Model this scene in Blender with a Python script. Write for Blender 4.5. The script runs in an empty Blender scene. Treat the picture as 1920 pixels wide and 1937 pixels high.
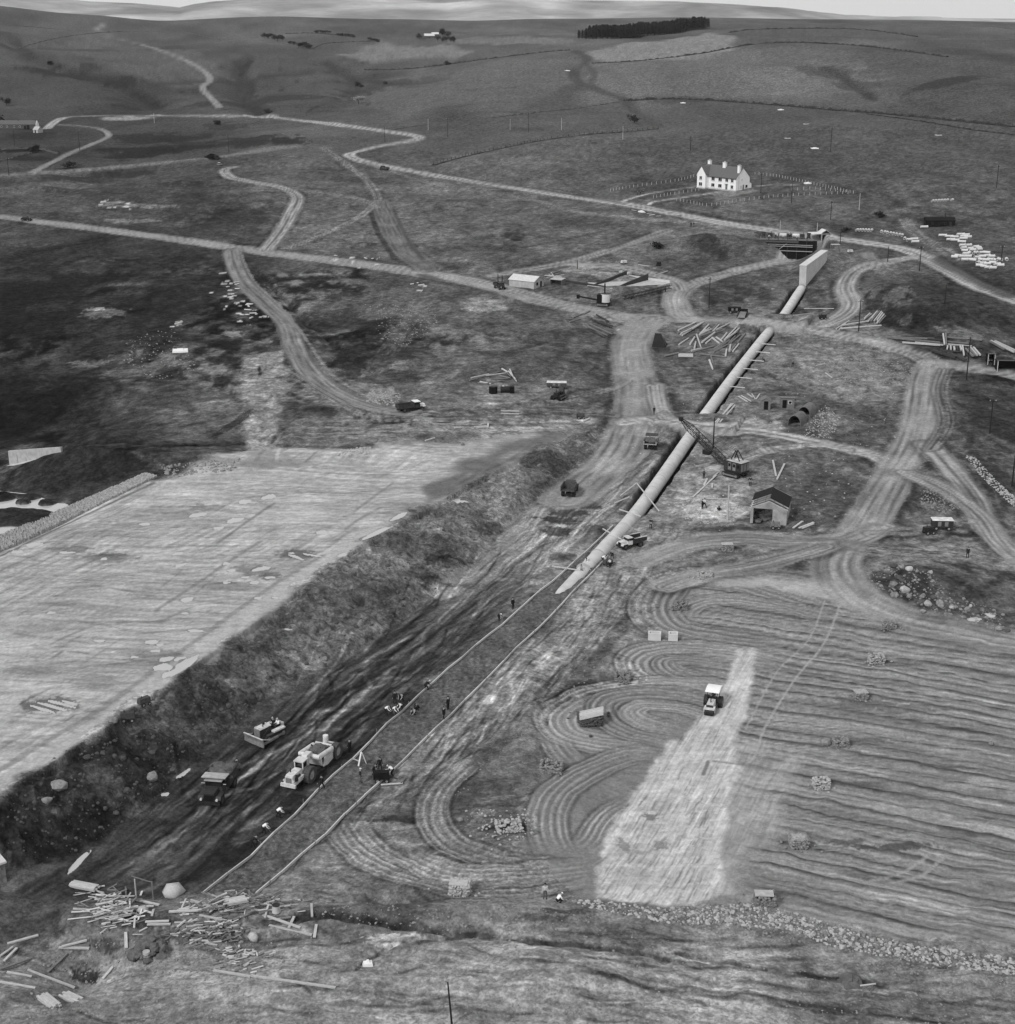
import bpy, math, random
import numpy as np
from mathutils import Vector, Matrix

# ------------------------------------------------------------------ camera, sky, sun, exposure
SC = bpy.context.scene
COL = SC.collection
F = 2813.0            # focal length in photo pixels (photo 1920 x 1937)
CAMH = 88.0
PITCH = math.atan((968.5 - 30.0) / F)
cam = bpy.data.cameras.new('camera')
cam.sensor_fit = 'VERTICAL'
cam.sensor_height = 36.0
cam.lens = 36.0 * F / 1937.0
cam.clip_start = 1.0
cam.clip_end = 40000.0
cam_ob = bpy.data.objects.new('camera', cam)
COL.objects.link(cam_ob)
cam_ob.location = (0, 0, CAMH)
cam_ob.rotation_euler = (math.pi / 2 - PITCH, 0, 0)
SC.camera = cam_ob

SUN_AZ = math.radians(-142)     # compass-like angle from +Y towards +X; the sun stands behind and left of the camera
SUN_EL = math.radians(38)
world = bpy.data.worlds.new('World')
SC.world = world
world.use_nodes = True
wn = world.node_tree
wn.nodes.clear()
sky = wn.nodes.new('ShaderNodeTexSky')
sky.sky_type = 'NISHITA'
sky.sun_disc = False
sky.sun_elevation = SUN_EL
sky.sun_rotation = SUN_AZ
sky.altitude = 300
sky.air_density = 1.0
sky.dust_density = 5.0
sky.ozone_density = 1.0
bw = wn.nodes.new('ShaderNodeRGBToBW')      # the photograph is monochrome
cloud = wn.nodes.new('ShaderNodeMixRGB')          # even cloud cover over the clear sky
cloud.inputs[0].default_value = .8
cloud.inputs[2].default_value = (7.6, 7.6, 7.6, 1)
bg = wn.nodes.new('ShaderNodeBackground')
bg.inputs['Strength'].default_value = 0.10
wo = wn.nodes.new('ShaderNodeOutputWorld')
wn.links.new(sky.outputs[0], bw.inputs[0])
wn.links.new(bw.outputs[0], cloud.inputs[1])
wn.links.new(cloud.outputs[0], bg.inputs['Color'])
wn.links.new(bg.outputs[0], wo.inputs['Surface'])
sun = bpy.data.lights.new('sun', 'SUN')
sun.energy = 1.8
sun.angle = math.radians(10)
sun.color = (1, 1, 1)
sun_ob = bpy.data.objects.new('sun', sun)
COL.objects.link(sun_ob)
sd = Vector((math.sin(SUN_AZ) * math.cos(SUN_EL), math.cos(SUN_AZ) * math.cos(SUN_EL), math.sin(SUN_EL)))
sun_ob.rotation_euler = (-sd).to_track_quat('-Z', 'Y').to_euler()
sun_ob.location = sd * 300
SC.view_settings.view_transform = 'Standard'
SC.view_settings.look = 'None'
SC.view_settings.gamma = 1.0
SC.view_settings.use_curve_mapping = False
SC.view_settings.exposure = 0.26
SC.cycles.max_bounces = 4
SC.cycles.diffuse_bounces = 2
SC.cycles.volume_bounces = 0
LUM = 1.2             # display value of a white surface under this light; tones below are divided by it

random.seed(7)
RNG = np.random.default_rng(7)

# ------------------------------------------------------------------ photo geometry
CP, SP = math.cos(PITCH), math.sin(PITCH)
def ray(px, py):
    xc = (px - 960.0) / F
    yc = -(py - 968.5) / F
    return xc, CP + yc * SP, -SP + yc * CP
def at_z(px, py, z):
    x, y, zz = ray(px, py)
    t = (z - CAMH) / zz
    return x * t, y * t
def project(X, Y, Z):
    dz = Z - CAMH
    zc = Y * CP - dz * SP
    yc = Y * SP + dz * CP
    return 960.0 + F * X / zc, 968.5 - F * yc / zc

# ------------------------------------------------------------------ noise
_R = RNG.random(65536).astype(np.float32)
def vn(x, y, seed=0):
    xi = np.floor(x).astype(np.int64); yi = np.floor(y).astype(np.int64)
    fx = (x - xi).astype(np.float32); fy = (y - yi).astype(np.float32)
    fx = fx * fx * (3 - 2 * fx); fy = fy * fy * (3 - 2 * fy)
    def h(a, b):
        k = (a * 374761393 + b * 668265263 + seed * 1442695041)
        k = (k ^ (k >> 13)) * 1274126177
        return _R[(k ^ (k >> 16)) & 65535]
    a = h(xi, yi); b = h(xi + 1, yi); c = h(xi, yi + 1); d = h(xi + 1, yi + 1)
    return ((a * (1 - fx) + b * fx) * (1 - fy) + (c * (1 - fx) + d * fx) * fy) * 2 - 1
def fbm(x, y, seed=0, octv=4, gain=0.5):
    s = 0; a = 1.0; n = 0
    for i in range(octv):
        s = s + a * vn(x * 2 ** i + 17.3 * i, y * 2 ** i - 9.1 * i, seed + i); n += a; a *= gain
    return s / n
def sstep(a, b, x):
    t = np.clip((x - a) / (b - a), 0, 1)
    return t * t * (3 - 2 * t)
def catmull(pts, n=5):
    P_ = [np.array(p, float) for p in pts]
    if len(P_) < 3: return [tuple(p) for p in P_]
    out = []
    for i in range(len(P_) - 1):
        p0 = P_[max(i - 1, 0)]; p1 = P_[i]; p2 = P_[i + 1]; p3 = P_[min(i + 2, len(P_) - 1)]
        for k in range(n):
            t = k / n
            out.append(tuple(0.5 * ((2 * p1) + (-p0 + p2) * t + (2 * p0 - 5 * p1 + 4 * p2 - p3) * t * t + (-p0 + 3 * p1 - 3 * p2 + p3) * t ** 3)))
    out.append(tuple(P_[-1]))
    return out
# ------------------------------------------------------------------ the land: one height field, fine near the works, coarser with distance
CTRL = [(100,1900,1.2),(500,1880,1.2),(960,1900,1.6),(1400,1900,1.2),(1850,1900,1),(700,1760,1.2),(1100,1760,1.2),
(200,1640,0),(700,1600,0),(1200,1600,0),(1800,1650,0),(450,1480,0),(1000,1300,0),(1500,1300,0),(1850,1300,.5),
(900,1120,.2),(1200,1000,.8),(1600,1000,2),(1880,1000,2),(1080,930,1.2),(1140,820,2.6),
(1250,780,3),(1600,760,4),(1880,760,4),(1300,600,6),(1600,600,8),(1880,600,9),(1000,650,5),(900,800,4.2),(1400,900,2),
(1450,450,12),(1880,480,13),(1600,420,13),(1300,430,11),(1370,355,15),(1850,350,18),
(0,930,1.0),(-60,960,.8),(150,980,3),(250,860,4.5),(250,750,4.5),(0,700,3),(400,600,5),(0,500,5),(700,600,5),(700,480,7),(400,450,6),(0,420,6),
(480,860,5),(650,840,5),(0,1100,5),(300,1100,5.5),(100,1300,5),
(1000,520,8),(1000,400,11),(700,370,10),(300,340,7),(0,330,6),(500,280,11),(200,260,9),(0,250,10),
(800,270,15),(1100,290,19),(1500,250,26),(1850,250,28),
(300,220,15),(600,220,18),(0,205,16),
(900,180,33),(1200,200,30),(1500,180,38),(1850,180,42),
(100,130,40),(350,130,38),(600,130,38),(900,120,46),(1200,110,54),(1500,100,60),(1850,110,58),
(200,70,62),(500,70,62),(800,75,60),(1150,73,64),(1500,60,70),(1850,70,66)]
SKY_NEAR = [(-400,8),(0,11),(100,23),(200,30),(300,39),(400,35),(520,31),(660,35),(800,37),(900,39),(1000,36),(1120,35),(1280,33),(1400,34),(1500,36),(1650,37),(1800,39),(1920,42),(2300,46)]
SKY_FAR = [(-400,-12),(0,-8),(140,0),(170,3),(250,6),(300,10),(340,14),(365,8),(400,3),(470,-2),(700,-3),(920,1),(1090,1),(1280,3),(1400,9),(1500,18),(1600,28),(1700,32),(1800,34),(2300,40)]
RIDGE_D, FAR_D = 2400.0, 7600.0
pts = []
for px, py, z in CTRL:
    x, y = at_z(px, py, z); pts.append((math.atan2(x, y), math.log(math.hypot(x, y)), z))
def az_of(px, py):
    x, y, z = ray(px, py); return math.atan2(x, y), z / math.hypot(x, y)
near_az, near_z = [], []
for px, py in SKY_NEAR:
    a, s = az_of(px, py); near_az.append(a); near_z.append(CAMH + s * RIDGE_D)
    pts.append((a, math.log(RIDGE_D), CAMH + s * RIDGE_D))
far_az, far_z = [], []
for px, py in SKY_FAR:
    a, s = az_of(px, py); far_az.append(a); far_z.append(CAMH + s * FAR_D)
for a in (-.7, .7):                                    # tame the sides beyond the frame
    for d, z in ((90,1),(170,1),(300,3),(520,10),(800,20),(1200,45),(1700,66),(RIDGE_D,86)): pts.append((a, math.log(d), z))
for a in (-.3, 0, .3): pts.append((a, math.log(60), 1.0))
C_ = np.array(pts)
KA = 2.2
def tps_fit(c):
    n = len(c); U = np.column_stack([c[:, 0] * KA, c[:, 1]])
    r = np.linalg.norm(U[:, None] - U[None], axis=2)
    K = np.where(r > 0, r * r * np.log(r + 1e-12), 0) + np.eye(n) * 2e-4
    Pm = np.column_stack([np.ones(n), U])
    A = np.block([[K, Pm], [Pm.T, np.zeros((3, 3))]])
    return U, np.linalg.solve(A, np.concatenate([c[:, 2], np.zeros(3)]))
TU, TW = tps_fit(C_)
def base_h(az, d):
    az = np.asarray(az, np.float32); u = az * KA; v = np.log(np.minimum(d, RIDGE_D)).astype(np.float32)
    z = TW[-3] + TW[-2] * u + TW[-1] * v
    for (a, b), w in zip(TU.astype(np.float32), TW):
        r2 = (u - a) ** 2 + (v - b) ** 2 + 1e-12
        z = z + np.float32(0.5 * w) * r2 * np.log(r2)
    return z
# rows: equal steps of the view angle down to the ground along the middle of the valley
dd = np.exp(np.linspace(math.log(80), math.log(RIDGE_D), 4000))
zc = base_h(np.full(4000, .05), dd)
th = np.arctan2(CAMH - zc, dd)
step = np.maximum(-np.gradient(th), .02 * np.abs(np.gradient(np.log(dd))))
cum = np.concatenate([[0], np.cumsum(step[:-1])])
NR1 = 1015
D_ROWS = np.interp(np.linspace(0, cum[-1], NR1), cum, dd)
D_ROWS = np.concatenate([D_ROWS, np.linspace(RIDGE_D + 60, 4300, 6), np.linspace(4450, FAR_D, 40), [FAR_D + 300, FAR_D + 1200, FAR_D + 3500]])
AZ_IN = np.linspace(-.405, .405, 1120)
AZ_OUT = np.linspace(.41, .72, 30)
AZS = np.concatenate([-AZ_OUT[::-1], AZ_IN, AZ_OUT])
NR, NC = len(D_ROWS), len(AZS)
AZ = np.repeat(AZS[None, :], NR, 0).ravel()
D = np.repeat(D_ROWS[:, None], NC, 1).ravel()
X = D * np.sin(AZ); Y = D * np.cos(AZ)
Z = base_h(AZ, D).astype(np.float64)
DROW = np.repeat(np.gradient(D_ROWS)[:, None], NC, 1).ravel(); DCOL = D * (.81 / 1120)
# rolling relief of the hills
hill = sstep(420, 900, D) * (1 - sstep(2000, RIDGE_D, D))
Z += hill * (fbm(X / 170, Y / 230, 3, 4) * 7.5 + fbm(X / 60, Y / 90, 9, 3) * 2.4 + fbm(X / 22, Y / 30, 11, 3) * .7)
fz = np.interp(AZ, far_az, far_z)
beyond = D > RIDGE_D
drop = sstep(RIDGE_D, 3600, D)
rise = sstep(4300, FAR_D, D) ** .85
Z = np.where(beyond, (1 - drop) * Z + drop * (20 + (fz - 20) * rise), Z)
rel = fbm(X / 420, Y / 700, 21, 5)
Z += np.where(D > 4300, rel * 26 * sstep(4300, 5200, D) * (1 - sstep(FAR_D - 900, FAR_D, D)), 0)
Z = np.where(D > FAR_D + 200, Z - (D - FAR_D) * .03, Z)

def unproj(px, py, dz=0.0):
    x, y, zz = ray(px, py)
    a = math.atan2(x, y); s = zz / math.hypot(x, y)
    ci = np.interp(a, AZS, np.arange(NC)); c0 = min(int(ci), NC - 2); f = ci - c0
    Zg = Z.reshape(NR, NC)
    prof = Zg[:, c0] * (1 - f) + Zg[:, c0 + 1] * f + dz
    diff = CAMH + s * D_ROWS - prof
    k = np.nonzero(diff < 0)[0]
    if len(k) == 0: r = D_ROWS[-1]
    elif k[0] == 0: r = D_ROWS[0]
    else:
        i = k[0]; t = diff[i - 1] / (diff[i - 1] - diff[i]); r = D_ROWS[i - 1] + t * (D_ROWS[i] - D_ROWS[i - 1])
    return r * math.sin(a), r * math.cos(a)
def height(x, y):
    a = math.atan2(x, y); d = math.hypot(x, y)
    ci = min(max(np.interp(a, AZS, np.arange(NC)), 0), NC - 1.001); ri = min(max(np.interp(d, D_ROWS, np.arange(NR)), 0), NR - 1.001)
    c0, r0 = int(ci), int(ri); fc, fr = ci - c0, ri - r0
    Zg = Z.reshape(NR, NC)
    return float((Zg[r0, c0] * (1 - fc) + Zg[r0, c0 + 1] * fc) * (1 - fr) + (Zg[r0 + 1, c0] * (1 - fc) + Zg[r0 + 1, c0 + 1] * fc) * fr)
def near_idx(P2, m):
    P2 = np.asarray(P2); d = np.hypot(P2[:, 0], P2[:, 1]); a = np.arctan2(P2[:, 0], P2[:, 1])
    
    seg = np.vstack([P2, P2[:1]]); mids = np.concatenate([seg[:-1] * (1 - t_) + seg[1:] * t_ for t_ in (.25, .5, .75)]); d = np.append(d, np.hypot(mids[:, 0], mids[:, 1]))
    r0, r1 = np.searchsorted(D_ROWS, [d.min() - m - 2, d.max() + m + 2]); g = m / max(d.min() - m, 20)
    c0, c1 = np.searchsorted(AZS, [a.min() - g, a.max() + g])
    ii = (np.arange(max(r0 - 1, 0), min(r1 + 1, NR))[:, None] * NC + np.arange(max(c0 - 1, 0), min(c1 + 1, NC))[None, :]).ravel()
    return ii[(X[ii] > P2[:, 0].min() - m) & (X[ii] < P2[:, 0].max() + m) & (Y[ii] > P2[:, 1].min() - m) & (Y[ii] < P2[:, 1].max() + m)]
def line_dist(P2, m, idx=None):
    """distance (signed: + on the right), arc length along a world polyline, for grid points within m"""
    P2 = np.asarray(P2, float)
    if idx is None: idx = near_idx(P2, m)
    x = X[idx]; y = Y[idx]
    best = np.full(len(idx), 1e9); nr = np.zeros(len(idx)); sl = np.zeros(len(idx)); sg = np.ones(len(idx)); acc = 0.0
    for (ax, ay), (bx, by) in zip(P2[:-1], P2[1:]):
        L = math.hypot(bx - ax, by - ay)
        if L < 1e-6: continue
        w = np.nonzero((x > min(ax, bx) - m) & (x < max(ax, bx) + m) & (y > min(ay, by) - m) & (y < max(ay, by) + m))[0]
        if len(w):
            ux, uy = (bx - ax) / L, (by - ay) / L
            qx, qy = x[w] - ax, y[w] - ay
            t = np.clip(qx * ux + qy * uy, 0, L)
            d = np.hypot(qx - t * ux, qy - t * uy)
            side = qx * uy - qy * ux
            k = d < best[w]
            kk = w[k]
            best[kk] = d[k]; sl[kk] = acc + t[k]; sg[kk] = np.where(side[k] >= 0, 1, -1)
            nr[kk] = np.abs(uy * x[kk] - ux * y[kk]) / (np.hypot(x[kk], y[kk]) + 1e-9)
        acc += L
    ok = best < m
    global LINE_CELL
    q = idx[ok]; LINE_CELL = .75 * np.hypot(DROW[q] * nr[ok], DCOL[q] * np.sqrt(1 - np.minimum(nr[ok], 1) ** 2))
    return idx[ok], best[ok] * sg[ok], sl[ok]
def inside(P2, x, y):
    P2 = np.asarray(P2, float); r = np.zeros(len(x), bool)
    j = len(P2) - 1
    for i in range(len(P2)):
        xi, yi = P2[i]; xj, yj = P2[j]
        if yi != yj:
            c = ((yi > y) != (yj > y)) & (x < (xj - xi) * (y - yi) / (yj - yi) + xi)
            r ^= c
        j = i
    return r
def poly_mask(P2, feather, wob=0.0, wl=6.0, seed=0):
    """soft mask (0..1) inside a world polygon, with an uneven edge"""
    P2 = np.asarray(P2, float); m = feather * 2 + abs(wob) + .5
    idx = near_idx(P2, m)
    ins = inside(P2, X[idx], Y[idx])
    cl = np.vstack([P2, P2[:1]])
    sd = np.where(ins, 1e3, -1e3)
    ii, dd_, _ = line_dist(cl, max(m, feather * 2 + abs(wob) * 2), idx)
    pos = np.searchsorted(idx, ii)
    sd[pos] = np.where(ins[pos], 1, -1) * np.abs(dd_)
    if wob: sd = sd + wob * fbm(X[idx] / wl, Y[idx] / wl, seed, 3) * 2
    mk = sstep(-feather, feather, sd)
    k = mk > 0
    return idx[k], mk[k]
def UL(pl, n=5, smooth=True):
    """photo polyline -> world polyline on the land"""
    q = catmull(pl, n) if smooth else pl
    return np.array([unproj(a, b) for a, b in q])
def bump(px, py, rx, ry, h, rot=0.0, p=1.0):
    cx, cy = unproj(px, py)
    c, s = math.cos(rot), math.sin(rot)
    u = ((X - cx) * c + (Y - cy) * s) / rx; v = (-(X - cx) * s + (Y - cy) * c) / ry
    q = u * u + v * v
    k = q < 6
    n = 1 + .35 * fbm(X[k] / 6, Y[k] / 6, int(px), 3)
    Z[k] += h * np.exp(-(q[k] * n) ** p * 1.2)

# ---- the raised clay platform and the cutting beside it
CREST = [(-60,1543,6.6),(0,1503,6.6),(100,1440,6.5),(200,1375,6.4),(290,1312,6.2),(400,1235,6.0),(520,1150,5.8),(650,1052,5.5),(760,985,5.3),(850,935,5.0),(950,880,4.7),(1040,838,4.3),(1115,806,3.8)]
FOOT = [(-60,1700,0),(100,1642,0),(200,1590,0),(320,1500,0),(430,1400,0),(550,1315,0),(680,1240,.1),(800,1150,.2),(900,1060,.4),(960,1000,.7),(1020,940,1),(1075,905,1.2),(1115,865,1.7),(1135,825,2.6),(1142,806,3.1)]
def sm3(c, n=4):
    return [(a, b, z) for a, b, z in catmull(c, n)]
crest = np.array([at_z(a, b, z) for a, b, z in sm3(CREST)])
foot = np.array([at_z(a, b, z) for a, b, z in sm3(FOOT)])
pad_out = np.array([at_z(a, b, 5.2) for a, b in [(1115,806),(1000,800),(880,822),(700,838),(545,846),(470,852),(430,872),(300,897),(270,893),(130,950),(0,1008),(-90,1045)]])
pad_poly = np.vstack([crest, pad_out, [[-240, 230], [-240, 100]]])
slope_poly = np.vstack([crest, foot[::-1]])
idx = near_idx(np.vstack([pad_poly, slope_poly]), 30)
xi, yi = X[idx], Y[idx]
in_pad = inside(pad_poly, xi, yi); in_sl = inside(slope_poly, xi, yi)
def absdist(P2, m):
    r = np.full(len(idx), m * 1.0); ii, d_, _ = line_dist(P2, m, idx); r[np.searchsorted(idx, ii)] = np.abs(d_); return r
dE = absdist(crest, 60.0); dF = absdist(foot, 60.0); dO = absdist(pad_out, 60.0)
rag = .9 + .5 * fbm(xi / 7, yi / 7, 31, 3)
t = np.where(in_pad, 1.0, np.where(in_sl, np.clip(dF / (dE + dF + 1e-6) * rag, 0, 1), 0.0))
t = np.where(in_sl, t ** .9, t)
lvl = 3.9 + 2.7 * sstep(330, 110, yi)
tt = np.where(in_pad, sstep(0, 14, dO) , t)
pad_slope_t = t
ed0 = crest[20] - crest[8]; ed0 /= np.linalg.norm(ed0)
Z[idx] += tt * (np.maximum(lvl, Z[idx]) - Z[idx])
# away from the crest the natural ground under the cut floor stays at its own level
cut_near = np.where(~in_pad & in_sl, 1, 0)
sl_m = cut_near * np.minimum(1, np.minimum(dE, dF) / 1.5)
clod = 1 - 2 * np.abs(fbm(xi / 3.2, yi / 3.2, 45, 4))
Z[idx] += sl_m * (fbm(xi / 6, yi / 6, 41, 4) * .9 + (clod - .4) * .55 + fbm(xi / 1.3, yi / 1.3, 43, 3) * .3)
ru = xi * ed0[1] * -1 + yi * ed0[0]; rv = xi * ed0[0] + yi * ed0[1]
Z[idx] -= sl_m * sstep(700, 350, 960 + 0 * xi + F * xi / yi * .94) * .8 * np.maximum(0, vn(rv / 2.6 + .25 * vn(ru / 4, rv / 3, 47), ru / 30, 48)) ** .8

# ---- spoil heaps, banks and hollows
for b in [(1335,462,15,12,3.6),(1400,478,16,9,2.6),(1245,470,14,6,1.0),(1190,556,16,9,2.2),(1150,525,10,6,1.5),(1690,560,12,16,2.6),(1790,590,16,16,2.4),(1820,640,9,10,1.6),
          (230,862,13,9,3.2),(130,880,12,9,2.6),(390,872,14,7,1.5),(40,800,22,16,-3.2),(120,840,14,8,-1.6),(1010,690,15,14,1.6),(640,600,16,18,-1.8),(760,620,10,16,.9),(300,660,18,14,1.3),
          (1520,860,14,14,.9),(1850,810,14,22,1.4),(1880,900,16,14,1.2),(1790,1110,15,15,1.5),(1700,1090,6,8,.8),(1150,855,8,12,.8),(610,776,8,3,1.0),(900,852,8,2.5,.7),(670,862,7,2.5,.8),(760,855,5,3,.5),
          (1150,1180,4,16,.5),(1000,1330,2.0,22,.7),(250,290,25,14,-4),(330,265,28,10,-3),(160,330,18,8,-2),(520,265,26,14,2.2),(330,350,22,6,2.0),(60,360,24,7,2.2),
          (960,1560,3.5,3.5,.4),(640,1745,22,2.6,1.4),(300,1740,12,6,1.4),(1000,1735,10,3,.7),(150,1830,4,4,-2.4),(30,1780,5,6,-1.2),(720,1700,7,1.6,-1.1),(900,1690,5,2,-.5),(1000,1850,9,5,.6),(1180,1850,14,4,.5),(560,1860,16,4,.5),(300,1880,12,4,.4),
          (1640,500,9,9,1.2)]:
    bump(*b)
# excavation for the valve house, open towards the works
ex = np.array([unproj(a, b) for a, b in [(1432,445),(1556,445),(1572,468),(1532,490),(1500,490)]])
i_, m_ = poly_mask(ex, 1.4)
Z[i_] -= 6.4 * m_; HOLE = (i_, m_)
# gullies in the hills
for pl, w, dpt in [([(470,110),(450,140),(468,165),(462,190),(500,215)],14,5),([(20,75),(60,110),(140,135),(220,160),(262,180),(300,205)],16,5),
                   ([(600,115),(650,140),(670,160),(655,185)],14,4),([(1560,130),(1600,155),(1650,185)],10,2.5),([(870,95),(830,120),(690,135)],12,3),([(1085,110),(1100,140),(1180,180),(1225,235)],7,2)]:
    i_, d_, _ = line_dist(UL(pl), w * 2.2); Z[i_] -= dpt * np.exp(-(d_ / w) ** 2 * 1.5)
# dry ditches and cut edges near by
DITCH = [([(480,505),(530,560),(600,625),(660,675),(715,703)],1.1,1.0),([(165,842),(300,842),(462,840)],1.0,.9),([(525,842),(600,846),(680,846)],.8,.6),
         ([(500,1745),(640,1735),(760,1758),(850,1768),(900,1770),(950,1776),(1010,1783),(1100,1792),(1200,1805),(1290,1820)],.38,.6),
         ([(1430,700),(1480,718),(1530,738),(1560,752)],.8,.8),([(570,1725),(760,1758)],.4,.4),([(900,1770),(760,1790),(700,1815),(675,1835)],.3,.4),([(1280,1805),(1400,1828),(1560,1850),(1640,1858)],.35,.4)]
for pl, w, dpt in DITCH:
    i_, d_, s_ = line_dist(UL(pl), w * 4); w2 = w * (1 + .5 * vn(s_ / 2.5, s_ * 0, 71)); d_ = d_ + .6 * w * fbm(X[i_] / 2, Y[i_] / 2, 73, 2)
    Z[i_] -= dpt * (.75 + .4 * vn(s_ / 4, s_ * 0, 75)) * np.exp(-(d_ / w2) ** 2)

# ---- culvert: centre line, trench beside it, ground banked up over it where tracks cross
CUL_PX = [(1026,1150),(1100,1080),(1192,983),(1250,905),(1312,815),(1330,790),(1390,708),(1456,624),(1478,602),(1517,543)]
cul = np.array([unproj(a, b) for a, b in CUL_PX])
cul_d = cul[3] - cul[1]; cul_d /= np.linalg.norm(cul_d)
i_, d_, s_ = line_dist(catmull(cul, 6), 9.0)
clen = np.concatenate([[0], np.cumsum(np.linalg.norm(np.diff(np.array(catmull(cul, 6)), axis=0), axis=1))])
s_at = lambda k: clen[k * 6]
tr = sstep(s_at(2) - 2, s_at(2) + 18, s_) * (1 - sstep(s_at(9) - 3, s_at(9), s_))
jag = 1 + .16 * fbm(X[i_] / 2.2, Y[i_] / 2.2, 77, 4)
left = np.where(d_ < 0, 2.7, 2.1) * jag
trench_i, trench_m = i_, tr * (1 - sstep(left - .4, left + .25, np.abs(d_)))
CUL_BASE = Z.copy()
Z[i_] -= 2.7 * trench_m
cross = []
for k0, k1 in ((4, 5), (7, 8)):
    c = (s_at(k0) + s_at(k1)) / 2; w = (s_at(k1) - s_at(k0)) / 2
    m = 1 - sstep(w - .5, w + 2.0, np.abs(s_ - c))
    Z[i_] = Z[i_] * (1 - m) + (CUL_BASE[i_] + 1.15) * m
    m2 = m * (1 - sstep(4, 9, np.abs(d_)))
    cross.append(m2); trench_m = trench_m * (1 - m)

# fine relief everywhere on the works and the near ground
rough = (1 - sstep(300, 900, D)) 
keep = np.ones(len(X)); keep[idx] = np.where(in_pad, .25, 1)
Z += rough * keep * (fbm(X / 4.5, Y / 4.5, 51, 4) * .30 + fbm(X / 18, Y / 18, 55, 3) * .40 + .22 * np.maximum(0, fbm(X / 2.4, Y / 2.4, 57, 3)))
fg = sstep(178, 150, D)
Z += fg * (fbm(X / 2.2, Y / 2.2, 61, 4) * .22 + np.maximum(0, fbm(X / 7, Y / 3, 62, 3)) * .5)
# ---- bank behind the headwall, pools and puddles
i_, d_, s_ = line_dist(np.array([cul[9], unproj(1562, 486)]), 12.0)
hw = height(*cul[9]); hl = s_.max() + 1e-6
Z[i_] = Z[i_] + (np.maximum(Z[i_], hw + 4.6 * np.clip(s_ / hl, 0, 1) ** .8) - Z[i_]) * (1 - sstep(2, 9, np.abs(d_)))
WATER_SHEETS = []
def puddle(px, py, rx, ry, slope=0.0, nm='puddle', seed=0):
    c = np.array(unproj(px, py)); ax_ = np.array(unproj(px + rx, py + rx * slope)) - c; bx_ = (np.array(unproj(px, py - ry)) - np.array(unproj(px, py + ry))) / 2
    ra, rb = np.linalg.norm(ax_), max(.35, np.linalg.norm(bx_)); ua = ax_ / ra; un = np.array([-ua[1], ua[0]])
    i = near_idx(np.array([c - ra * 1.6, c + ra * 1.6]), rb * 1.6)
    p = (X[i] - c[0]) * ua[0] + (Y[i] - c[1]) * ua[1]; q = (X[i] - c[0]) * un[0] + (Y[i] - c[1]) * un[1]
    r = np.hypot(p / ra, q / rb) + .35 * fbm(p / (ra * .5), q / (rb * .5), int(px) + seed, 3)
    lv = height(*c) - .03
    m = 1 - sstep(.75, 1.05, r); Z[i] = Z[i] * (1 - m) + (lv - .12) * m
    rim = (1 - sstep(1.0, 1.7, r)) * (1 - m); Z[i] = Z[i] * (1 - rim) + np.maximum(Z[i], lv + .05) * rim
    n = 22; q = []
    for k in range(n):
        a = 2 * math.pi * k / n; w = 1.05 + .18 * math.sin(a * 3 + px) + .1 * math.sin(a * 5 + py); q.append(tuple(c + ua * ra * w * math.cos(a) + un * rb * w * math.sin(a)))
    WATER_SHEETS.append((q, lv, nm))
    PUD_WET.append((i, np.clip(1.35 - r, 0, 1)))
PUD_WET = []
for p_ in [(374,974,17,4,-.2),(274,991,11,3),(413,999,11,3),(444,984,13,4,-.4),(508,940,14,4,-.3),(463,949,12,4,-.3),(608,1007,13,4,-.1),(337,1047,11,3,-.2),(354,1134,11,4,-.4),(341,1069,12,2.5,-.3),(197,1057,7,2.5),(428,1066,7,3),(494,1076,18,3.5,-.2),(481,1102,12,3),(511,1092,11,2.5),(464,1092,8,2),(438,1079,9,2.5),(428,1102,8,2),(561,1054,16,1.6,.35),(591,1050,20,1.4,.15),(551,1046,7,1.5),(287,1214,14,4.5),(303,1220,8,2.5),(294,1231,12,2.5),(317,1246,17,4.5,-.2),(341,1247,13,5,-.3),(371,1193,18,2.6,.05),(97,1159,9,2.5),(488,1131,8,3),(67,1030,20,2.5,-.2),(127,1045,17,2.2),(33,1044,12,2),(80,1341,27,2.2,.32),(98,1336,34,2.0,.3),(115,1331,30,1.9,.28),(131,1329,17,1.8,.25),(340,1262,34,6,-.62),(308,1262,14,7,-.4),(712,1008,32,2.6,-.45),(754,977,15,2.6,-.5),(867,950,9,3,-.9),(647,1050,9,2.4,-.4),(147,1632,20,5,-.9),(312,1502,9,4),(346,1463,15,4,-.7),(1842,1171,16,5,-.1),(1874,1163,10,6),(188,1212,12,2.2),(254,1243,10,2),(545,1190,9,2,-.2),(350,1160,8,2),(520,1130,8,2)]:
    puddle(*p_)
# the stream pool below the pitched stone strip
pool = np.array([unproj(a, b) for a, b in [(-90,945),(0,938),(60,938),(108,952),(134,950),(148,963),(100,985),(60,996),(-90,1030)]])
pool_lv = height(*unproj(112, 965)) - .2
pool_i, pool_m = poly_mask(pool, 2.5, 1.5, 9, 77)
isl = np.zeros(len(pool_i))
for a, b, ra, rb in [(45,936,24,5),(55,944,22,5),(44,957,12,3),(92,953,14,6),(30,985,64,14),(8,948,22,8),(70,985,30,9)]:
    c = np.array(unproj(a, b)); e = np.array(unproj(a + ra, b)); f = (np.array(unproj(a, b - rb)) - np.array(unproj(a, b + rb))) / 2
    isl = np.maximum(isl, 1.42 - np.hypot((X[pool_i] - c[0]) / np.linalg.norm(e - c), (Y[pool_i] - c[1]) / np.linalg.norm(f)) + .3 * fbm(X[pool_i] / 4, Y[pool_i] / 7, 79, 3))
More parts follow.
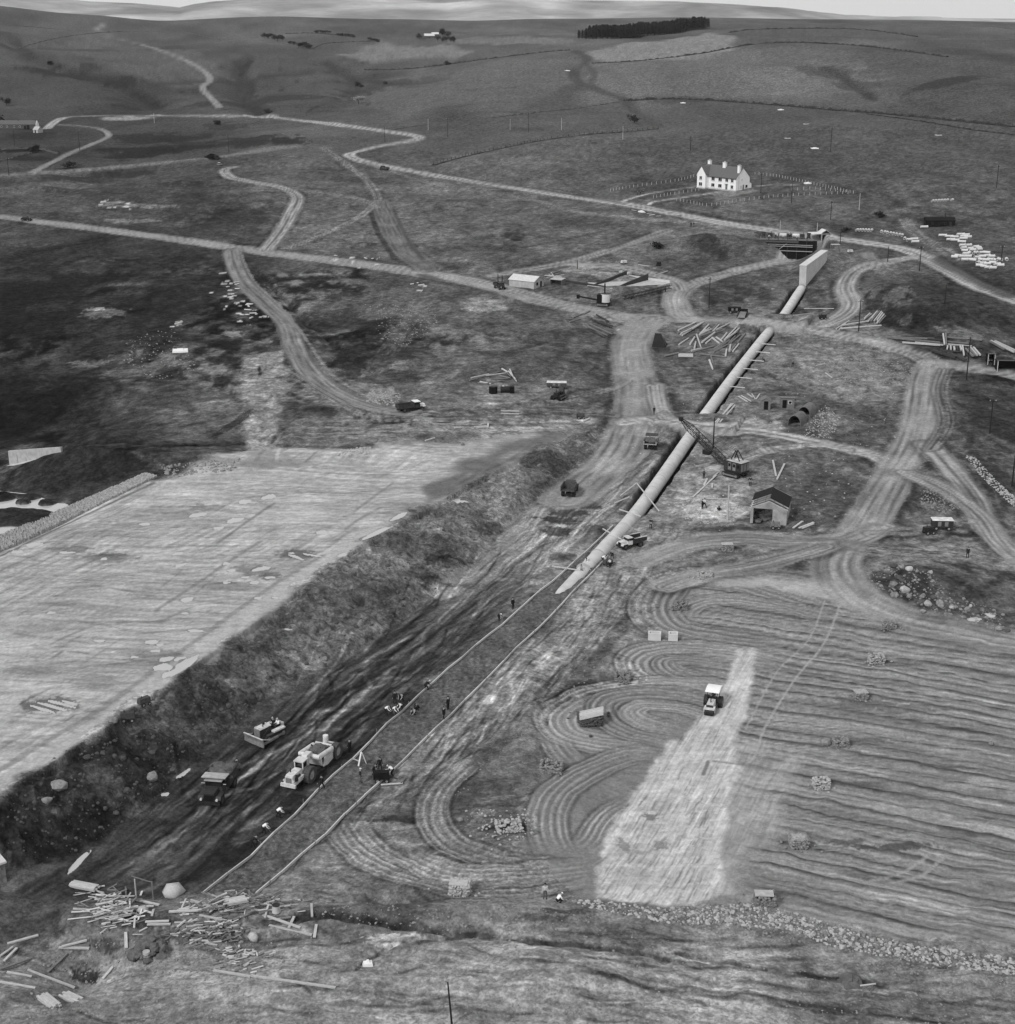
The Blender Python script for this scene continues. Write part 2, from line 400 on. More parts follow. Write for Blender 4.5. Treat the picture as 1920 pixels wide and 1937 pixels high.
isl = sstep(.15, .6, isl)
Z[pool_i] = Z[pool_i] * (1 - pool_m) + (pool_lv - .3 + isl * .9) * pool_m
WATER_SHEETS.append(([tuple(q) for q in pool], pool_lv, 'pond'))
PX, PY = project(X, Y, Z)
# ------------------------------------------------------------------ what the ground is made of: tone (display grey, 0-255) and zone per grid point
G_, ROAD, PAD, SLOPE, FLOOR, FIELD, BED, ROLLED, MOUNT, ROUGH, PITCHING = range(11)
zone = np.zeros(len(X), np.uint8)
TC = [(100,60,88),(500,60,88),(900,60,88),(1500,60,85),(1880,60,86),(100,150,76),(400,150,77),(800,130,88),(1100,150,92),(1500,130,95),(1850,130,79),
(200,200,68),(700,180,81),(1000,220,84),(1400,220,76),(1850,250,76),(100,280,62),(300,270,68),(600,270,88),(1000,300,92),(1500,300,78),(1850,330,80),
(100,360,84),(300,370,78),(600,360,92),(900,380,96),(1200,350,84),(1600,380,82),(1880,420,78),(200,480,60),(400,520,56),(650,430,94),(900,460,92),(1150,450,100),
(100,600,44),(300,600,48),(450,620,62),(650,560,80),(700,640,68),(900,600,98),(1000,690,92),(100,700,50),(300,720,70),(400,780,92),(60,790,38),(650,760,108),(900,780,112),
(1350,470,98),(1420,560,98),(1550,570,98),(1800,580,62),(1350,660,98),(1500,700,108),(1640,700,108),(1620,820,90),(1450,780,112),(1880,780,58),
(1200,850,108),(1330,900,128),(1450,860,102),(1560,930,96),(1760,950,102),(1850,900,96),(1880,1000,104),(1780,1110,80),(1300,1000,132),(1450,1010,118),(200,860,55),(60,960,60),
(400,1000,160),(100,1250,160),(600,1450,60),(1000,1300,115),(1500,1400,120),(150,1850,120),(500,1820,134),(960,1800,140),(960,1900,154),(1400,1850,146),(1850,1880,140),(200,1700,84),(700,1720,110),(1100,1740,122)]
tc = np.array(TC, float)
num = np.zeros(len(X), np.float32); den = np.zeros(len(X), np.float32)
pxf, pyf = PX.astype(np.float32), PY.astype(np.float32)
for a, b, g in tc:
    w = 1.0 / (((pxf - a) * .7) ** 2 + ((pyf - b) * 1.3) ** 2 + 900.0) ** 1.8
    num += w * g; den += w
T = num / den
# natural mottling: long soft patches on the hills, tussocks near by
lg = np.log(D)
m1 = fbm(AZ * 26, lg * 22, 101, 4); m2 = fbm(X / 38, Y / 80, 104, 4); m3 = fbm(X / 9, Y / 14, 108, 4)
m4 = np.tanh(4.5 * fbm(X / 16, Y / 30, 112, 5)); m5 = 1 - 2 * np.abs(fbm(X / 11, Y / 22, 116, 4)); m6 = np.tanh(4 * fbm(X / 45, Y / 130, 119, 5))
nearw = 1 - sstep(550, 1100, D)
T *= 1 + m1 * .12 + m2 * .14 + m3 * (.14 * (1 - .5 * sstep(500, 1500, D))) + nearw * (.10 * m4 - .16 * np.maximum(0, m5 - .55) / .45) + (1 - nearw) * .06 * m6
far = D > 4300
mv = fbm(X / 500, Y / 1100, 131, 5); cl = fbm(X / 190, Y / 500, 137, 4)
T = np.where(far, 140 + mv * 62 + cl * 36, T)  # cloud shadows painted into the tone of the far mountains
zone[far] = MOUNT

def mix(i, m, g):
    T[i] = T[i] * (1 - m) + g * m
def area(pl, g, feather=1.5, strength=1.0, z=None, wob=1.5, wl=8.0, amp=.08, smooth=False, n=3, seed=5):
    q = UL(pl, n, smooth)
    i, m = poly_mask(q, feather, wob, wl, seed + int(pl[0][0]))
    nz = 1 + amp * fbm(X[i] / 3.0, Y[i] / 3.0, seed + 7, 4) * 2
    mix(i, m * strength, g * nz)
    if z is not None: zone[i[m > .5]] = z
    return i, m
def streaks(i, m, dx, dy, L, W, amp, seed, octv=3, wob=.3):
    """wheel and blade marks drawn out along a direction"""
    n = math.hypot(dx, dy); dx, dy = dx / n, dy / n
    u = X[i] * dx + Y[i] * dy; v = -X[i] * dy + Y[i] * dx
    v = v + wob * vn(u / (L * .7), v / 25, seed + 3)
    s = fbm(v / W, u / L, seed, octv, .65)
    T[i] *= 1 + amp * m * s * 1.6
    return s
def line(pl, w, g, strength=1.0, n=5, h=0.0, soft=.35, z=None, breakup=.0, smooth=True, seed=3, world_pl=None):
    """a track, path or strip w metres wide"""
    q = UL(pl, n, smooth) if world_pl is None else world_pl
    i, d, s = line_dist(q, w * .5 + w * soft + 1.0 + float(np.max(np.interp(np.hypot(q[:, 0], q[:, 1]), D_ROWS, np.gradient(D_ROWS)))))
    cell = LINE_CELL
    d = d + .10 * w * fbm(X[i] / (w * 1.5 + 1), Y[i] / (w * 1.5 + 1), seed + int(pl[0][0] if pl is not None else 0), 3)
    sf = np.maximum(w * .5 * soft, cell)
    m = (1 - sstep(w * .5 - sf, w * .5 + sf, np.abs(d))) * np.clip((w * .5 + sf) / (2 * sf), .0, 1)
    if breakup: m = m * np.clip(.5 + .5 / breakup * (fbm(s / (w * 3), d / w, seed + 9, 2) + .35), 0, 1)
    mix(i, m * strength, g)
    if h: Z[i] += h * m
    if z is not None: zone[i[m > .5]] = z
    return i, d, s, m
def blob(px, py, rx, ry, g, strength=.8, seed=1, wl=.35):
    """an uneven patch of other vegetation, soil or rock; radii in photo pixels on the land"""
    c = np.array(unproj(px, py)); a = np.array(unproj(px + rx, py)); b = np.array(unproj(px, py - ry)); b2 = np.array(unproj(px, py + ry))
    ra = np.linalg.norm(a - c); rb = max(.5, .5 * np.linalg.norm(b - b2))
    u = (a - c) / ra
    i = near_idx(np.array([c - ra * 1.7, c + ra * 1.7, c - rb * 1.7, c + rb * 1.7]), max(ra, rb) * .8)
    p = (X[i] - c[0]) * u[0] + (Y[i] - c[1]) * u[1]; q = -(X[i] - c[0]) * u[1] + (Y[i] - c[1]) * u[0]
    r = np.hypot(p / ra, q / rb) + .8 * fbm(p / (ra * wl), q / (rb * wl), seed + int(px * 7 + py), 6, .62)
    m = 1 - sstep(.68, 1.02, r)
    k = m > 0
    mix(i[k], m[k] * strength, g)
    return i[k], m[k]

def strokes(n, pxpoly, ln, wd, mult, ang, spread, seed, curve=.15, strength=.8, along=None):
    """many single scuffs, wheel marks, cracks and banks, each with its own course"""
    rr = random.Random(seed); pa = np.array(pxpoly, float); k = t_ = 0
    while k < n and t_ < n * 15:
        t_ += 1
        px, py = rr.uniform(pa[:, 0].min(), pa[:, 0].max()), rr.uniform(pa[:, 1].min(), pa[:, 1].max())
        if not inside(pa, np.array([px]), np.array([py]))[0]: continue
        k += 1; x, y = unproj(px, py); a = (ang if not isinstance(ang, (list, tuple)) else rr.choice(ang)) + rr.gauss(0, spread); L_ = rr.uniform(*ln); w = rr.uniform(*wd); cv = rr.gauss(0, curve)
        q = []; cx, cy = x, y
        for s in range(6): q.append((cx, cy)); cx += math.cos(a) * L_ / 5; cy += math.sin(a) * L_ / 5; a += cv + rr.gauss(0, curve * .5)
        i, d, s = line_dist(q, w * 1.2 + .6 + .02 * math.hypot(x, y) * (y > 300)); sf = np.maximum(w * .25, LINE_CELL)
        if not len(i): continue
        m = (1 - sstep(w * .5 - sf, w * .5 + sf, np.abs(d))) * np.clip((w * .5 + sf) / (2 * sf), 0, 1) * sstep(0, L_ * .15, s) * (1 - sstep(L_ * .8, L_, s)) * np.clip(.75 + .5 * vn(s / (w * 2 + .5), s * 0 + k, seed), 0, 1)
        f = rr.choice(mult); T[i] *= 1 + (f - 1) * m * strength

# ---- hill fields and vegetation
area([(630,105),(720,78),(850,85),(905,100),(840,112),(700,118)], 120, 5, .85, wob=5, wl=40)
area([(1100,100),(1340,62),(1400,70),(1390,95),(1330,110),(1150,118)], 124, 5, .9, wob=4, wl=40)
area([(840,80),(1000,70),(1090,75),(1080,84),(900,84)], 112, 5, .8, wob=5, wl=40)
area([(1390,58),(1560,52),(1700,62),(1730,75),(1600,74),(1420,82)], 82, 4, .75, wob=4, wl=30)
area([(1150,125),(1400,92),(1620,95),(1700,130),(1640,180),(1200,182)], 106, 4, .6, wob=4, wl=40)
area([(640,182),(900,125),(1080,110),(1100,150),(1000,190),(760,215)], 100, 5, .6, wob=5, wl=40)
area([(60,90),(200,72),(380,100),(440,150),(330,170),(200,120)], 96, 6, .65, wob=6, wl=40)
area([(1430,85),(1620,92),(1790,108),(1740,130),(1560,120),(1440,112)], 84, 4, .5, wob=4, wl=30)
area([(1620,95),(1790,110),(1900,150),(1880,210),(1700,190),(1640,140)], 78, 5, .5, wob=6, wl=40)
area([(0,130),(90,120),(250,170),(300,205),(0,205)], 70, 6, .5, wob=8, wl=50)
area([(470,90),(600,80),(640,120),(690,150),(600,200),(480,190)], 76, 6, .45, wob=8, wl=50)
area([(1000,200),(1180,196),(1240,240),(1100,250),(960,275),(840,292),(800,262)], 76, 5, .5, wob=6, wl=40)
area([(1250,200),(1500,205),(1900,240),(1900,300),(1500,330),(1240,290)], 80, 8, .4, wob=8, wl=60)
for pl, w, g in [([(470,108),(452,138),(468,165),(462,192),(500,214)],16,54),([(25,75),(60,108),(100,122)],16,58),([(100,122),(160,140),(225,158),(262,182),(300,204)],13,46),([(610,115),(650,140),(672,160),(656,186)],12,60),([(690,150),(760,160),(820,155)],9,58),([(840,122),(780,138),(690,142)],7,62),([(1560,128),(1600,152),(1650,186)],8,60),([(300,262),(370,272),(440,268),(540,268)],9,44)]:
    line(pl, w, g, .75, breakup=.7, soft=.6); line([(a + 6, b + 5) for a, b in pl], w * .5, g * .85, .6, breakup=.8, soft=.6)
strokes(60, [(380,100),(700,100),(700,210),(380,210)], (20,70), (2,5), (.6,.68), -1.0, .5, 609, .15, .8)
strokes(50, [(0,70),(330,70),(330,205),(0,205)], (20,70), (2,5), (.58,.68), -.5, .4, 607, .15, .8)
strokes(260, [(0,60),(1920,60),(1920,300),(0,260)], (25,110), (1.5,4), (.72,.8,.86,1.16), 0., .22, 611, .08, .8)
strokes(120, [(0,240),(560,230),(700,300),(560,470),(0,400)], (8,50), (1,3), (.65,.75,.8,1.2,1.3), .1, .25, 613, .1, .8)
strokes(160, [(0,430),(480,500),(700,760),(450,850),(0,860)], (5,28), (.7,2.2), (.6,.7,.8,1.35,1.25), 0., .5, 617, .2, .8)
strokes(200, [(520,500),(1150,600),(1180,790),(560,850)], (4,22), (.6,1.8), (.62,.72,.8,1.25,1.35), 0.05, .5, 619, .2, .8)
strokes(260, [(1180,470),(1480,450),(1700,600),(1720,840),(1640,1000),(1240,1010),(1150,800)], (3,16), (.5,1.6), (.6,.7,.78,1.25,1.35), .3, .8, 621, .2, .8)
strokes(140, [(1700,560),(1920,560),(1920,1060),(1640,1060),(1740,820)], (3,18), (.5,1.8), (.6,.7,.78,1.3), -.2, .9, 623, .2, .8)
for b in [(1790,155,40,18,52,.75),(1560,140,70,9,66,.6),(1620,165,40,7,64,.6),(1730,125,90,6,72,.5),(1860,140,60,10,70,.5),(110,140,40,9,48,.8),(230,155,45,11,46,.85),(170,125,22,7,52,.7),(30,95,30,20,62,.6),(455,160,22,34,60,.7),(480,195,30,12,56,.7),
          (700,165,50,9,60,.6),(800,155,30,6,66,.5),(1290,190,60,6,62,.5),(1000,245,40,5,62,.5),(1480,120,60,6,80,.4),(1800,80,70,6,84,.4),
          (300,268,55,10,46,.8),(330,285,45,10,42,.85),(270,295,30,9,40,.85),(470,262,60,10,48,.8),(545,268,45,9,44,.8),(130,318,16,9,34,.85),(420,240,40,8,56,.7),
          (60,255,50,8,46,.7),(30,285,50,5,30,.8),(60,300,45,6,40,.7),(130,290,30,10,52,.6),(150,340,90,5,56,.7),(240,330,50,7,48,.7),(110,350,60,6,110,.5),(200,365,60,7,56,.6),
          (270,390,80,4,130,.7),(215,383,30,3,150,.6),(250,418,50,4,140,.6),(360,370,36,5,50,.7),(430,415,90,18,56,.7),(330,440,100,16,62,.5),(520,395,25,14,70,.6),
          (120,545,120,34,36,.8),(60,610,80,30,36,.8),(300,560,90,22,44,.7),(420,580,60,24,42,.7),(490,600,26,22,34,.85),(250,545,40,12,66,.5),(195,592,45,8,130,.65),(180,585,18,4,170,.7),(90,580,40,10,60,.5),
          (250,670,40,16,120,.55),(300,690,40,16,120,.5),(170,688,45,7,130,.6),(230,706,60,8,110,.5),(300,650,40,12,36,.8),(270,680,30,10,34,.7),(320,700,26,10,40,.7),(440,632,22,6,150,.6),(380,700,40,10,90,.5),
          (60,780,90,50,30,.85),(20,740,60,30,34,.8),(100,830,60,26,38,.7),(30,860,50,16,70,.6),(170,890,75,30,42,.85),(120,860,60,18,50,.7),(235,880,50,22,40,.85),(400,880,60,16,62,.8),(360,890,40,10,58,.7),
          (690,640,50,45,40,.8),(660,690,40,26,42,.7),(760,620,26,46,104,.6),(740,590,60,12,112,.5),(620,540,60,22,60,.6),(560,520,40,16,66,.6),(930,580,60,14,150,.7),(905,570,40,8,150,.6),(1000,585,60,22,70,.7),(860,560,50,14,70,.6),(790,500,100,10,70,.5),(860,505,40,8,60,.6),
          (720,745,40,14,150,.6),(700,720,50,12,130,.5),(760,690,26,10,140,.5),(740,715,70,14,54,.6),(980,690,90,22,80,.5),(1080,660,60,8,70,.5),(880,740,40,10,80,.4),(1030,770,90,10,76,.4),
          (1335,455,34,16,52,.85),(1260,440,60,8,80,.4),(1400,480,30,14,92,.5),(1240,490,40,8,70,.5),(1230,560,40,14,80,.6),(1120,600,12,8,80,.5),(1180,530,60,10,56,.7),(1170,505,70,9,150,.5),(1110,500,40,8,160,.6),
          (1440,440,20,4,50,.7),(1490,494,20,3,60,.5),(1470,520,26,18,70,.6),(1530,600,40,10,130,.5),(1470,630,30,16,120,.5),(1560,655,60,20,104,.5),(1590,690,60,30,112,.5),
          (1680,560,40,30,46,.8),(1720,600,70,22,40,.8),(1790,600,60,30,44,.7),(1702,552,22,16,104,.8),(1815,625,26,18,96,.8),(1712,605,12,12,92,.7),(1860,560,60,20,66,.5),(1840,660,90,14,52,.7),(1900,700,40,30,30,.8),(1640,530,40,14,74,.5),
          (1540,720,70,22,124,.5),(1640,690,70,36,116,.5),(1600,770,70,16,80,.6),(1640,780,30,12,60,.6),(1440,805,50,16,160,.6),(1480,735,70,10,86,.6),(1550,820,60,30,80,.5),(1570,800,30,24,130,.5),(1650,830,60,20,76,.6),
          (1880,800,50,70,48,.8),(1880,900,40,50,52,.8),(1840,745,30,18,50,.7),(1790,760,20,40,88,.6),(1760,720,20,26,84,.5),(1800,720,40,8,70,.5),
          (1350,960,80,26,170,.7),(1320,940,60,30,150,.5),(1300,880,40,30,140,.5),(1370,975,50,14,185,.6),(1400,900,60,24,130,.4),(1330,870,60,10,74,.6),(1440,870,80,22,84,.7),(1500,920,40,40,76,.7),(1560,880,70,26,88,.6),(1600,940,60,30,78,.7),(1520,985,30,20,64,.7),(1400,1000,110,8,62,.7),(1450,1008,60,4,150,.5),
          (1740,920,60,40,70,.7),(1770,960,40,14,84,.7),(1840,1000,50,12,110,.5),(1700,990,30,12,80,.6),(1760,1080,60,20,72,.8),(1840,1120,90,50,70,.8),(1700,1110,40,40,60,.7),(1650,1095,22,20,60,.7),(1800,1170,120,20,66,.7),(1720,1060,50,8,150,.5),
          (1050,980,44,16,36,.85),(1080,960,50,12,40,.8),(1020,1000,30,16,38,.8),(1130,1010,30,10,60,.7),(1060,1050,30,10,70,.7),(830,1120,50,16,150,.75),(860,1095,50,14,140,.7),(900,1060,40,14,130,.6),
          (720,1690,60,10,40,.8),(680,1700,60,8,44,.8),(830,1700,30,9,60,.6),(930,1690,40,12,60,.6),(1080,1690,60,10,70,.6),(1020,1735,60,9,60,.6),(1080,1725,60,5,56,.6),(740,1775,60,10,190,.8),(730,1782,30,8,205,.6),(1180,1715,60,10,140,.5),(600,1720,60,10,64,.6),(900,1770,60,12,70,.5),(580,1735,50,8,60,.6),
          (300,1795,50,10,140,.5),(345,1845,40,7,170,.6),(420,1885,70,8,150,.5),(200,1790,40,14,50,.6),(60,1760,60,40,56,.6),(160,1850,30,14,34,.8),(270,1740,60,20,56,.6),(350,1770,60,20,70,.5),(600,1690,30,10,46,.7),(1020,1815,50,12,90,.4),(1300,1815,60,10,150,.5),(1150,1830,90,20,134,.4),(700,1860,120,14,126,.4),(1000,1890,120,16,140,.4),(500,1780,80,20,84,.5),(1700,1900,120,20,100,.4)]:
    blob(*b)

# ---- platform, cutting, cut floor, field
i, m = poly_mask(np.vstack([crest, pad_out, [[-240, 230], [-240, 100]]]), 2.5, 2.5, 9, 3)
m = m * (1 - .0)
ax = np.interp(PX[i], [0, 500, 830, 900, 1000], [0, 0, .0, .55, .8]) * sstep(900, 850, PY[i] + (PX[i] - 830) * .25 + 30)
mix(i, m, (160 - 14 * fbm(X[i] / 22, Y[i] / 34, 201, 3) + 16 * fbm(X[i] / 5, Y[i] / 7, 203, 3)))
zone[i[m > .5]] = PAD
padi, padm = i, m
streaks(i, m, 1, -.12, 13, .55, .13, 211); streaks(i, m, 1, .25, 7, .4, .09, 217)
ed = crest[20] - crest[8]
streaks(i, m * sstep(.05, .4, fbm(X[i] / 26, Y[i] / 26, 219, 2)), ed[0], ed[1], 14, .8, .13, 223)
for k in range(26):                                    # single wheel marks across the platform
    x0 = RNG.uniform(0, 700); y0 = RNG.uniform(900, 1500)
    if y0 > 1480 - x0 * .66: continue
    ln = RNG.uniform(60, 260); sl = RNG.choice([RNG.uniform(-.05, .16), RNG.uniform(-.75, -.5)])
    if any(y0 + t_ * sl < max(1030 - .37 * (x0 + t_), 880) or y0 + t_ * sl > 1470 - .66 * (x0 + t_) for t_ in (0, ln)): continue
    line([(x0, y0), (x0 + ln * .5, y0 + ln * .5 * sl + RNG.uniform(-3, 3)), (x0 + ln, y0 + ln * sl)], .7, RNG.choice([104, 116, 180]), .6, n=3, soft=.5)
for b in [(430,1395,0,0,0,0)]: pass
for b in [(200,1055,60,10,104,.55),(130,1040,40,7,100,.55),(200,1000,0.1,.1,100,0),(95,1335,52,18,92,.8),(430,1110,60,9,116,.5),(480,1080,50,14,104,.6),(560,1048,40,9,84,.7),(340,975,50,10,120,.45),(390,960,40,8,110,.5),(300,1240,60,8,124,.4),(60,1270,60,8,112,.5),(240,1230,60,5,120,.4),(180,1290,60,14,124,.45),(60,1190,60,7,128,.4),(560,1190,50,10,120,.5),(420,1200,40,7,112,.5),(210,1050,30,5,90,.5),(510,1090,22,7,86,.6),(300,1395,40,20,128,.5),(160,1420,60,12,130,.5)]:
    if b[2] > 1: blob(*b)
strokes(260, [(0,1010),(300,905),(480,865),(800,850),(840,900),(640,1040),(290,1290),(0,1480)], (3,18), (.2,.7), (.72,.8,.86,1.1), -.06, .2, 605, .05, .8)
strokes(40, [(0,1010),(300,905),(480,865),(800,850),(640,1040),(290,1290),(0,1480)], (3,12), (.2,.6), (.72,.8), math.atan2(ed[1], ed[0]), .12, 606, .03, .8)
area([(805,940),(830,905),(850,880),(960,832),(1060,812),(1100,812),(1020,850),(930,890),(860,940),(750,985)], 94, 2.0, .85, wob=3, wl=12)
streaks(*area([(830,945),(870,905),(1000,850),(1090,818),(1030,845),(930,890)], 88, 2, .5), ed[0], ed[1], 20, 1.2, .3, 227)
line([(-30,1500),(100,1425),(200,1362),(300,1290),(400,1215),(520,1130),(640,1045),(700,1005)], 3.2, 172, .75, soft=.4)
line([(-30,1475),(100,1395),(200,1335),(300,1262),(400,1190),(520,1105),(610,1050)], .9, 118, .5, soft=.5)
area([(880,834),(990,802),(1118,798),(1040,812),(940,832)], 150, 1.5, .8, wob=2, wl=9)
area([(460,672),(545,660),(540,720),(525,800),(532,868),(560,880),(440,885),(470,860),(468,800),(455,740)], 132, 1.0, .95, wob=1.4, wl=4)
area([(470,795),(522,795),(532,868),(470,866)], 146, 1.2, .7, wob=1, wl=6)
blob(480,720,40,40,136,.5); blob(490,760,30,40,140,.4)
strokes(60, [(455,690),(540,670),(530,880),(470,880)], (4,16), (.3,1), (.7,.8,1.2), math.pi / 2 - .05, .25, 603, .06, .8); blob(446,800,12,30,50,.8); blob(540,800,6,40,84,.5)
area([(600,835),(780,815),(1000,795),(1110,790),(1010,805),(860,820),(700,838),(620,850)], 128, 2, .5, wob=2, wl=9)
streaks(*area([(560,790),(800,770),(1150,775),(1150,800),(880,825),(560,840)], 112, 4, .35, wob=3, wl=12), 1, .18, 22, 1.0, .34, 231)
# the pitched stone strip along the far edge
line([(0,1052),(150,980),(290,914)], 1.0, 70, .6)
# the cutting
i, m = poly_mask(slope_poly, .9, 1.0, 5, 9)
g = 98 + 30 * np.tanh(3 * fbm(X[i] / 9, Y[i] / 9, 251, 5)) * .8 + 26 * fbm(X[i] / 1.6, Y[i] / 1.6, 255, 4)
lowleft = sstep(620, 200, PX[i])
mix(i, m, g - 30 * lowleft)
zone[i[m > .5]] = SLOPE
st = vn(X[i] / .7, Y[i] / .7, 257)
T[i] = np.where((st > .7) & (m > .5), T[i] + 18, T[i])
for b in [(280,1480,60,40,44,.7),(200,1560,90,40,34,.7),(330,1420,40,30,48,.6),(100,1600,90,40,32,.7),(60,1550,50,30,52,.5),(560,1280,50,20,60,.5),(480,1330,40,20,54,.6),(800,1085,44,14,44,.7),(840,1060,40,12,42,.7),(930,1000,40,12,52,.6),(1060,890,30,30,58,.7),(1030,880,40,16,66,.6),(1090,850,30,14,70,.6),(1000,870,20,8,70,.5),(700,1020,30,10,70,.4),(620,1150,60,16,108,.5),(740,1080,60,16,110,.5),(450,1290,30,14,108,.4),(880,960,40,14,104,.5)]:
    blob(*b)
# cut floor between the cutting and the culvert bed
fl_px = [(-60,1700),(100,1642),(200,1590),(320,1500),(430,1400),(550,1315),(680,1240),(800,1150),(900,1060),(960,1000),(1020,940),(1075,905),(1115,865),(1135,825),(1180,800),(1260,800),(1240,880),(1180,960),(1130,1010),(1020,1080),(830,1280),(600,1480),(390,1680),(300,1700),(120,1690)]
i, m = poly_mask(UL(fl_px, 3, False), 1.6, 1.2, 6, 13)
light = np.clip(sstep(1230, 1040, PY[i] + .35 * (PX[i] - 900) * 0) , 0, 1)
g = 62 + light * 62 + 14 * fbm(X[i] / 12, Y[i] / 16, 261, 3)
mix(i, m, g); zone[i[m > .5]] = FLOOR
floor_i, floor_m = i, m
streaks(i, m, cul_d[0], cul_d[1], 20, 1.3, .26, 263, 4)
streaks(i, m, cul_d[0] + .1, cul_d[1], 9, .45, .24, 265, 5)
streaks(i, m, cul_d[0] + .4, cul_d[1], 7, .4, .20, 269, 4)
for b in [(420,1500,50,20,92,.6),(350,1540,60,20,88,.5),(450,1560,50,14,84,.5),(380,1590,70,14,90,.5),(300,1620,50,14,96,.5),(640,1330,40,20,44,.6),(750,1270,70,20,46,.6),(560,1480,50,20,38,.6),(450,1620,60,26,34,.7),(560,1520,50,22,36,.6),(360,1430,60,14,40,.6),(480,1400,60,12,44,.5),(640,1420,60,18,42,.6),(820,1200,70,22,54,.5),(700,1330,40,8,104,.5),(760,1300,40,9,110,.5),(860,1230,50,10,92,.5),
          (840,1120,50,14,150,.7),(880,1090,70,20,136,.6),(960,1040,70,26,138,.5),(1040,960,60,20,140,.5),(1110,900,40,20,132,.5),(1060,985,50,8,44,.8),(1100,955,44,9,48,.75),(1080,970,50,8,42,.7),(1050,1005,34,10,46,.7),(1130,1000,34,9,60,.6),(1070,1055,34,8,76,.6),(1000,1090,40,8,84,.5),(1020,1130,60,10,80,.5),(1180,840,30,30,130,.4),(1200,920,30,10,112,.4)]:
    blob(*b)
for pl, w, g in [([(300,1660),(420,1545),(560,1420),(700,1310),(860,1190)],.8,90),([(330,1660),(470,1530),(640,1380),(800,1260)],.7,86),([(250,1650),(380,1530),(500,1440),(640,1350),(760,1240),(840,1160),(960,1050)],1.0,100),([(480,1340),(600,1300),(760,1210),(860,1130)],.9,92),([(700,1290),(790,1240),(800,1200)],.7,100),([(330,1690),(520,1500),(660,1390)],.6,30),([(600,1340),(740,1260),(900,1140)],.6,32)]:
    line(pl, w, g, .6, soft=.5)
ca = math.atan2(cul_d[1], cul_d[0])
strokes(330, [(300,1660),(120,1660),(330,1500),(560,1315),(800,1160),(980,1010),(1120,900),(1190,840),(1180,960),(1020,1080),(830,1280),(600,1480)], (5,30), (.15,.5), (.5,.62,.72,1.35,1.5,1.3), ca - .05, .10, 631, .04, .75)
strokes(60, [(300,1660),(330,1510),(560,1330),(760,1200),(700,1380),(500,1560)], (4,14), (.3,.8), (.6,1.4,1.5), ca - .45, .4, 633, .12, .8)
# ground right of the culvert bed
rs = [(1130,1090),(1190,1010),(1260,990),(1310,1010),(1240,1080),(1190,1160),(1080,1290),(980,1370),(890,1440),(820,1500),(800,1580),(830,1620),(1000,1650),(1120,1640),(1120,1690),(600,1700),(500,1690),(560,1620),(700,1500),(860,1340),(1010,1200)]
i, m = area(rs, 124, 2, .9, None, wob=2, wl=8, amp=.10)
streaks(i, m * (PY[i] < 1520), cul_d[0] + .06, cul_d[1], 16, .9, .20, 271, 5)
streaks(i, m * (PY[i] < 1520), cul_d[0] - .1, cul_d[1], 6, .4, .20, 273, 5)
streaks(i, m * sstep(1480, 1560, PY[i]), 1, -.1, 8, .5, .22, 277, 5)
area([(1000,1230),(1160,1090),(1240,1020),(1230,1060),(1120,1180),(1000,1290),(900,1370),(760,1470),(700,1500),(800,1400)], 142, 2.5, .5, wob=2, wl=8)
for b in [(720,1540,70,20,70,.5),(760,1550,50,8,48,.7),(800,1520,40,20,78,.4),(690,1580,40,16,78,.4),(1190,1080,40,12,130,.5),(1220,1110,30,16,84,.6),(1200,1150,26,26,80,.6),(1120,1240,40,40,92,.4),(900,1420,40,16,96,.4),(620,1660,60,14,84,.5),(700,1640,50,12,90,.4),(1000,1550,70,30,92,.5),(950,1570,50,20,80,.5),(970,1510,60,6,132,.5),(1000,1480,50,14,110,.4),(900,1560,30,14,96,.4),(560,1640,40,16,100,.4)]:
    blob(*b)
strokes(220, [(1180,1090),(1260,1000),(1290,1030),(1190,1160),(1000,1360),(820,1520),(560,1640),(520,1660),(700,1480),(1010,1190)], (4,22), (.15,.5), (.6,.7,.78,1.2,1.3), ca - .02, .11, 641, .04, .75)
strokes(150, [(560,1640),(800,1520),(1010,1500),(1040,1640),(1120,1690),(600,1700)], (3,14), (.15,.5), (.6,.7,1.2,1.3), -.1, .4, 643, .12, .75)
line([(1215,1110),(1180,1180),(1100,1275),(1000,1365),(930,1420),(880,1470),(860,1520)], 2.2, 72, .75, breakup=.6)
line([(1100,1295),(1040,1330),(1120,1290)], 1.6, 62, .6)
# graded field
fld = [(1235,1110),(1300,1080),(1380,1075),(1500,1085),(1580,1080),(1590,1100),(1640,1150),(1760,1185),(1960,1225),(1990,1800),(1700,1775),(1560,1745),(1420,1715),(1300,1705),(1130,1700),(1040,1640),(1000,1600),(1010,1500),(1030,1400),(1050,1350),(1130,1300),(1200,1280),(1190,1230),(1240,1200)]
i, m = area(fld, 124, 2.5, .95, FIELD, wob=1.5, wl=8, amp=.04)
fi, fm = i, m
pA, pB = np.array(unproj(1427, 1304)), np.array(unproj(1900, 1382))
fdir = (pB - pA) / np.linalg.norm(pB - pA); fnor = np.array([-fdir[1], fdir[0]])
u = (X[i] - pA[0]) * fdir[0] + (Y[i] - pA[1]) * fdir[1]; v = (X[i] - pA[0]) * fnor[0] + (Y[i] - pA[1]) * fnor[1]
v = v + .02 * u + .28 * fbm(u / 45, v / 40, 281, 2)
ph = v / 2.75
row = np.floor(ph); fr = ph - row
wdt = .075 + .03 * np.sin(row * 2.3)
dk = np.exp(-((fr - .5) / wdt) ** 2)
amp_ = .72 + .28 * vn(u / 14, row * 3.7, 283)
linesm = m * sstep(1330, 1420, PX[i] + (1200 - PY[i]) * .25 + 60) 
T[i] *= 1 - .56 * dk * amp_ * linesm
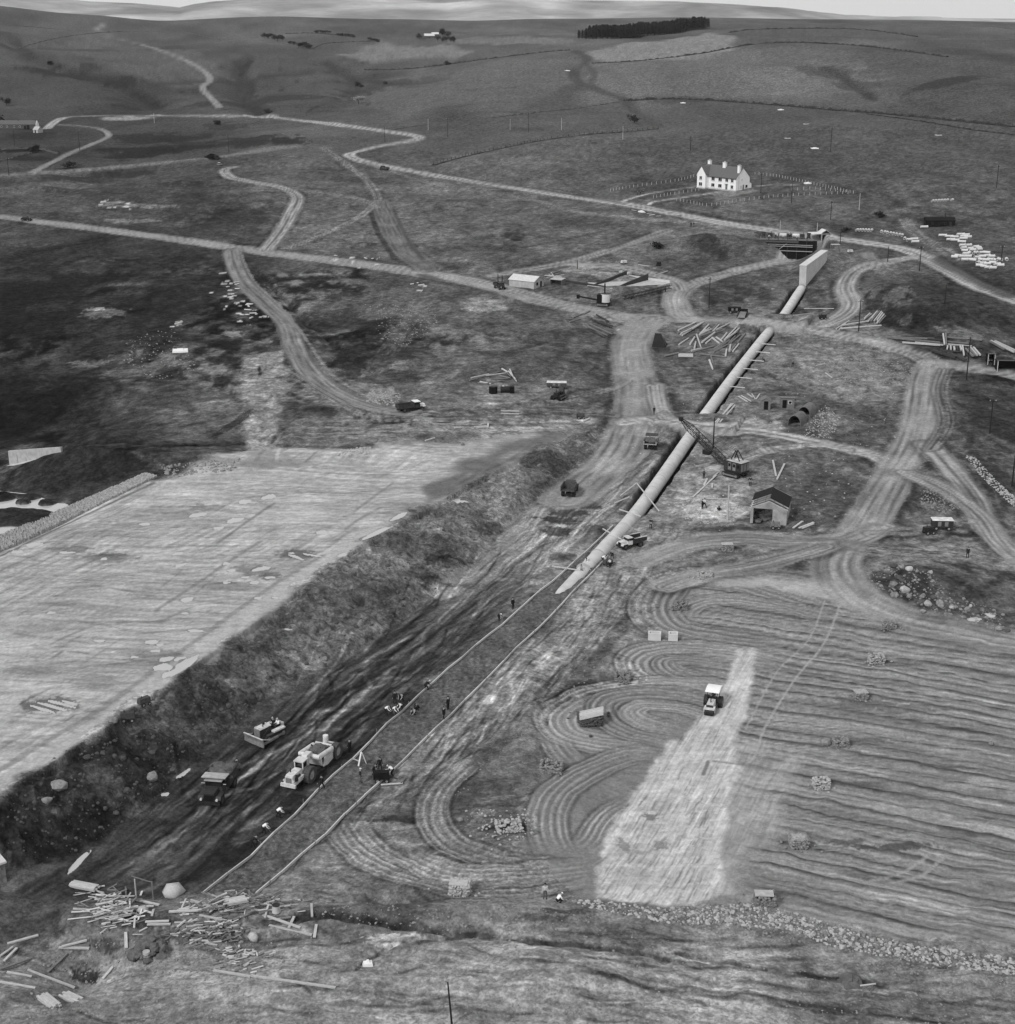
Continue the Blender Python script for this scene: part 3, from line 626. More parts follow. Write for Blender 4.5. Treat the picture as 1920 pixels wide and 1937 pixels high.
T[i] *= 1 + linesm * (.07 * np.sin(row * 1.9 + .5) + .13 * np.exp(-((fr - .18) / .08) ** 2) + .09 * np.exp(-((fr - .82) / .07) ** 2) - .16 * np.exp(-((fr - .02) / .04) ** 2) * vn(u / 9, row, 287) + .17 * fbm(v / .26, u / 16, 285, 4, .65) * 1.6)
Z[i] += .16 * dk * linesm * amp_
for b in [(1700,1255,50,6,84,.5),(1640,1330,90,12,84,.6),(1720,1340,70,9,84,.5),(1700,1600,90,7,66,.75),(1600,1592,50,6,72,.6),(1640,1485,60,6,74,.5),(1760,1470,90,16,104,.4),(1850,1500,60,10,100,.4),(1640,1400,50,6,90,.5),(1560,1420,60,7,140,.4),(1870,1680,60,40,112,.3)]:
    blob(*b)
fa = math.atan2(fdir[1], fdir[0])
strokes(160, [(1300,1110),(1920,1230),(1920,1790),(1440,1700),(1540,1500),(1440,1290)], (4,22), (.2,.6), (.68,.75,1.2,1.28), fa, .05, 651, .02, .8)
# turning loops of the grader along the field's left edge
def band(pl, w, n, base=120, seed=0, strength=.9):
    q = UL(pl, 7)
    i, d, s = line_dist(q, w * .5 + .6)
    m = 1 - sstep(w * .5 - .25, w * .5 + .35, np.abs(d + .06 * fbm(s / 6, d, seed, 2)))
    Ls = s.max() if len(s) else 1; m = m * sstep(0, 7, s) * (1 - sstep(Ls - 7, Ls, s))
    ph = (d / w + .5) * n
    st = .5 + .5 * np.cos(2 * math.pi * (ph + .12 * vn(s / 5, ph, seed + 2)))
    fine = vn(s / 7, d / .16, seed + 4)
    brk = .7 + .3 * vn(s / 11, ph * .8, seed + 6)
    og = np.exp(-((np.abs(d) - w * .5 - .15) / .35) ** 2) * sstep(0, 7, s) * (1 - sstep(Ls - 7, Ls, s)); T[i] *= 1 - .30 * og
    mix(i, m * strength, (base + 10 + 58 * (st ** 1.3 - .55) * brk + 14 * fine) * (1 + .08 * vn(s / 9, d * 0 + seed, seed)))
    Z[i] -= .10 * m * (1 - st)
    return i, m
blob(1150,1460,150,90,98,.4)
B = [([(1580,1155),(1430,1108),(1330,1092),(1270,1104),(1238,1138),(1246,1175),(1300,1200),(1400,1215),(1500,1225)],8,6),
     ([(1600,1175),(1440,1140),(1350,1135),(1300,1152),(1290,1176)],4.5,4),
     ([(1500,1262),(1400,1238),(1300,1228),(1240,1232),(1207,1250),(1222,1275),(1290,1296),(1400,1318)],6.5,6),
     ([(1400,1265),(1310,1248),(1262,1250),(1280,1272),(1380,1292)],4,4),
     ([(1440,1330),(1330,1303),(1230,1300),(1140,1310),(1080,1335),(1056,1362),(1080,1390),(1150,1405),(1280,1420)],6.5,6),
     ([(1400,1352),(1280,1322),(1200,1318),(1155,1330),(1160,1355),(1200,1380),(1300,1402)],6,6),
     ([(1380,1370),(1290,1340),(1215,1335),(1195,1350),(1230,1370),(1320,1388)],3.5,4),
     ([(1045,1385),(1056,1415),(1078,1438),(1106,1455)],4,4),
     ([(1098,1408),(1110,1425),(1112,1445)],4.5,5),([(1130,1410),(1180,1416),(1240,1430)],4,5),
     ([(1260,1424),(1190,1430),(1120,1455),(1070,1485),(1040,1520),(1034,1560),(1045,1600),(1062,1625)],4.6,5),
     ([(1275,1465),(1200,1462),(1150,1466)],5,5),([(1120,1480),(1170,1495),(1215,1512)],5,6),([(1080,1510),(1100,1540),(1130,1560)],6,7),([(1070,1570),(1090,1590),(1105,1605)],3,4),
     ([(1215,1512),(1165,1535),(1140,1560),(1122,1590),(1090,1615)],4,5),
     ([(1006,1510),(1000,1540),(1010,1565)],2.6,3),
     ([(905,1425),(860,1465),(828,1500),(818,1540),(832,1575),(870,1605),(960,1632),(1060,1642),(1140,1634)],3.8,4),
     ([(640,1540),(680,1600),(760,1645),(880,1672),(1000,1672),(1130,1652)],5,6),([(740,1600),(840,1650),(960,1656),(1130,1642)],4,5),
     ([(1010,1060),(1010,1060)],1,1)]
for k, (pl, w, n) in enumerate(B[:-1]): band(pl, w, n, 118 + (k * 7) % 17, 300 + k)
# pale graded strip at the far side of the field and the rolled clay
i, m = area([(1290,1100),(1400,1095),(1500,1095),(1590,1105),(1625,1140),(1500,1122),(1350,1104)], 166, 1, .8, ROLLED, wob=1, wl=6, amp=.08)
i, m = area([(1385,1400),(1440,1408),(1482,1440),(1500,1440),(1500,1470),(1522,1472),(1522,1492),(1440,1496),(1482,1540),(1482,1562),(1472,1600),(1420,1612),(1385,1650),(1372,1690),(1300,1700),(1250,1690),(1330,1500)], 158, 1.2, .62, ROLLED, wob=1.2, wl=3, amp=.06)
i2_, m2_ = i, m
i, m = area([(1395,1230),(1412,1232),(1415,1226),(1430,1226),(1424,1282),(1410,1360),(1388,1402),(1398,1450),(1380,1500),(1365,1600),(1370,1690),(1300,1712),(1128,1700),(1130,1640),(1150,1570),(1200,1500),(1230,1460),(1240,1435),(1255,1430),(1262,1400),(1290,1400),(1330,1352),(1372,1290)], 178, .5, 1, ROLLED, wob=.28, wl=1.6, amp=.05)
rd = np.array(unproj(1180, 1640)) - np.array(unproj(1400, 1290)); 
streaks(i, m, rd[0], rd[1], 8, .22, .11, 291, 4, .02)
streaks(i, m, 1, .15, 4, .5, .07, 295, 4, .05)
streaks(i2_, m2_, rd[0], rd[1], 5, .3, .10, 297, 4, .05)
strokes(200, [(1140,1690),(1160,1560),(1250,1430),(1380,1300),(1400,1300),(1390,1420),(1340,1600),(1370,1690)], (1.5,6), (.08,.2), (.62,.7,.78), math.atan2(rd[1], rd[0]), .04, 655, .02, .7)
for b in [(1230,1545,14,8,96,.7),(1250,1600,18,10,104,.6),(1180,1600,12,14,110,.6),(1200,1650,40,10,150,.4),(1440,1620,30,12,134,.4)]: blob(*b)
for pl, w, g in [([(1590,1140),(1560,1215),(1500,1290),(1445,1380),(1420,1440),(1330,1500),(1300,1540)],.35,160),([(1560,1135),(1530,1210),(1470,1270),(1410,1380)],.3,152),([(1760,1615),(1710,1650),(1640,1668)],.45,150),([(1790,1618),(1745,1655),(1690,1670)],.45,150),([(1340,1440),(1330,1465)],.5,92),([(1350,1440),(1450,1453)],.5,110)]:
    line(pl, w, g, .7, soft=.5)
area([(1075,1702),(1250,1718),(1430,1710),(1560,1745),(1740,1790),(1930,1815),(1930,1848),(1800,1832),(1570,1792),(1370,1754),(1100,1716)], 92, .6, .7, None, .4, 2)
line([(1420,1700),(1600,1745),(1760,1770),(1900,1790)], 2.0, 150, .5, soft=.6)
# culvert bed: crushed stone strip between its two rails
BED_PX = ([(385,1692),(830,1283),(1160,996)], [(486,1692),(862,1345),(1150,1054)])
bl, br = UL(BED_PX[0], 3, False), UL(BED_PX[1], 3, False)
i, m = poly_mask(np.vstack([bl, br[::-1]]), .4, .1, 3, 1)
mix(i, m, 92 + 20 * vn(X[i] / .42, Y[i] / .42, 311) + 14 * fbm(X[i] / 3, Y[i] / 3, 313, 3)); zone[i[m > .5]] = BED
Z[i] += .12 * m * vn(X[i] / .5, Y[i] / .5, 315)
# trench beside the culvert: toned darker than the surrounding ground
for i, m in PUD_WET: mix(i, m * .55, 104)
mix(pool_i, pool_m * (1 - isl) * .9, 130); mix(pool_i, pool_m * isl * .9, 46)
mix(HOLE[0], HOLE[1] * .85, 44)  # shade of the valve house hole painted into the ground tone
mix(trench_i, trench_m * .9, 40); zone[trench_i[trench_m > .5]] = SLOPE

# ---- roads and tracks
def road(pl, w, g=150, ruts=2, z=ROAD, strength=.92, verge=True, seed=0, soft=.28):
    i, d, s, m = line(pl, w, g, strength, soft=soft, z=z, n=5)
    vi, vd, vs = line_dist(UL(pl, 5), w * .5 + 2.6)
    vm = np.exp(-((np.abs(vd) - w * .5 - .9) / .75) ** 2) * np.clip(.35 + 1.1 * fbm(vs / 11, np.sign(vd) * 3.3, 421 + seed, 3), 0, 1) * np.clip(.9 / LINE_CELL, 0, 1)
    if verge and z == ROAD: T[vi] *= 1 - .34 * vm; Z[vi] += .22 * vm * (math.hypot(*unproj(*pl[len(pl) // 2])) < 450)
    i, d, s = line_dist(UL(pl, 5), w * .9)
    LCELL = LINE_CELL
    m = 1 - sstep(w * .5 * (1 - soft), w * .5 * (1 + soft), np.abs(d))
    aa = np.clip(.8 / LINE_CELL, 0, 1)
    T[i] *= 1 + m * aa * (.20 * fbm(d / .55, s / 16, 401 + seed, 4) + .14 * fbm(s / 5, d / 2, 405 + seed, 3))
    if ruts:
        for c in ((-.22, .22) if ruts == 2 else (-.32, -.12, .12, .32)):
            q = aa * np.exp(-((d / w - c) / .055) ** 2)
            T[i] *= 1 - .30 * q * m * np.clip(.6 + fbm(s / 9, d * 0, 411 + seed, 2), 0, 1); Z[i] -= .06 * q * m
        T[i] *= 1 + .10 * aa * np.exp(-((np.abs(d) / w - .11) / .06) ** 2) * m
        if ruts == 2 and w < 9: a2 = np.clip(w / 5 / LCELL, 0, 1) * m; T[i] *= 1 + a2 * (.16 * np.exp(-((np.abs(d) / w - .25) / .10) ** 2) - .26 * np.exp(-(d / w / .09) ** 2) * np.clip(.8 + vn(s / 14, s * 0, 431 + seed), 0, 1.2) - .20 * np.exp(-((np.abs(d) / w - .46) / .07) ** 2))
road([(-30,408),(60,417),(300,448),(470,473),(650,496),(830,522),(930,542),(1050,574),(1180,601)], 9.5, 148, 4)
road([(0,332),(150,322),(300,308),(420,296),(500,283),(560,276)], 11, 118, 0, None, .9)
road([(0,347),(150,338),(320,319),(420,307)], 5, 52, 0, None, .75)
road([(440,316),(424,322),(436,335),(475,344),(530,354),(562,372),(552,400),(533,435),(503,472)], 6.5, 140, 2, seed=2)
road([(612,280),(640,300),(690,338),(712,368),(716,385)], 5, 112, 2, None, .8, seed=3)
road([(716,380),(733,420),(762,470),(812,508)], 9, 106, 4, seed=3)
line([(700,395),(715,440),(748,492)], 2.2, 50, .7); line([(745,400),(770,450),(800,490)], 1.6, 64, .6)
road([(545,470),(620,440),(680,410),(706,388)], 4.5, 118, 2, None, .85, seed=4)
road([(560,358),(620,366),(680,376),(715,392)], 4.5, 116, 2, None, .85, seed=4)
road([(60,327),(128,292),(190,266),(206,255),(190,244),(150,238),(108,236)], 4.5, 132, 0, seed=5)
road([(88,243),(112,226),(150,220),(250,219),(400,219),(500,221),(560,227),(640,236),(720,247),(775,255),(793,260),(772,267),(720,276),(680,286),(661,292),(672,300),(705,309),(800,328),(940,350),(1080,372),(1180,386),(1280,405),(1370,422),(1440,433),(1500,441),(1590,452),(1650,461),(1720,475),(1800,514),(1850,540),(1930,572)], 8.0, 152, 2, seed=6)
area([(195,222),(250,219),(300,222),(235,228),(190,227)], 158, 4, .8)
road([(416,204),(404,190),(383,166),(398,150),(380,130),(330,105),(270,85),(212,71),(190,62)], 6.5, 138, 0, seed=7, soft=.5)
road([(184,55),(200,43)], 8, 140, 0, seed=8, soft=.5)
road([(110,57),(130,62),(150,64)], 6, 100, 0, None, seed=8, soft=.5)
road([(690,308),(800,342),(900,362),(1000,376),(1080,398),(1150,408)], 4, 112, 0, None, .7, seed=9)
road([(1725,487),(1682,494),(1640,503),(1611,519),(1599,545),(1611,574),(1596,595),(1558,614)], 6.8, 140, 2, seed=10)
road([(1640,478),(1650,490),(1690,494)], 5, 120, 2, seed=10)
road([(1504,489),(1420,506),(1350,525),(1300,541),(1278,560),(1283,590),(1300,604)], 8, 146, 4, seed=11)
road([(932,521),(975,514),(1058,500),(1125,483),(1200,457),(1262,436)], 6.5, 128, 2, seed=12)
road([(1080,500),(1140,502),(1200,510),(1270,531),(1286,548)], 6.5, 136, 2, seed=13)
road([(1150,408),(1220,414),(1300,420),(1370,430)], 7, 130, 0, None, .6, seed=14)
road([(1180,599),(1300,605),(1390,607),(1460,612),(1570,630),(1650,645),(1730,668),(1762,686),(1800,691),(1860,698),(1935,713)], 7.2, 150, 4, seed=15)
road([(1235,605),(1205,625),(1192,655),(1198,700),(1206,745),(1200,785),(1190,820),(1170,860),(1120,905),(1070,945)], 10.5, 138, 4, seed=16)
area([(1175,604),(1290,606),(1225,622),(1218,690),(1238,740),(1245,775),(1180,778),(1178,720),(1188,700),(1178,640)], 140, 2, .7, wob=2, wl=8)
road([(1238,730),(1246,770),(1262,790)], 5, 130, 2, seed=17)
road([(1180,800),(1235,793),(1310,803),(1400,813),(1467,822),(1565,842),(1650,861),(1695,886)], 5.6, 150, 2, seed=18)
road([(1766,690),(1752,720),(1747,765),(1738,805),(1722,850),(1692,900),(1662,950),(1632,1000),(1600,1028),(1578,1062),(1585,1095),(1622,1135),(1700,1167),(1800,1190),(1930,1218)], 8.2, 140, 4, seed=19)
area([(1735,690),(1800,695),(1770,712),(1768,790),(1750,850),(1700,890),(1715,840),(1730,780)], 142, 2, .6, wob=2, wl=8)
road([(1756,842),(1800,890),(1842,942),(1872,1000),(1925,1052)], 5, 132, 2, seed=20)
road([(1715,893),(1790,930),(1850,976),(1885,1025),(1925,1060)], 5, 134, 2, seed=21)
road([(1790,700),(1778,740),(1790,800),(1760,850)], 4.5, 98, 2, None, .7, seed=22)
road([(1660,1000),(1600,1022),(1500,1026),(1400,1019),(1300,1030),(1215,1060)], 6.5, 136, 4, seed=23)
road([(1560,1035),(1440,1068),(1340,1085),(1260,1110)], 5, 138, 4, seed=24)
road([(1610,1030),(1700,1045),(1800,1052),(1925,1075)], 6, 124, 4, None, .8, seed=25)
road([(1650,1010),(1740,1000),(1830,985)], 4, 122, 2, None, .6, seed=26)
road([(1400,870),(1460,850),(1540,842),(1600,850)], 4, 128, 2, None, .8, seed=27)
road([(438,474),(444,500),(462,535),(500,572),(540,612),(557,655),(582,702),(632,742),(700,770),(770,782)], 6.5, 118, 2, seed=28)
line([(455,478),(480,530),(540,590),(585,650),(630,710),(720,765)], 1.0, 140, .6); line([(425,478),(432,505),(455,545),(520,605)], 1.0, 132, .6)
road([(740,780),(880,782),(1020,775),(1160,785)], 4.5, 110, 2, None, .6, seed=29)
road([(540,700),(640,760),(720,792),(900,800),(1100,792)], 3.5, 126, 2, None, .5, seed=30)
road([(900,770),(1000,768),(1140,740),(1185,720)], 3.5, 108, 2, None, .6, seed=31)
road([(870,700),(800,748),(760,768)], 1.6, 112, 0, None, .6, seed=31)
road([(1720,430),(1712,415),(1730,440),(1790,475),(1810,492)], 6, 112, 2, None, .8, seed=32)
road([(1570,385),(1650,400),(1705,412)], 3, 104, 0, None, .5, seed=33)
area([(1150,470),(1260,436),(1340,440),(1280,478),(1180,500)], 116, 3, .5, wob=3, wl=10)
area([(1065,510),(1095,498),(1190,520),(1210,535),(1150,540)], 158, 1.2, .6, wob=2, wl=6)
area([(1540,478),(1640,470),(1660,490),(1600,510),(1545,530)], 112, 2, .6, wob=2, wl=6)
# white concrete paths of the house
for pl in [[(1178,381),(1195,375),(1240,364),(1325,352)],[(1228,387),(1240,381),(1300,372),(1372,361)],[(1430,352),(1470,349),(1505,350)]]:
    line(pl, 1.8, 205, .9, z=ROAD, soft=.2)
area([(1335,368),(1380,362),(1440,358),(1440,362),(1380,372)], 128, 1.5, .7)
# dark lines of ditches and banks
for pl, w, dpt in DITCH: line(pl, w * 1.3, 40, .6, breakup=.5, soft=.5)
for pl, w, g in [([(1085,95),(1112,112),(1086,135),(1094,154),(1140,175),(1178,188),(1200,212)],9,66),([(1105,118),(1125,140),(1120,160),(1160,178)],5,74),([(1200,212),(1225,228),(1250,240)],6,72),([(640,290),(560,285)],3,70),
                 ([(0,495),(100,470),(200,455)],6,40),([(0,590),(110,540),(260,520)],8,36),([(800,520),(860,540),(930,555)],4,66),([(1180,385),(1080,368),(900,340),(760,312)],3,66),([(1280,395),(1400,418),(1540,420),(1650,445)],4,58),([(1150,412),(1240,425)],3,70),
                 ([(760,466),(850,455),(1010,440),(1170,425)],3,64),([(920,480),(1060,455),(1190,425)],2.4,58),([(1150,470),(1230,440)],2.4,56),([(520,370),(600,380),(690,392)],1.5,80),([(770,330),(900,345),(1080,360)],2,72),
                 ([(1600,410),(1690,418)],3,62),([(1740,660),(1830,672),(1915,690)],4,48),([(1780,490),(1850,530),(1915,560)],7,50),([(1380,515),(1300,528)],2,66)]:
    line(pl, w, g, .65, soft=.5)
# bright fragments of pale clay and broken stone
for k, (px, py, n, sx, sy) in enumerate([(445,545,9,14,16),(470,600,8,20,10),(440,565,8,10,10),(660,490,6,40,6),(800,540,5,10,6),(230,390,8,40,4),(330,612,4,12,5)]):
    for q in range(n):
        blob(px + RNG.normal() * sx, py + RNG.normal() * sy, RNG.uniform(3, 7), RNG.uniform(1, 2.2), 190, .9, q)
PX, PY = project(X, Y, Z)
near = D < 176
zone[(zone == 0) & near] = ROUGH
for b in []: pass
rg = np.nonzero((zone == ROUGH))[0]
s1 = fbm(X[rg] / 1.1, Y[rg] / .8, 501, 4); s2 = fbm(X[rg] / 16 + Y[rg] / 20, Y[rg] / 2.4 + X[rg] / 40, 505, 5)
T[rg] *= 1 + .15 * s1 + .17 * s2

strokes(230, [(-20,1730),(560,1720),(1100,1730),(1400,1770),(1940,1860),(1940,1950),(-20,1950)], (2,16), (.12,.45), (.5,.62,.72,1.15,1.25), -.12, .22, 661, .07, .7)
strokes(40, [(400,1740),(1300,1760),(1900,1900),(300,1900)], (12,34), (.25,.7), (.5,.6,.7,1.2), -.15, .12, 663, .04, .7)
# tussocks and stones of the open ground
op = np.nonzero((zone == G_) & (D < 900))[0]
T[op] *= 1 + .20 * fbm(X[op] / 2.4, Y[op] / 3.4, 511, 3) + .10 * vn(X[op] / 1.1, Y[op] / 1.6, 517)
mo = sstep(-.05, .4, fbm(X[op] / 26, Y[op] / 44, 521, 4)) * (1 - sstep(480, 800, D[op])); west = sstep(60, -40, X[op]); mo = mo * np.clip((112 - T[op]) / 24, 0, 1)
T[op] *= 1 + (.22 + .26 * west) * mo * np.tanh(4.5 * fbm(X[op] / 3.6, Y[op] / 7, 525, 5, .6))
T = np.clip(T, 14, 235)
ALB = np.where(T / 255 <= .04045, T / 255 / 12.92, ((T / 255 + .055) / 1.055) ** 2.4) / LUM
# ------------------------------------------------------------------ materials
def nodes_of(m):
    m.use_nodes = True; nt = m.node_tree; nt.nodes.clear(); return nt, nt.nodes, nt.links
def ground_mat(name, s1, a1, s2, a2, bump, s3=2.0, a3=.14):
    m = bpy.data.materials.new(name); nt, N, L = nodes_of(m)
    out = N.new('ShaderNodeOutputMaterial'); b = N.new('ShaderNodeBsdfDiffuse'); b.inputs['Roughness'].default_value = .6
    at = N.new('ShaderNodeAttribute'); at.attribute_name = 'albedo'
    tc = N.new('ShaderNodeTexCoord')
    def noise(sc, det):
        n = N.new('ShaderNodeTexNoise'); n.inputs['Scale'].default_value = sc; n.inputs['Detail'].default_value = det; n.inputs['Roughness'].default_value = .62
        L.new(tc.outputs['Object'], n.inputs['Vector']); return n
    def rng(n, a):
        r = N.new('ShaderNodeMapRange'); r.inputs[1].default_value = .34; r.inputs[2].default_value = .66; r.inputs[3].default_value = 1 - a; r.inputs[4].default_value = 1 + a
        L.new(n.outputs['Fac'], r.inputs[0]); return r
    n1 = noise(s1, 5); n2 = noise(s2, 3)
    r1, r2 = rng(n1, a1), rng(n2, a2)
    mu = N.new('ShaderNodeMath'); mu.operation = 'MULTIPLY'; L.new(r1.outputs[0], mu.inputs[0]); L.new(r2.outputs[0], mu.inputs[1])
    vo = N.new('ShaderNodeTexVoronoi'); vo.inputs['Scale'].default_value = s3
    wr = N.new('ShaderNodeVectorMath'); wr.operation = 'MULTIPLY_ADD'; wr.inputs[1].default_value = (.9 / s3,) * 3; L.new(n2.outputs['Color'], wr.inputs[0]); L.new(tc.outputs['Object'], wr.inputs[2]); L.new(wr.outputs[0], vo.inputs['Vector'])
    vr = N.new('ShaderNodeMapRange'); vr.inputs[3].default_value = 1 - a3; vr.inputs[4].default_value = 1 + a3; L.new(vo.outputs['Color'], vr.inputs[0])
    m3 = N.new('ShaderNodeMath'); m3.operation = 'MULTIPLY'; L.new(mu.outputs[0], m3.inputs[0]); L.new(vr.outputs[0], m3.inputs[1]); mu = m3
    mv = N.new('ShaderNodeMath'); mv.operation = 'MULTIPLY'; L.new(at.outputs['Fac'], mv.inputs[0]); L.new(mu.outputs[0], mv.inputs[1])
    cc = N.new('ShaderNodeCombineColor')
    for k in range(3): L.new(mv.outputs[0], cc.inputs[k])
    L.new(cc.outputs[0], b.inputs['Color'])
    bp = N.new('ShaderNodeBump'); bp.inputs['Strength'].default_value = bump; bp.inputs['Distance'].default_value = .25
    L.new(n1.outputs['Fac'], bp.inputs['Height']); L.new(bp.outputs[0], b.inputs['Normal'])
    L.new(b.outputs[0], out.inputs['Surface'])
    return m
ZONES = {G_: ('grassland', ground_mat('grassland', .5, .36, 1.8, .34, .9, 1.1, .26)), ROAD: ('dirt_road', ground_mat('dirt_road', .9, .14, 3.0, .14, .4, 1.8, .10)),
         PAD: ('clay_platform', ground_mat('clay', .8, .12, 2.6, .12, .35, 1.6, .07)), SLOPE: ('cutting_slope', ground_mat('cutting', .8, .42, 2.6, .36, 1.0, 1.6, .34)),
         FLOOR: ('excavation_floor', ground_mat('wet_soil', .9, .22, 3.0, .24, .7, 2.0, .2)), FIELD: ('graded_field', ground_mat('graded_soil', 1.1, .13, 3.4, .15, .4, 2.4, .11)),
         BED: ('stone_bed', ground_mat('crushed_stone', 2.2, .34, 6.0, .26, .9)), ROLLED: ('rolled_clay', ground_mat('rolled_clay', 1.2, .08, 4.0, .07, .2)),
         MOUNT: ('mountains', ground_mat('mountain', .006, .14, .03, .10, .0)), ROUGH: ('rough_ground', ground_mat('rough_soil', .9, .28, 3.2, .3, 1.0, 2.2, .26)),
         PITCHING: ('stone_strip', ground_mat('pitching', 1.6, .22, 4.5, .25, .8))}
def build_land():
    r = np.arange(NR - 1)[:, None] * NC + np.arange(NC - 1)[None, :]
    quads = np.stack([r, r + 1, r + NC + 1, r + NC], -1).reshape(-1, 4)
    fz_ = zone[quads[:, 0]]
    co = np.column_stack([X, Y, Z]).astype(np.float32)
    for zid, (name, mat) in ZONES.items():
        q = quads[fz_ == zid]
        if not len(q): continue
        used, inv = np.unique(q.ravel(), return_inverse=True)
        me = bpy.data.meshes.new(name)
        me.vertices.add(len(used)); me.vertices.foreach_set('co', co[used].ravel())
        me.loops.add(len(q) * 4); me.loops.foreach_set('vertex_index', inv.astype(np.int32))
        me.polygons.add(len(q)); me.polygons.foreach_set('loop_start', np.arange(len(q), dtype=np.int32) * 4)
        me.polygons.foreach_set('use_smooth', np.ones(len(q), bool))
        a = me.attributes.new('albedo', 'FLOAT', 'POINT'); a.data.foreach_set('value', ALB[used].astype(np.float32))
        me.update(calc_edges=True)
        me.materials.append(mat)
        o = bpy.data.objects.new(name, me); COL.objects.link(o); o['kind'] = 'structure'
build_land()
# ------------------------------------------------------------------ building blocks for the things on the land
def lin(t):
    t = t / 255.0
    return t / 12.92 if t <= .04045 else ((t + .055) / 1.055) ** 2.4
_M = {}
def mat(name, tone, rough=.8, var=.25, scale=1.5, metal=0.0, bump=0.0, streak=None):
    if name in _M: return _M[name]
    m = bpy.data.materials.new(name); nt, N, L = nodes_of(m)
    out = N.new('ShaderNodeOutputMaterial'); b = N.new('ShaderNodeBsdfPrincipled')
    b.inputs['Roughness'].default_value = rough; b.inputs['Metallic'].default_value = metal; b.inputs['Specular IOR Level'].default_value = .5 if rough < .2 else .12
    tc = N.new('ShaderNodeTexCoord'); n = N.new('ShaderNodeTexNoise'); n.inputs['Scale'].default_value = scale; n.inputs['Detail'].default_value = 5
    info = N.new('ShaderNodeObjectInfo')
    ad = N.new('ShaderNodeVectorMath'); ad.operation = 'ADD'
    if streak:
        mp = N.new('ShaderNodeMapping'); mp.inputs['Scale'].default_value = streak
        L.new(tc.outputs['Object'], mp.inputs['Vector']); L.new(mp.outputs[0], ad.inputs[0])
    else: L.new(tc.outputs['Object'], ad.inputs[0])
    sc = N.new('ShaderNodeVectorMath'); sc.operation = 'SCALE'; sc.inputs['Scale'].default_value = 37.0
    cb = N.new('ShaderNodeCombineXYZ')
    for k in range(3): L.new(info.outputs['Random'], cb.inputs[k])
    L.new(cb.outputs[0], sc.inputs[0]); L.new(sc.outputs[0], ad.inputs[1]); L.new(ad.outputs[0], n.inputs['Vector'])
    r = N.new('ShaderNodeMapRange'); r.inputs[1].default_value = .3; r.inputs[2].default_value = .7
    a = lin(tone) / LUM
    r.inputs[3].default_value = max(.004, a * (1 - var)); r.inputs[4].default_value = min(.9, a * (1 + var))
    L.new(n.outputs['Fac'], r.inputs[0])
    rv = N.new('ShaderNodeMapRange'); rv.inputs[3].default_value = 1 - var * .5; rv.inputs[4].default_value = 1 + var * .4
    L.new(info.outputs['Random'], rv.inputs[0])
    mu = N.new('ShaderNodeMath'); mu.operation = 'MULTIPLY'; L.new(r.outputs[0], mu.inputs[0]); L.new(rv.outputs[0], mu.inputs[1])
    cc = N.new('ShaderNodeCombineColor')
    for k in range(3): L.new(mu.outputs[0], cc.inputs[k])
    L.new(cc.outputs[0], b.inputs['Base Color'])
    if bump:
        bp = N.new('ShaderNodeBump'); bp.inputs['Strength'].default_value = bump; bp.inputs['Distance'].default_value = .05
        L.new(n.outputs['Fac'], bp.inputs['Height']); L.new(bp.outputs[0], b.inputs['Normal'])
    L.new(b.outputs[0], out.inputs['Surface'])
    _M[name] = m
    return m
WHITE = mat('white_paint', 236, .6, .06); PLASTER = mat('white_render', 244, .8, .04, 1.0); PALE = mat('pale_machine_paint', 204, .5, .24, 1.4); MIDP = mat('grey_machine_paint', 122, .5, .25, 2)
DARKP = mat('dark_machine_paint', 58, .5, .3, 2); STEEL = mat('dark_steel', 46, .5, .35, 3); BLACK = mat('black_tarred', 22, .7, .3); RUBBER = mat('rubber', 44, .85, .25, 3); TYREM = mat('dusty_rubber', 84, .9, .3, 3)
RIM = mat('wheel_rim', 150, .6, .2, 3); GLASS = mat('dark_window_glass', 30, .15, .1); TIMBER = mat('sawn_timber', 184, .85, .24, 2.0, streak=(1, 6, 6)); TIMD = mat('weathered_timber', 118, .9, .3, 2.0, streak=(1, 6, 6)); TIMB = mat('dark_timber', 66, .9, .3, 2)
CONC = mat('concrete', 204, .85, .10, .7, bump=.2); CONCD = mat('grey_concrete', 176, .9, .18, 1.2, bump=.3); PIPEM = mat('pipe_concrete', 208, .8, .05, 1.5); SLATE = mat('slate_roof', 98, .7, .10, 2.5); SHEET = mat('corrugated_sheet', 208, .55, .14, 1.4)
RAILM = mat('pale_timber', 206, .85, .15, 2.0, streak=(1, 6, 6)); STONE = mat('rubble_stone', 128, .9, .38, 2.2, bump=.5); STONEP = mat('pale_stone', 166, .9, .25, 2.2, bump=.4); STONED = mat('dark_stone', 84, .9, .35, 2, bump=.5); TARP = mat('black_tarpaulin', 34, .7, .3, 1.5); CANVAS = mat('grey_canvas', 112, .85, .25, 2)
LEAF = mat('foliage', 52, .9, .5, .8); LEAFD = mat('conifer_foliage', 36, .95, .45, .5); LEAFP = mat('pale_foliage', 134, .9, .3, .8); BARK = mat('bark', 48, .9, .3, 3); HEDGE = mat('hedge_foliage', 58, .95, .5, .9); POLE = mat('pole_timber', 40, .85, .25, 3); POLEP = mat('pale_post', 176, .8, .2, 3)
SKIN = mat('skin', 150, .6, .06); HAIR = mat('dark_hair', 34, .8, .1); CDARK = mat('dark_cloth', 36, .9, .25, 4); CMID = mat('grey_cloth', 92, .9, .25, 4); CWHITE = mat('white_shirt', 238, .9, .05, 4); CPALE = mat('pale_cloth', 182, .9, .12, 4); BOOT = mat('boots', 28, .7, .2)
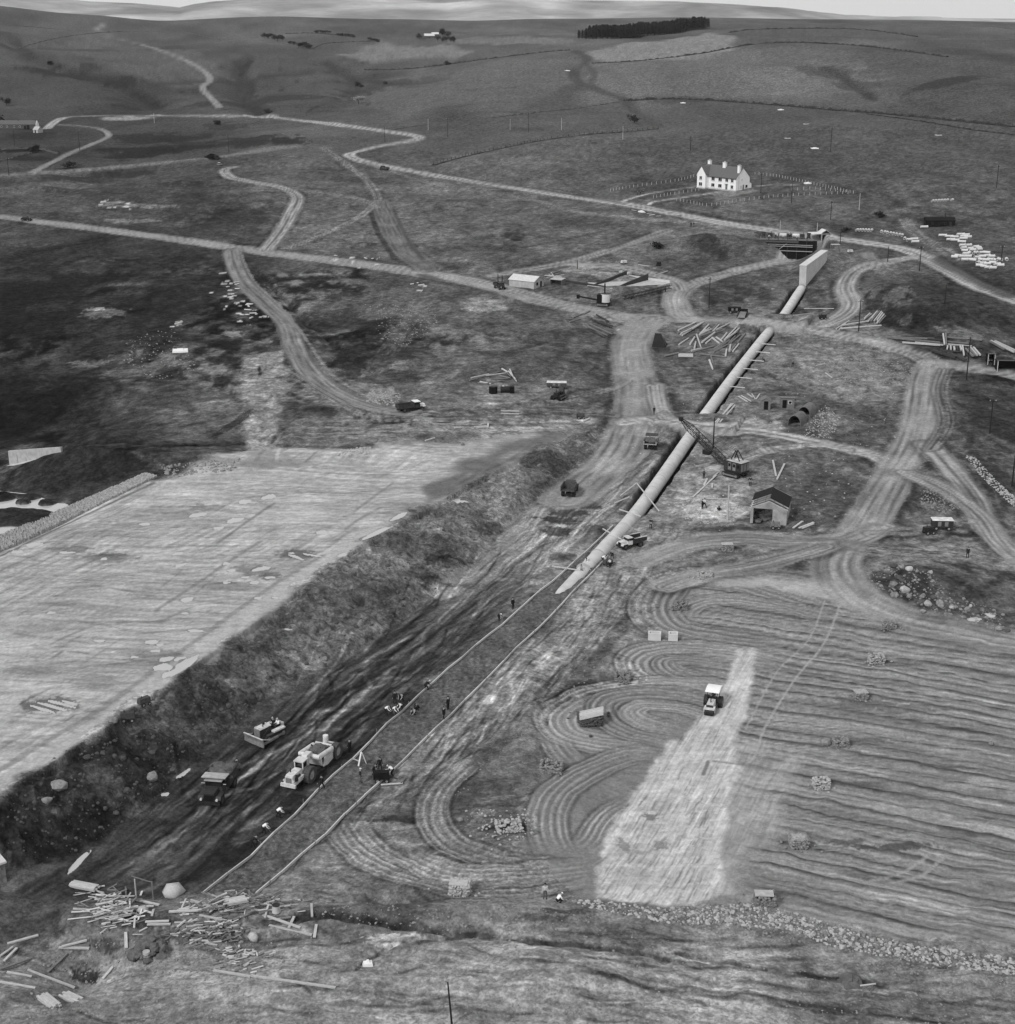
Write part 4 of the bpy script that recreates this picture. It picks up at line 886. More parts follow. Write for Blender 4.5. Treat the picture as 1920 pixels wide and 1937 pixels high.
SOIL = mat('loose_soil', 96, .95, .3, 1.6, bump=.6); CLAYH = mat('pale_gravel', 186, .95, .2, 2.0, bump=.6); RUST = mat('rusty_iron', 74, .8, .35, 2.5)
WATER = mat('muddy_water', 182, .06, .04, .3)

class MB:
    """collects simple solids into one mesh"""
    def __init__(s): s.v = []; s.f = []; s.m = []
    def add(s, v, f, mi=0):
        o = len(s.v); s.v += [tuple(q) for q in v]; s.f += [tuple(o + k for k in q) for q in f]; s.m += [mi] * len(f); return s
    def box(s, x0, x1, y0, y1, z0, z1, mi=0, M=None, tx=0, ty=0):
        v = [(x0, y0, z0), (x1, y0, z0), (x1, y1, z0), (x0, y1, z0), (x0 + tx, y0 + ty, z1), (x1 - tx, y0 + ty, z1), (x1 - tx, y1 - ty, z1), (x0 + tx, y1 - ty, z1)]
        if M is not None: v = [M @ Vector(q) for q in v]
        return s.add(v, [(3, 2, 1, 0), (4, 5, 6, 7), (0, 1, 5, 4), (1, 2, 6, 5), (2, 3, 7, 6), (3, 0, 4, 7)], mi)
    def beam(s, a, b, w, h=None, mi=0, roll=0.0):
        h = w if h is None else h
        a, b = Vector(a), Vector(b); d = (b - a); L = d.length
        if L < 1e-6: return s
        q = d.to_track_quat('X', 'Z').to_matrix().to_4x4(); q.translation = a
        if roll: q = q @ Matrix.Rotation(roll, 4, 'X')
        return s.box(0, L, -w / 2, w / 2, -h / 2, h / 2, mi, q)
    def cyl(s, a, b, r0, r1=None, n=10, mi=0, caps=True):
        r1 = r0 if r1 is None else r1
        a, b = Vector(a), Vector(b); q = (b - a).to_track_quat('Z', 'Y').to_matrix()
        v = []
        for c, r in ((a, r0), (b, r1)):
            for k in range(n):
                t = 2 * math.pi * k / n; v.append(c + q @ Vector((r * math.cos(t), r * math.sin(t), 0)))
        f = [(k, (k + 1) % n, n + (k + 1) % n, n + k) for k in range(n)]
        if caps: f += [tuple(range(n))[::-1], tuple(range(n, 2 * n))]
        return s.add(v, f, mi)
    def tube(s, a, b, ro, ri, n=14, mi=0):
        a, b = Vector(a), Vector(b); q = (b - a).to_track_quat('Z', 'Y').to_matrix(); v = []
        for c, r in ((a, ro), (b, ro), (b, ri), (a, ri)):
            for k in range(n):
                t = 2 * math.pi * k / n; v.append(c + q @ Vector((r * math.cos(t), r * math.sin(t), 0)))
        f = []
        for g in range(4):
            h = (g + 1) % 4
            f += [(g * n + k, g * n + (k + 1) % n, h * n + (k + 1) % n, h * n + k) for k in range(n)]
        return s.add(v, f, mi)
    def prism(s, prof, y0, y1, mi=0, axis='y'):
        n = len(prof)
        mk = (lambda p, y: (p[0], y, p[1])) if axis == 'y' else (lambda p, y: (y, p[0], p[1])) if axis == 'x' else (lambda p, y: (p[0], p[1], y))
        v = [mk(p, y0) for p in prof] + [mk(p, y1) for p in prof]
        f = [(k, (k + 1) % n, n + (k + 1) % n, n + k) for k in range(n)] + [tuple(range(n))[::-1], tuple(range(n, 2 * n))]
        return s.add(v, f, mi)
    def rock(s, c, r, seed=0, flat=.7, mi=0):
        rr = random.Random(seed)
        t = (1 + 5 ** .5) / 2
        V_ = [(-1, t, 0), (1, t, 0), (-1, -t, 0), (1, -t, 0), (0, -1, t), (0, 1, t), (0, -1, -t), (0, 1, -t), (t, 0, -1), (t, 0, 1), (-t, 0, -1), (-t, 0, 1)]
        Fc = [(0, 11, 5), (0, 5, 1), (0, 1, 7), (0, 7, 10), (0, 10, 11), (1, 5, 9), (5, 11, 4), (11, 10, 2), (10, 7, 6), (7, 1, 8), (3, 9, 4), (3, 4, 2), (3, 2, 6), (3, 6, 8), (3, 8, 9), (4, 9, 5), (2, 4, 11), (6, 2, 10), (8, 6, 7), (9, 8, 1)]
        a = rr.uniform(0, 6.28); sx, sy = rr.uniform(.8, 1.3), rr.uniform(.7, 1.1)
        out = []
        for x, y, z in V_:
            k = r / 1.9 * rr.uniform(.78, 1.22); x, y, z = x * k * sx, y * k * sy, z * k * flat
            out.append((c[0] + x * math.cos(a) - y * math.sin(a), c[1] + x * math.sin(a) + y * math.cos(a), c[2] + z))
        return s.add(out, Fc, mi)
    def boulder(s, r, seed=0):
        b = MB(); b.rock((0, 0, 0), r, seed, .75); rr = random.Random(seed); V_ = [Vector(q) for q in b.v]; mid = {}; F_ = []
        def m_(i, j):
            k = (min(i, j), max(i, j))
            if k not in mid: q = (V_[i] + V_[j]) * .5; q *= 1.08 + rr.uniform(-.1, .12); mid[k] = len(V_); V_.append(q)
            return mid[k]
        for i, j, k in b.f: x, y, z = m_(i, j), m_(j, k), m_(k, i); F_ += [(i, x, z), (x, j, y), (z, y, k), (x, y, z)]
        return s.add([(q.x, q.y, q.z + r * .3) for q in V_], F_)
    def mesh(s, name, mats, smooth=False):
        me = bpy.data.meshes.new(name); me.from_pydata(s.v, [], s.f)
        for m in (mats if isinstance(mats, (list, tuple)) else [mats]): me.materials.append(m)
        me.polygons.foreach_set('material_index', s.m)
        if smooth: me.polygons.foreach_set('use_smooth', [True] * len(s.f))
        me.update(); return me
    def obj(s, name, mats, parent=None, smooth=False):
        return link(name, s.mesh(name, mats, smooth), parent)
def link(name, me, parent=None):
    o = bpy.data.objects.new(name, me); COL.objects.link(o)
    if parent is not None: o.parent = parent
    return o
def tag(o, label, cat, group=None, kind=None):
    if kind: o['kind'] = kind
    if label: o['label'] = label
    if cat: o['category'] = cat
    if group: o['group'] = group
    return o
def P(px, py, dz=0.0):
    x, y = unproj(px, py); return Vector((x, y, height(x, y) + dz))
def thing(name, label, cat, loc, rot=0.0, group=None, scale=1.0):
    o = bpy.data.objects.new(name, None); COL.objects.link(o)
    o.location = loc; o.rotation_euler = (0, 0, rot) if not isinstance(rot, tuple) else rot; o.scale = (scale,) * 3; o.empty_display_size = .3
    return tag(o, label, cat, group)
def dup(root, label, loc, rot=0.0, scale=None, group=None, swap=None):
    """a copy of a thing with copies of its parts and sub-parts"""
    def one(o, par):
        c = o.copy(); COL.objects.link(c); c.parent = par
        if swap and c.data is not None and hasattr(c.data, 'materials') and any(mm and mm.name in swap for mm in c.data.materials):
            c.data = c.data.copy()
            for k, mm in enumerate(c.data.materials):
                if mm and mm.name in swap: c.data.materials[k] = swap[mm.name]
        for ch in list(o.children): one(ch, c)
        return c
    r = one(root, None); r.location = loc; r.rotation_euler = (0, 0, rot) if not isinstance(rot, tuple) else rot
    if scale: r.scale = (scale,) * 3
    r['label'] = label
    if group: r['group'] = group
    return r
def hd(a, b):
    """heading on the land from photo point a to photo point b"""
    p, q = unproj(*a), unproj(*b); return math.atan2(q[1] - p[1], q[0] - p[0])
def ppm(px, py):
    """photo pixels per metre at a point on the land"""
    p = P(px, py); zc = p.y * CP - (p.z - CAMH) * SP; return F / zc
# ------------------------------------------------------------------ the culvert
def culvert_run(k0, k1, label, off0=0, off1=0, z_end=None, steps=26):
    q = catmull(cul, 6)[k0 * 6:k1 * 6 + 1]
    pl = np.array(q); L = np.concatenate([[0], np.cumsum(np.linalg.norm(np.diff(pl, axis=0), axis=1))])
    S_ = np.linspace(off0, L[-1] - off1, steps); R = 1.30; n = 28
    V_, F_ = [], []
    base = [height_on(CUL_BASE, np.interp(s, L, pl[:, 0]), np.interp(s, L, pl[:, 1])) for s in S_]
    base = np.convolve(np.pad(base, 4, 'edge'), np.ones(9) / 9, 'valid')
    root = thing('concrete_culvert', label, 'culvert', (0, 0, 0), group='lengths of the half buried culvert')
    for i, s in enumerate(S_):
        x, y = np.interp(s, L, pl[:, 0]), np.interp(s, L, pl[:, 1])
        z = base[i] - .25
        if z_end is not None: z = base[i] - .25 - max(0, 1 - s / z_end) ** 1.1 * 1.22
        a, b = max(s - 1, 0), min(s + 1, L[-1])
        tx, ty = np.interp(b, L, pl[:, 0]) - np.interp(a, L, pl[:, 0]), np.interp(b, L, pl[:, 1]) - np.interp(a, L, pl[:, 1])
        h = math.hypot(tx, ty); nx, ny = ty / h, -tx / h
        for k in range(n):
            t_ = 2 * math.pi * k / n; V_.append((x + nx * R * math.cos(t_), y + ny * R * math.cos(t_), z + R * math.sin(t_)))
    F_ = [(i * n + k, i * n + (k + 1) % n, (i + 1) * n + (k + 1) % n, (i + 1) * n + k) for i in range(steps - 1) for k in range(n)]
    F_ += [tuple(range(n))[::-1], tuple(range((steps - 1) * n, steps * n))]
    MB().add(V_, F_).obj('barrel', CULM, root, True)
    for s in np.arange(4, L[-1] - off1, 7.0):                  # construction joints stand slightly proud
        if s < off0 + 2 or (z_end and s < z_end * .5): continue
        x, y = np.interp(s, L, pl[:, 0]), np.interp(s, L, pl[:, 1]); x2, y2 = np.interp(s + .12, L, pl[:, 0]), np.interp(s + .12, L, pl[:, 1])
        z = np.interp(s, S_, base) - .25
        MB().cyl((x, y, z), (x2, y2, z), R + .018, R + .018, 28, caps=True).obj('joint_ring', CULR, root)
    return root
def height_on(A, x, y):
    a = math.atan2(x, y); d = math.hypot(x, y)
    c0 = int(np.clip(np.interp(a, AZS, np.arange(NC)), 0, NC - 1)); r0 = int(np.clip(np.interp(d, D_ROWS, np.arange(NR)), 0, NR - 1))
    return A.reshape(NR, NC)[r0, c0]
CULM = mat('culvert_concrete', 200, .85, .13, .5, bump=.2); CULR = mat('culvert_joint', 176, .85, .15, 1)
c1 = culvert_run(0, 4, 'longest lowest concrete culvert length sinking into the stone bed at its near end', z_end=30, steps=44)
c2 = culvert_run(5, 7, 'middle concrete culvert length between the two crossing tracks', steps=30)
c3 = culvert_run(8, 9, 'highest short concrete culvert length running up to the wedge headwall', steps=16)
# the wedge shaped headwall at the top of the culvert
a = np.array(unproj(1518, 541)); b = np.array(unproj(1556, 474)); d = (b - a) / np.linalg.norm(b - a); ang = math.atan2(d[1], d[0])
zt = height_on(CUL_BASE, *a) + 6.6
b = np.array(at_z(1558, 475, zt)); d = (b - a) / np.linalg.norm(b - a); ang = math.atan2(d[1], d[0])
Lw = np.linalg.norm(b - a)
root = thing('concrete_headwall', 'tall pale concrete wedge wall at the top of the culvert', 'headwall', (a[0], a[1], height_on(CUL_BASE, *a) - 1.0), ang)
m = MB(); m.prism([(0, 0), (Lw * .5, 1.0), (Lw + 1, 4.6), (Lw + 1, 7.6), (-.9, 7.6)], -1.05, 1.05); m.obj('wall', CULM, root)
m = MB(); m.box(-1.0, Lw + 1.2, -1.15, 1.15, 7.58, 7.8); m.obj('coping', CONC, root)
for k in range(1, 5):
    m = MB(); m.prism([(k * Lw / 5 - .03, k * .85), (k * Lw / 5 + .03, k * .85), (k * Lw / 5 + .03, 7.5), (k * Lw / 5 - .03, 7.5)], -1.075, 1.075); m.obj('joint', CONCD, root)
# timber props, formwork and ropes across the culvert
for k, (p0, p1, h0, h1) in enumerate([((1173, 943), (1204, 944), .5, 2.0), ((1204, 944), (1247, 970), 1.9, .3), ((1162, 954), (1190, 966), .3, 1.6), ((1171, 976), (1212, 988), 1.2, 1.0), ((1140, 1010), (1178, 1027), 1.0, .5), ((1044, 1076), (1098, 1086), .5, .6)]):
    A, B = P(*p0), P(*p1); A.z = max(A.z, height_on(CUL_BASE, A.x, A.y)) + h0; B.z = max(B.z, height_on(CUL_BASE, B.x, B.y)) + h1
    o = MB().beam((0, 0, 0), tuple(B - A), .16).obj('timber_prop', TIMBER); o.location = A
    tag(o, ['straight pole laid over the trench edge up to the culvert crown', 'pole leaning from the culvert crown down to the right bank', 'shorter pole over the trench above the stepped brace', 'pole lying square across the culvert beside the dumper', 'pole slanting across the culvert behind the parked dumper', 'lowest pole across the stone bed and the culvert tip'][k], 'pole', 'poles laid across the culvert')
fr = thing('formwork_braces', 'row of timber braces along the right side of the middle culvert', 'braces', P(1392, 735))
o0 = fr.location
for k in range(6):
    t_ = k / 5
    q_ = cul[5] * (1 - (.3 + .5 * t_)) + cul[7] * (.3 + .5 * t_); qd = (cul[7] - cul[5]) / np.linalg.norm(cul[7] - cul[5]); nn = Vector((qd[1], -qd[0], 0))
    A = Vector((q_[0], q_[1], height_on(CUL_BASE, *q_) + .35)) + nn * .9 - o0; off = nn * 3.6 + Vector((0, 0, -.15))
    MB().beam(A + Vector((0, 0, .2)), A + off + Vector((0, 0, .3)), .16).obj('brace', RAILM, fr)
    MB().beam(A + off * .5 + Vector((0, 0, .4)), A + off * .55 + Vector((0, .1, -1.1)), .13).obj('strut', TIMD, fr)
# the two timber rails of the stone bed, in planks, and pegs
for side, (pl, lab) in enumerate([(BED_PX[0], 'long line of timber rail planks edging the stone bed on the left'), (BED_PX[1], 'long line of timber rail planks edging the stone bed on the right')]):
    q = UL(pl, 3, False); L = np.concatenate([[0], np.cumsum(np.linalg.norm(np.diff(q, axis=0), axis=1))])
    root = thing('timber_rail', lab, 'rail', (q[0][0], q[0][1], height(*q[0])), group='rails edging the stone bed'); o0 = root.location
    n = int(L[-1] / 4.6)
    for k in range(n):
        s0, s1 = L[-1] * k / n, L[-1] * (k + .985) / n
        A = Vector((np.interp(s0, L, q[:, 0]), np.interp(s0, L, q[:, 1]), 0)); B = Vector((np.interp(s1, L, q[:, 0]), np.interp(s1, L, q[:, 1]), 0))
        j = random.uniform(-.04, .04)
        A.x += j; B.x += random.uniform(-.04, .04); A.z = height(A.x, A.y) + .2; B.z = height(B.x, B.y) + .2
        MB().beam(A - o0, B - o0, .13, .3).obj('plank', random.choice([RAILM, RAILM, TIMBER]), root)
        if k % 2 == 0:
            C = A.lerp(B, .5) + Vector((.16 * (1 if side else -1), 0, 0))
            MB().beam(C - o0 + Vector((0, 0, -.3)), C - o0 + Vector((0, 0, random.uniform(.35, .7))), .08).obj('peg', TIMD, root)

# ------------------------------------------------------------------ white house
phi = math.radians(50); Lh, Wh = 20.0, 8.2
C = P(1391.5, 362.0); xa = Vector((math.cos(-phi), math.sin(-phi), 0)); org = C - xa * Lh
zb = height(C.x, C.y) + .15
H = thing('white_house', 'long white rendered two storey house with dark slate roof and three chimneys', 'house', (C.x - xa.x * Lh * 1.09, C.y - xa.y * Lh * 1.09, zb), -phi, None, 1.09)
ev, rg_ = 5.0, 8.9
def wall_gable(mb, x, t_, y0, y1, e, r): mb.prism([(y0, 0), (y1, 0), (y1, e), ((y0 + y1) / 2, r), (y0, e)], x, x + t_, axis='x')
m = MB(); m.prism([(0, 0), (Wh, 0), (Wh, ev), (Wh / 2, rg_ - .12), (0, ev)], 0, Lh, axis='x'); m.obj('walls', PLASTER, H)
m = MB(); m.prism([(0, -.02), (4.6, -.02), (4.6, ev + .6), (2.3, rg_ - .35), (0, ev + .6)], -1.5, 2.0, axis='y'); m.obj('front_wing', PLASTER, H)
m = MB(); m.prism([(Wh, 0), (Wh + 1.3, 0), (Wh + 1.3, 2.5), (Wh, 3.1)], Lh - 3.4, Lh - .02, axis='x'); m.obj('lean_to', PLASTER, H)
roof = MB()
sl = (rg_ - ev) / (Wh / 2)
def slope(mb, x0, x1, ya, za, yb, zb_, th=.18):
    mb.prism([(ya, za), (yb, zb_), (yb, zb_ + th), (ya, za + th)], x0, x1, axis='x')
slope(roof, -.15, Lh + .15, -.35, ev - .35 * sl + .02, Wh / 2, rg_ + .02); slope(roof, -.15, Lh + .15, Wh + .35, ev - .35 * sl + .02, Wh / 2, rg_ + .02)
R_ = roof.obj('roof', SLATE, H)
m = MB(); m.prism([(-.3, ev + .3), (2.3, rg_ - .3), (2.3, rg_ - .1), (-.3, ev + .5)], -1.62, 3.6, axis='y'); m.prism([(4.9, ev + .3), (2.3, rg_ - .3), (2.3, rg_ - .1), (4.9, ev + .5)], -1.62, 3.6, axis='y'); m.obj('wing_roof', SLATE, H)
m = MB(); m.prism([(Wh, 3.05), (Wh + 1.5, 2.4), (Wh + 1.5, 2.52), (Wh, 3.2)], Lh - 3.6, Lh + .1, axis='x'); m.obj('lean_to_roof', SLATE, H)
m = MB(); m.box(-.1, Lh + .1, -.12, Wh + .1, -1.6, .22); m.box(-.12, 4.72, -1.62, 0, -1.6, .2); m.obj('plinth', CONCD, H)
for x, y, zt_, w in ((1.0, Wh / 2 + .6, rg_ + 1.6, 1.3), (10.3, Wh / 2 - .4, rg_ + 1.5, 1.5), (19.4, Wh / 2 - 1.8, rg_ + .9, 1.1)):
    c = MB().box(x - w / 2, x + w / 2, y - .5, y + .5, rg_ - 2.2, zt_).obj('chimney', PLASTER, H)
    MB().box(x - w / 2 - .1, x + w / 2 + .1, y - .6, y + .6, zt_, zt_ + .15).obj('chimney_cap', CONC, c)
    for dx in (-.3, .3): MB().cyl((x + dx, y, zt_ + .15), (x + dx, y, zt_ + .6), .14, .12, 8).obj('chimney_pot', CONCD, c)
def window(x, z, w, h, y=0.0, par=H, axis='y', mull=1):
    if axis == 'y':
        f = MB(); t_ = .1
        for bx in ((x, x + w, z, z + t_), (x, x + w, z + h - t_, z + h), (x, x + t_, z + t_, z + h - t_), (x + w - t_, x + w, z + t_, z + h - t_)): f.box(bx[0], bx[1], y - .06, y - .0, bx[2], bx[3])
        for k in range(mull): f.box(x + w * (k + 1) / (mull + 1) - .035, x + w * (k + 1) / (mull + 1) + .035, y - .05, y, z + t_, z + h - t_)
        f = f.obj('window', WHITE, par); MB().box(x + t_, x + w - t_, y - .03, y + .0, z + t_, z + h - t_).obj('pane', GLASS, f); MB().box(x - .1, x + w + .1, y - .16, y, z - .12, z - .01).obj('sill', CONCD, f)
    else:
        f = MB(); t_ = .1
        for bx in ((x, x + w, z, z + t_), (x, x + w, z + h - t_, z + h), (x, x + t_, z + t_, z + h - t_), (x + w - t_, x + w, z + t_, z + h - t_)): f.box(y, y + .06, bx[0], bx[1], bx[2], bx[3])
        f = f.obj('window', WHITE, par); MB().box(y, y + .03, x + t_, x + w - t_, z + t_, z + h - t_).obj('pane', GLASS, f); MB().box(y, y + .16, x - .1, x + w + .1, z - .12, z - .01).obj('sill', CONCD, f)
window(1.3, 3.3, 1.5, 1.4, -1.5); window(1.1, .75, 1.9, 1.5, -1.5)
for x, w in ((6.6, 1.9), (10.4, 2.0), (14.2, 1.6), (17.2, 1.5)):
    window(x, 3.2, w, 1.4)
    if x != 14.2: window(x, .7, w, 1.45)
dr = MB().box(14.4, 15.5, -.08, -.0, .22, 2.3).obj('door', MIDP, H); MB().cyl((15.3, -.09, 1.2), (15.3, -.15, 1.2), .05, .05, 8).obj('handle', STEEL, dr)
MB().box(14.1, 15.8, -.7, -.0, 2.42, 2.55).obj('porch_slab', CONC, H)
window(5.6, .8, 1.5, 1.3, Lh, axis='x'); window(2.7, 1.2, .6, .8, Lh, axis='x'); window(3.2, 4.2, .5, .5, Lh, axis='x')
dr = MB().box(Lh, Lh + .08, 4.1, 4.9, .22, 2.2).obj('door', MIDP, H); MB().cyl((Lh + .08, 4.25, 1.2), (Lh + .14, 4.25, 1.2), .05, .05, 8).obj('handle', STEEL, dr)
m = MB(); m.cyl((5.05, -.06, 0), (5.05, -.06, 5), .05, .05, 8); m.cyl((Lh + .06, 1.6, 0), (Lh + .06, 1.6, 5.6), .05, .05, 8); m.obj('downpipe', CONCD, H)
m = MB(); m.beam((-.1, -.42, ev - .3), (Lh + .1, -.42, ev - .3), .12); m.obj('gutter', STEEL, H)

# ------------------------------------------------------------------ sheds and huts
def ridge_roof(mb, L, W, e, r, ov=.25, th=.08):
    s = (r - e) / (W / 2)
    slope(mb, -ov, L + ov, -ov, e - ov * s, W / 2, r, th); slope(mb, -ov, L + ov, W + ov, e - ov * s, W / 2, r, th)
def corner_frame(px, py, deg, L, backx=True):
    """frame whose near right corner of the long front stands at a photo point; the front runs left and back by deg"""
    ph = math.radians(deg); C_ = P(px, py); x = Vector((math.cos(-ph), math.sin(-ph), 0)); o = C_ - x * L
    return (o.x, o.y, C_.z), -ph
loc, r0 = corner_frame(1010, 547, 33, 9.2)
S = thing('workshop_shed', 'long low shed with a bright sheet roof beside the haul road', 'shed', (loc[0], loc[1], loc[2] - .2), r0)
m = MB(); m.prism([(0, 0), (5.8, 0), (5.8, 2.5), (2.9, 3.7), (0, 2.5)], 0, 9.2, axis='x'); m.obj('walls', CONCD, S)
m = MB(); ridge_roof(m, 9.2, 5.8, 2.5, 3.75); rf = m.obj('roof', SHEET, S)
for k in range(9): MB().prism([(-.25, 2.47), (2.9, 3.84), (2.9, 3.88), (-.25, 2.51)], k * 1.1 + .1, k * 1.1 + .16, axis='x').obj('sheet_rib', SHEET, rf)
MB().box(9.2, 9.25, 3.6, 4.6, 0, 2.1).obj('door', DARKP, S); MB().box(9.2, 9.24, 1.4, 2.4, 1.1, 2).obj('window', GLASS, S)
for k in range(8): MB().box(k * 1.15 + .02, k * 1.15 + .07, -.04, 0, .1, 2.4).obj('wall_batten', CONCD, S)
loc, r0 = corner_frame(1062, 541, 30, 4.0)
S = thing('lean_to_store', 'small low open store at the end of the bright roofed shed', 'store', (loc[0], loc[1] + 1, loc[2]), r0)
m = MB(); m.box(0, 4, 2.6, 2.75, 0, 1.8); m.box(0, .12, 0, 2.7, 0, 1.6); m.box(3.9, 4, 0, 2.7, 0, 1.6); m.obj('walls', TIMD, S); m = MB(); m.prism([(-.2, 1.6), (2.9, 1.85), (2.9, 1.95), (-.2, 1.7)], -.1, 4.1, axis='x'); m.obj('roof', CONCD, S)
# ruined shed with bare rafters
ph = math.radians(15); C_ = P(1487, 994); x = Vector((math.cos(-ph), math.sin(-ph), 0)); W_, L_ = 6.4, 8.6; o = C_ - x * W_
S = thing('ruined_shed', 'half stripped shed with bare rafters and a wide open front', 'shed', (o.x, o.y, C_.z - .1), -ph)
RW = mat('stained_render', 158, .9, .32, .9, bump=.3)
m = MB(); m.box(0, .5, 0, .16, 0, 2.9); m.obj('jamb', RW, S); m = MB(); m.box(3.9, 6.4, 0, .16, 0, 2.9); m.obj('front_wall', RW, S)
m = MB(); m.prism([(0, 2.9), (W_, 2.9), (W_ / 2, 4.3)], 0, .14, axis='y'); m.obj('gable', RW, S)
m = MB(); m.box(-.02, .14, .16, L_, 0, 2.9); m.obj('side_wall', CONCD, S)
m = MB(); m.box(0, W_, L_, L_ + .16, 0, 2.9); m.prism([(0, 2.9), (W_, 2.9), (W_ / 2, 4.3)], L_, L_ + .14, axis='y'); m.obj('rear_wall', CONCD, S)
for k in range(8): MB().box(W_ - .14, W_ + .02, .2 + k * 1.08, .2 + k * 1.08 + .55, .0, 2.85).obj('wall_panel', RW, S)
m = MB(); m.box(W_ - .1, W_, .16, L_, 0, .9); m.box(W_ - .12, W_ - .02, .16, L_, 2.75, 2.88); m.obj('sill_wall', RW, S)
rr = (4.3 - 2.9) / (W_ / 2)
for k in range(7):
    y = .1 + k * 1.38
    for sd_ in (0, 1):
        xa_, xb_ = (-.2, W_ / 2) if sd_ == 0 else (W_ + .2, W_ / 2)
        MB().beam((xa_, y, 2.9 - .2 * rr), (xb_, y, 4.32), .1, .12).obj('rafter', TIMBER if k < 5 else TIMD, S)
for k in range(2):
    for sd_ in (0, 1):
        t_ = (k + .5) / 2; xx = W_ / 2 * t_ if sd_ == 0 else W_ - W_ / 2 * t_
        MB().beam((xx, .1, 2.9 + 1.4 * t_ + .12), (xx, L_, 2.9 + 1.4 * t_ + .12), .06).obj('batten', TIMD, S)
m = MB()
m.prism([(-.2, 2.95), (W_ / 2, 4.5), (W_ / 2, 4.54), (-.2, 2.99)], 4.2, L_, axis='y'); m.prism([(W_ + .2, 2.95), (W_ / 2, 4.5), (W_ / 2, 4.54), (W_ + .2, 2.99)], 1.6, L_ - .6, axis='y'); m.obj('roof_sheet', BLACK, S)
m = MB()
for k in range(40): m.rock((random.uniform(.7, 5.6), random.uniform(.6, 7.5), .1), random.uniform(.3, .8), k)
o = m.obj('shade_rubble', STONED); o.location = S.location; o.rotation_euler = S.rotation_euler; tag(o, 'dark rubble covering the floor inside the ruined shed', 'rubble', kind='stuff')  # rubble coloured dark in place of shade under the open rafters
def hut(px, py, deg, W_, D_, e, r, label, mono=False, wallm=TIMD, win=False):
    ph = math.radians(deg); C_ = P(px, py); x = Vector((math.cos(-ph), math.sin(-ph), 0)); o = C_ - x * W_
    S = thing('site_hut', label, 'hut', (o.x, o.y, C_.z - .08), -ph, 'timber site huts')
    m = MB()
    if mono: m.prism([(0, 0), (D_, 0), (D_, e), (0, r)], 0, W_, axis='x')
    else: m.prism([(0, 0), (W_, 0), (W_, e), (W_ / 2, r), (0, e)], 0, D_, axis='y')
    m.obj('walls', wallm, S)
    m = MB()
    if mono: m.prism([(-.2, r + .02), (D_ + .2, e + .02), (D_ + .2, e + .1), (-.2, r + .1)], -.15, W_ + .15, axis='x')
    else:
        m.prism([(-.15, e - .08), (W_ / 2, r + .02), (W_ / 2, r + .1), (-.15, e)], -.15, D_ + .15, axis='y'); m.prism([(W_ + .15, e - .08), (W_ / 2, r + .02), (W_ / 2, r + .1), (W_ + .15, e)], -.15, D_ + .15, axis='y')
    m.obj('roof', TIMD, S)
    dx = W_ * (.3 if not win else .12); dr = MB().box(dx, dx + .95, -.05, -.0, .05, min(2.0, e - .1)).obj('door', BLACK, S); MB().cyl((dx + .85, -.06, 1), (dx + .85, -.1, 1), .03, .03, 6).obj('handle', STEEL, dr)
    if win:
        w = MB().box(dx + 1.3, dx + 2.1, -.05, 0, 1.0, 1.75).obj('window', WHITE, S); MB().box(dx + 1.38, dx + 2.02, -.07, -.05, 1.08, 1.67).obj('pane', GLASS, w)
    return S
hut(1457, 775, 8, 2.1, 2.6, 2.1, 2.7, 'narrow timber hut with a pitched roof and dark door')
hut(1502, 772, 8, 3.0, 2.4, 2.0, 2.4, 'wider flat roofed timber hut with a door and window', True, win=True)
def shelter(px, py, label):
    ph = hd((px, py), (px + 26, py - 22)); c = P(px, py)
    S = thing('arched_shelter', label, 'shelter', c, ph, 'arched canvas shelters', 1.2)
    n = 12; L_ = 3.8; V_, F_ = [], []
    for k in range(n + 1):
        t_ = math.pi * k / n
        for x_, r in ((0, 1.25), (L_, 1.25), (0, 1.15), (L_, 1.15)): V_.append((x_, r * math.cos(t_), r * math.sin(t_) + .75 * math.sin(t_) ** .4))
    for k in range(n):
        q = k * 4; w = q + 4
        F_ += [(q, q + 1, w + 1, w), (q + 2, w + 2, w + 3, q + 3), (q, w, w + 2, q + 2), (q + 1, q + 3, w + 3, w + 1)]
    MB().add(V_, F_).obj('cover', CANVAS, S)
    m = MB(); m.prism([(1.15 * math.cos(math.pi * k / 10), (1.15 * math.sin(math.pi * k / 10) + .75 * math.sin(math.pi * k / 10) ** .4) * .98) for k in range(11)], L_ - .3, L_ - .25, axis='x'); m.obj('end_panel', TARP, S)
    for k in (0, 1.9, 3.7): MB().cyl((k, 0, 1.95), (k + .08, 0, 1.95), .06, .06, 6).obj('hoop', TIMD, S)
shelter(1502, 806, 'nearer round backed canvas shelter by the scattered stones'); shelter(1520, 789, 'farther round backed canvas shelter close behind the first')
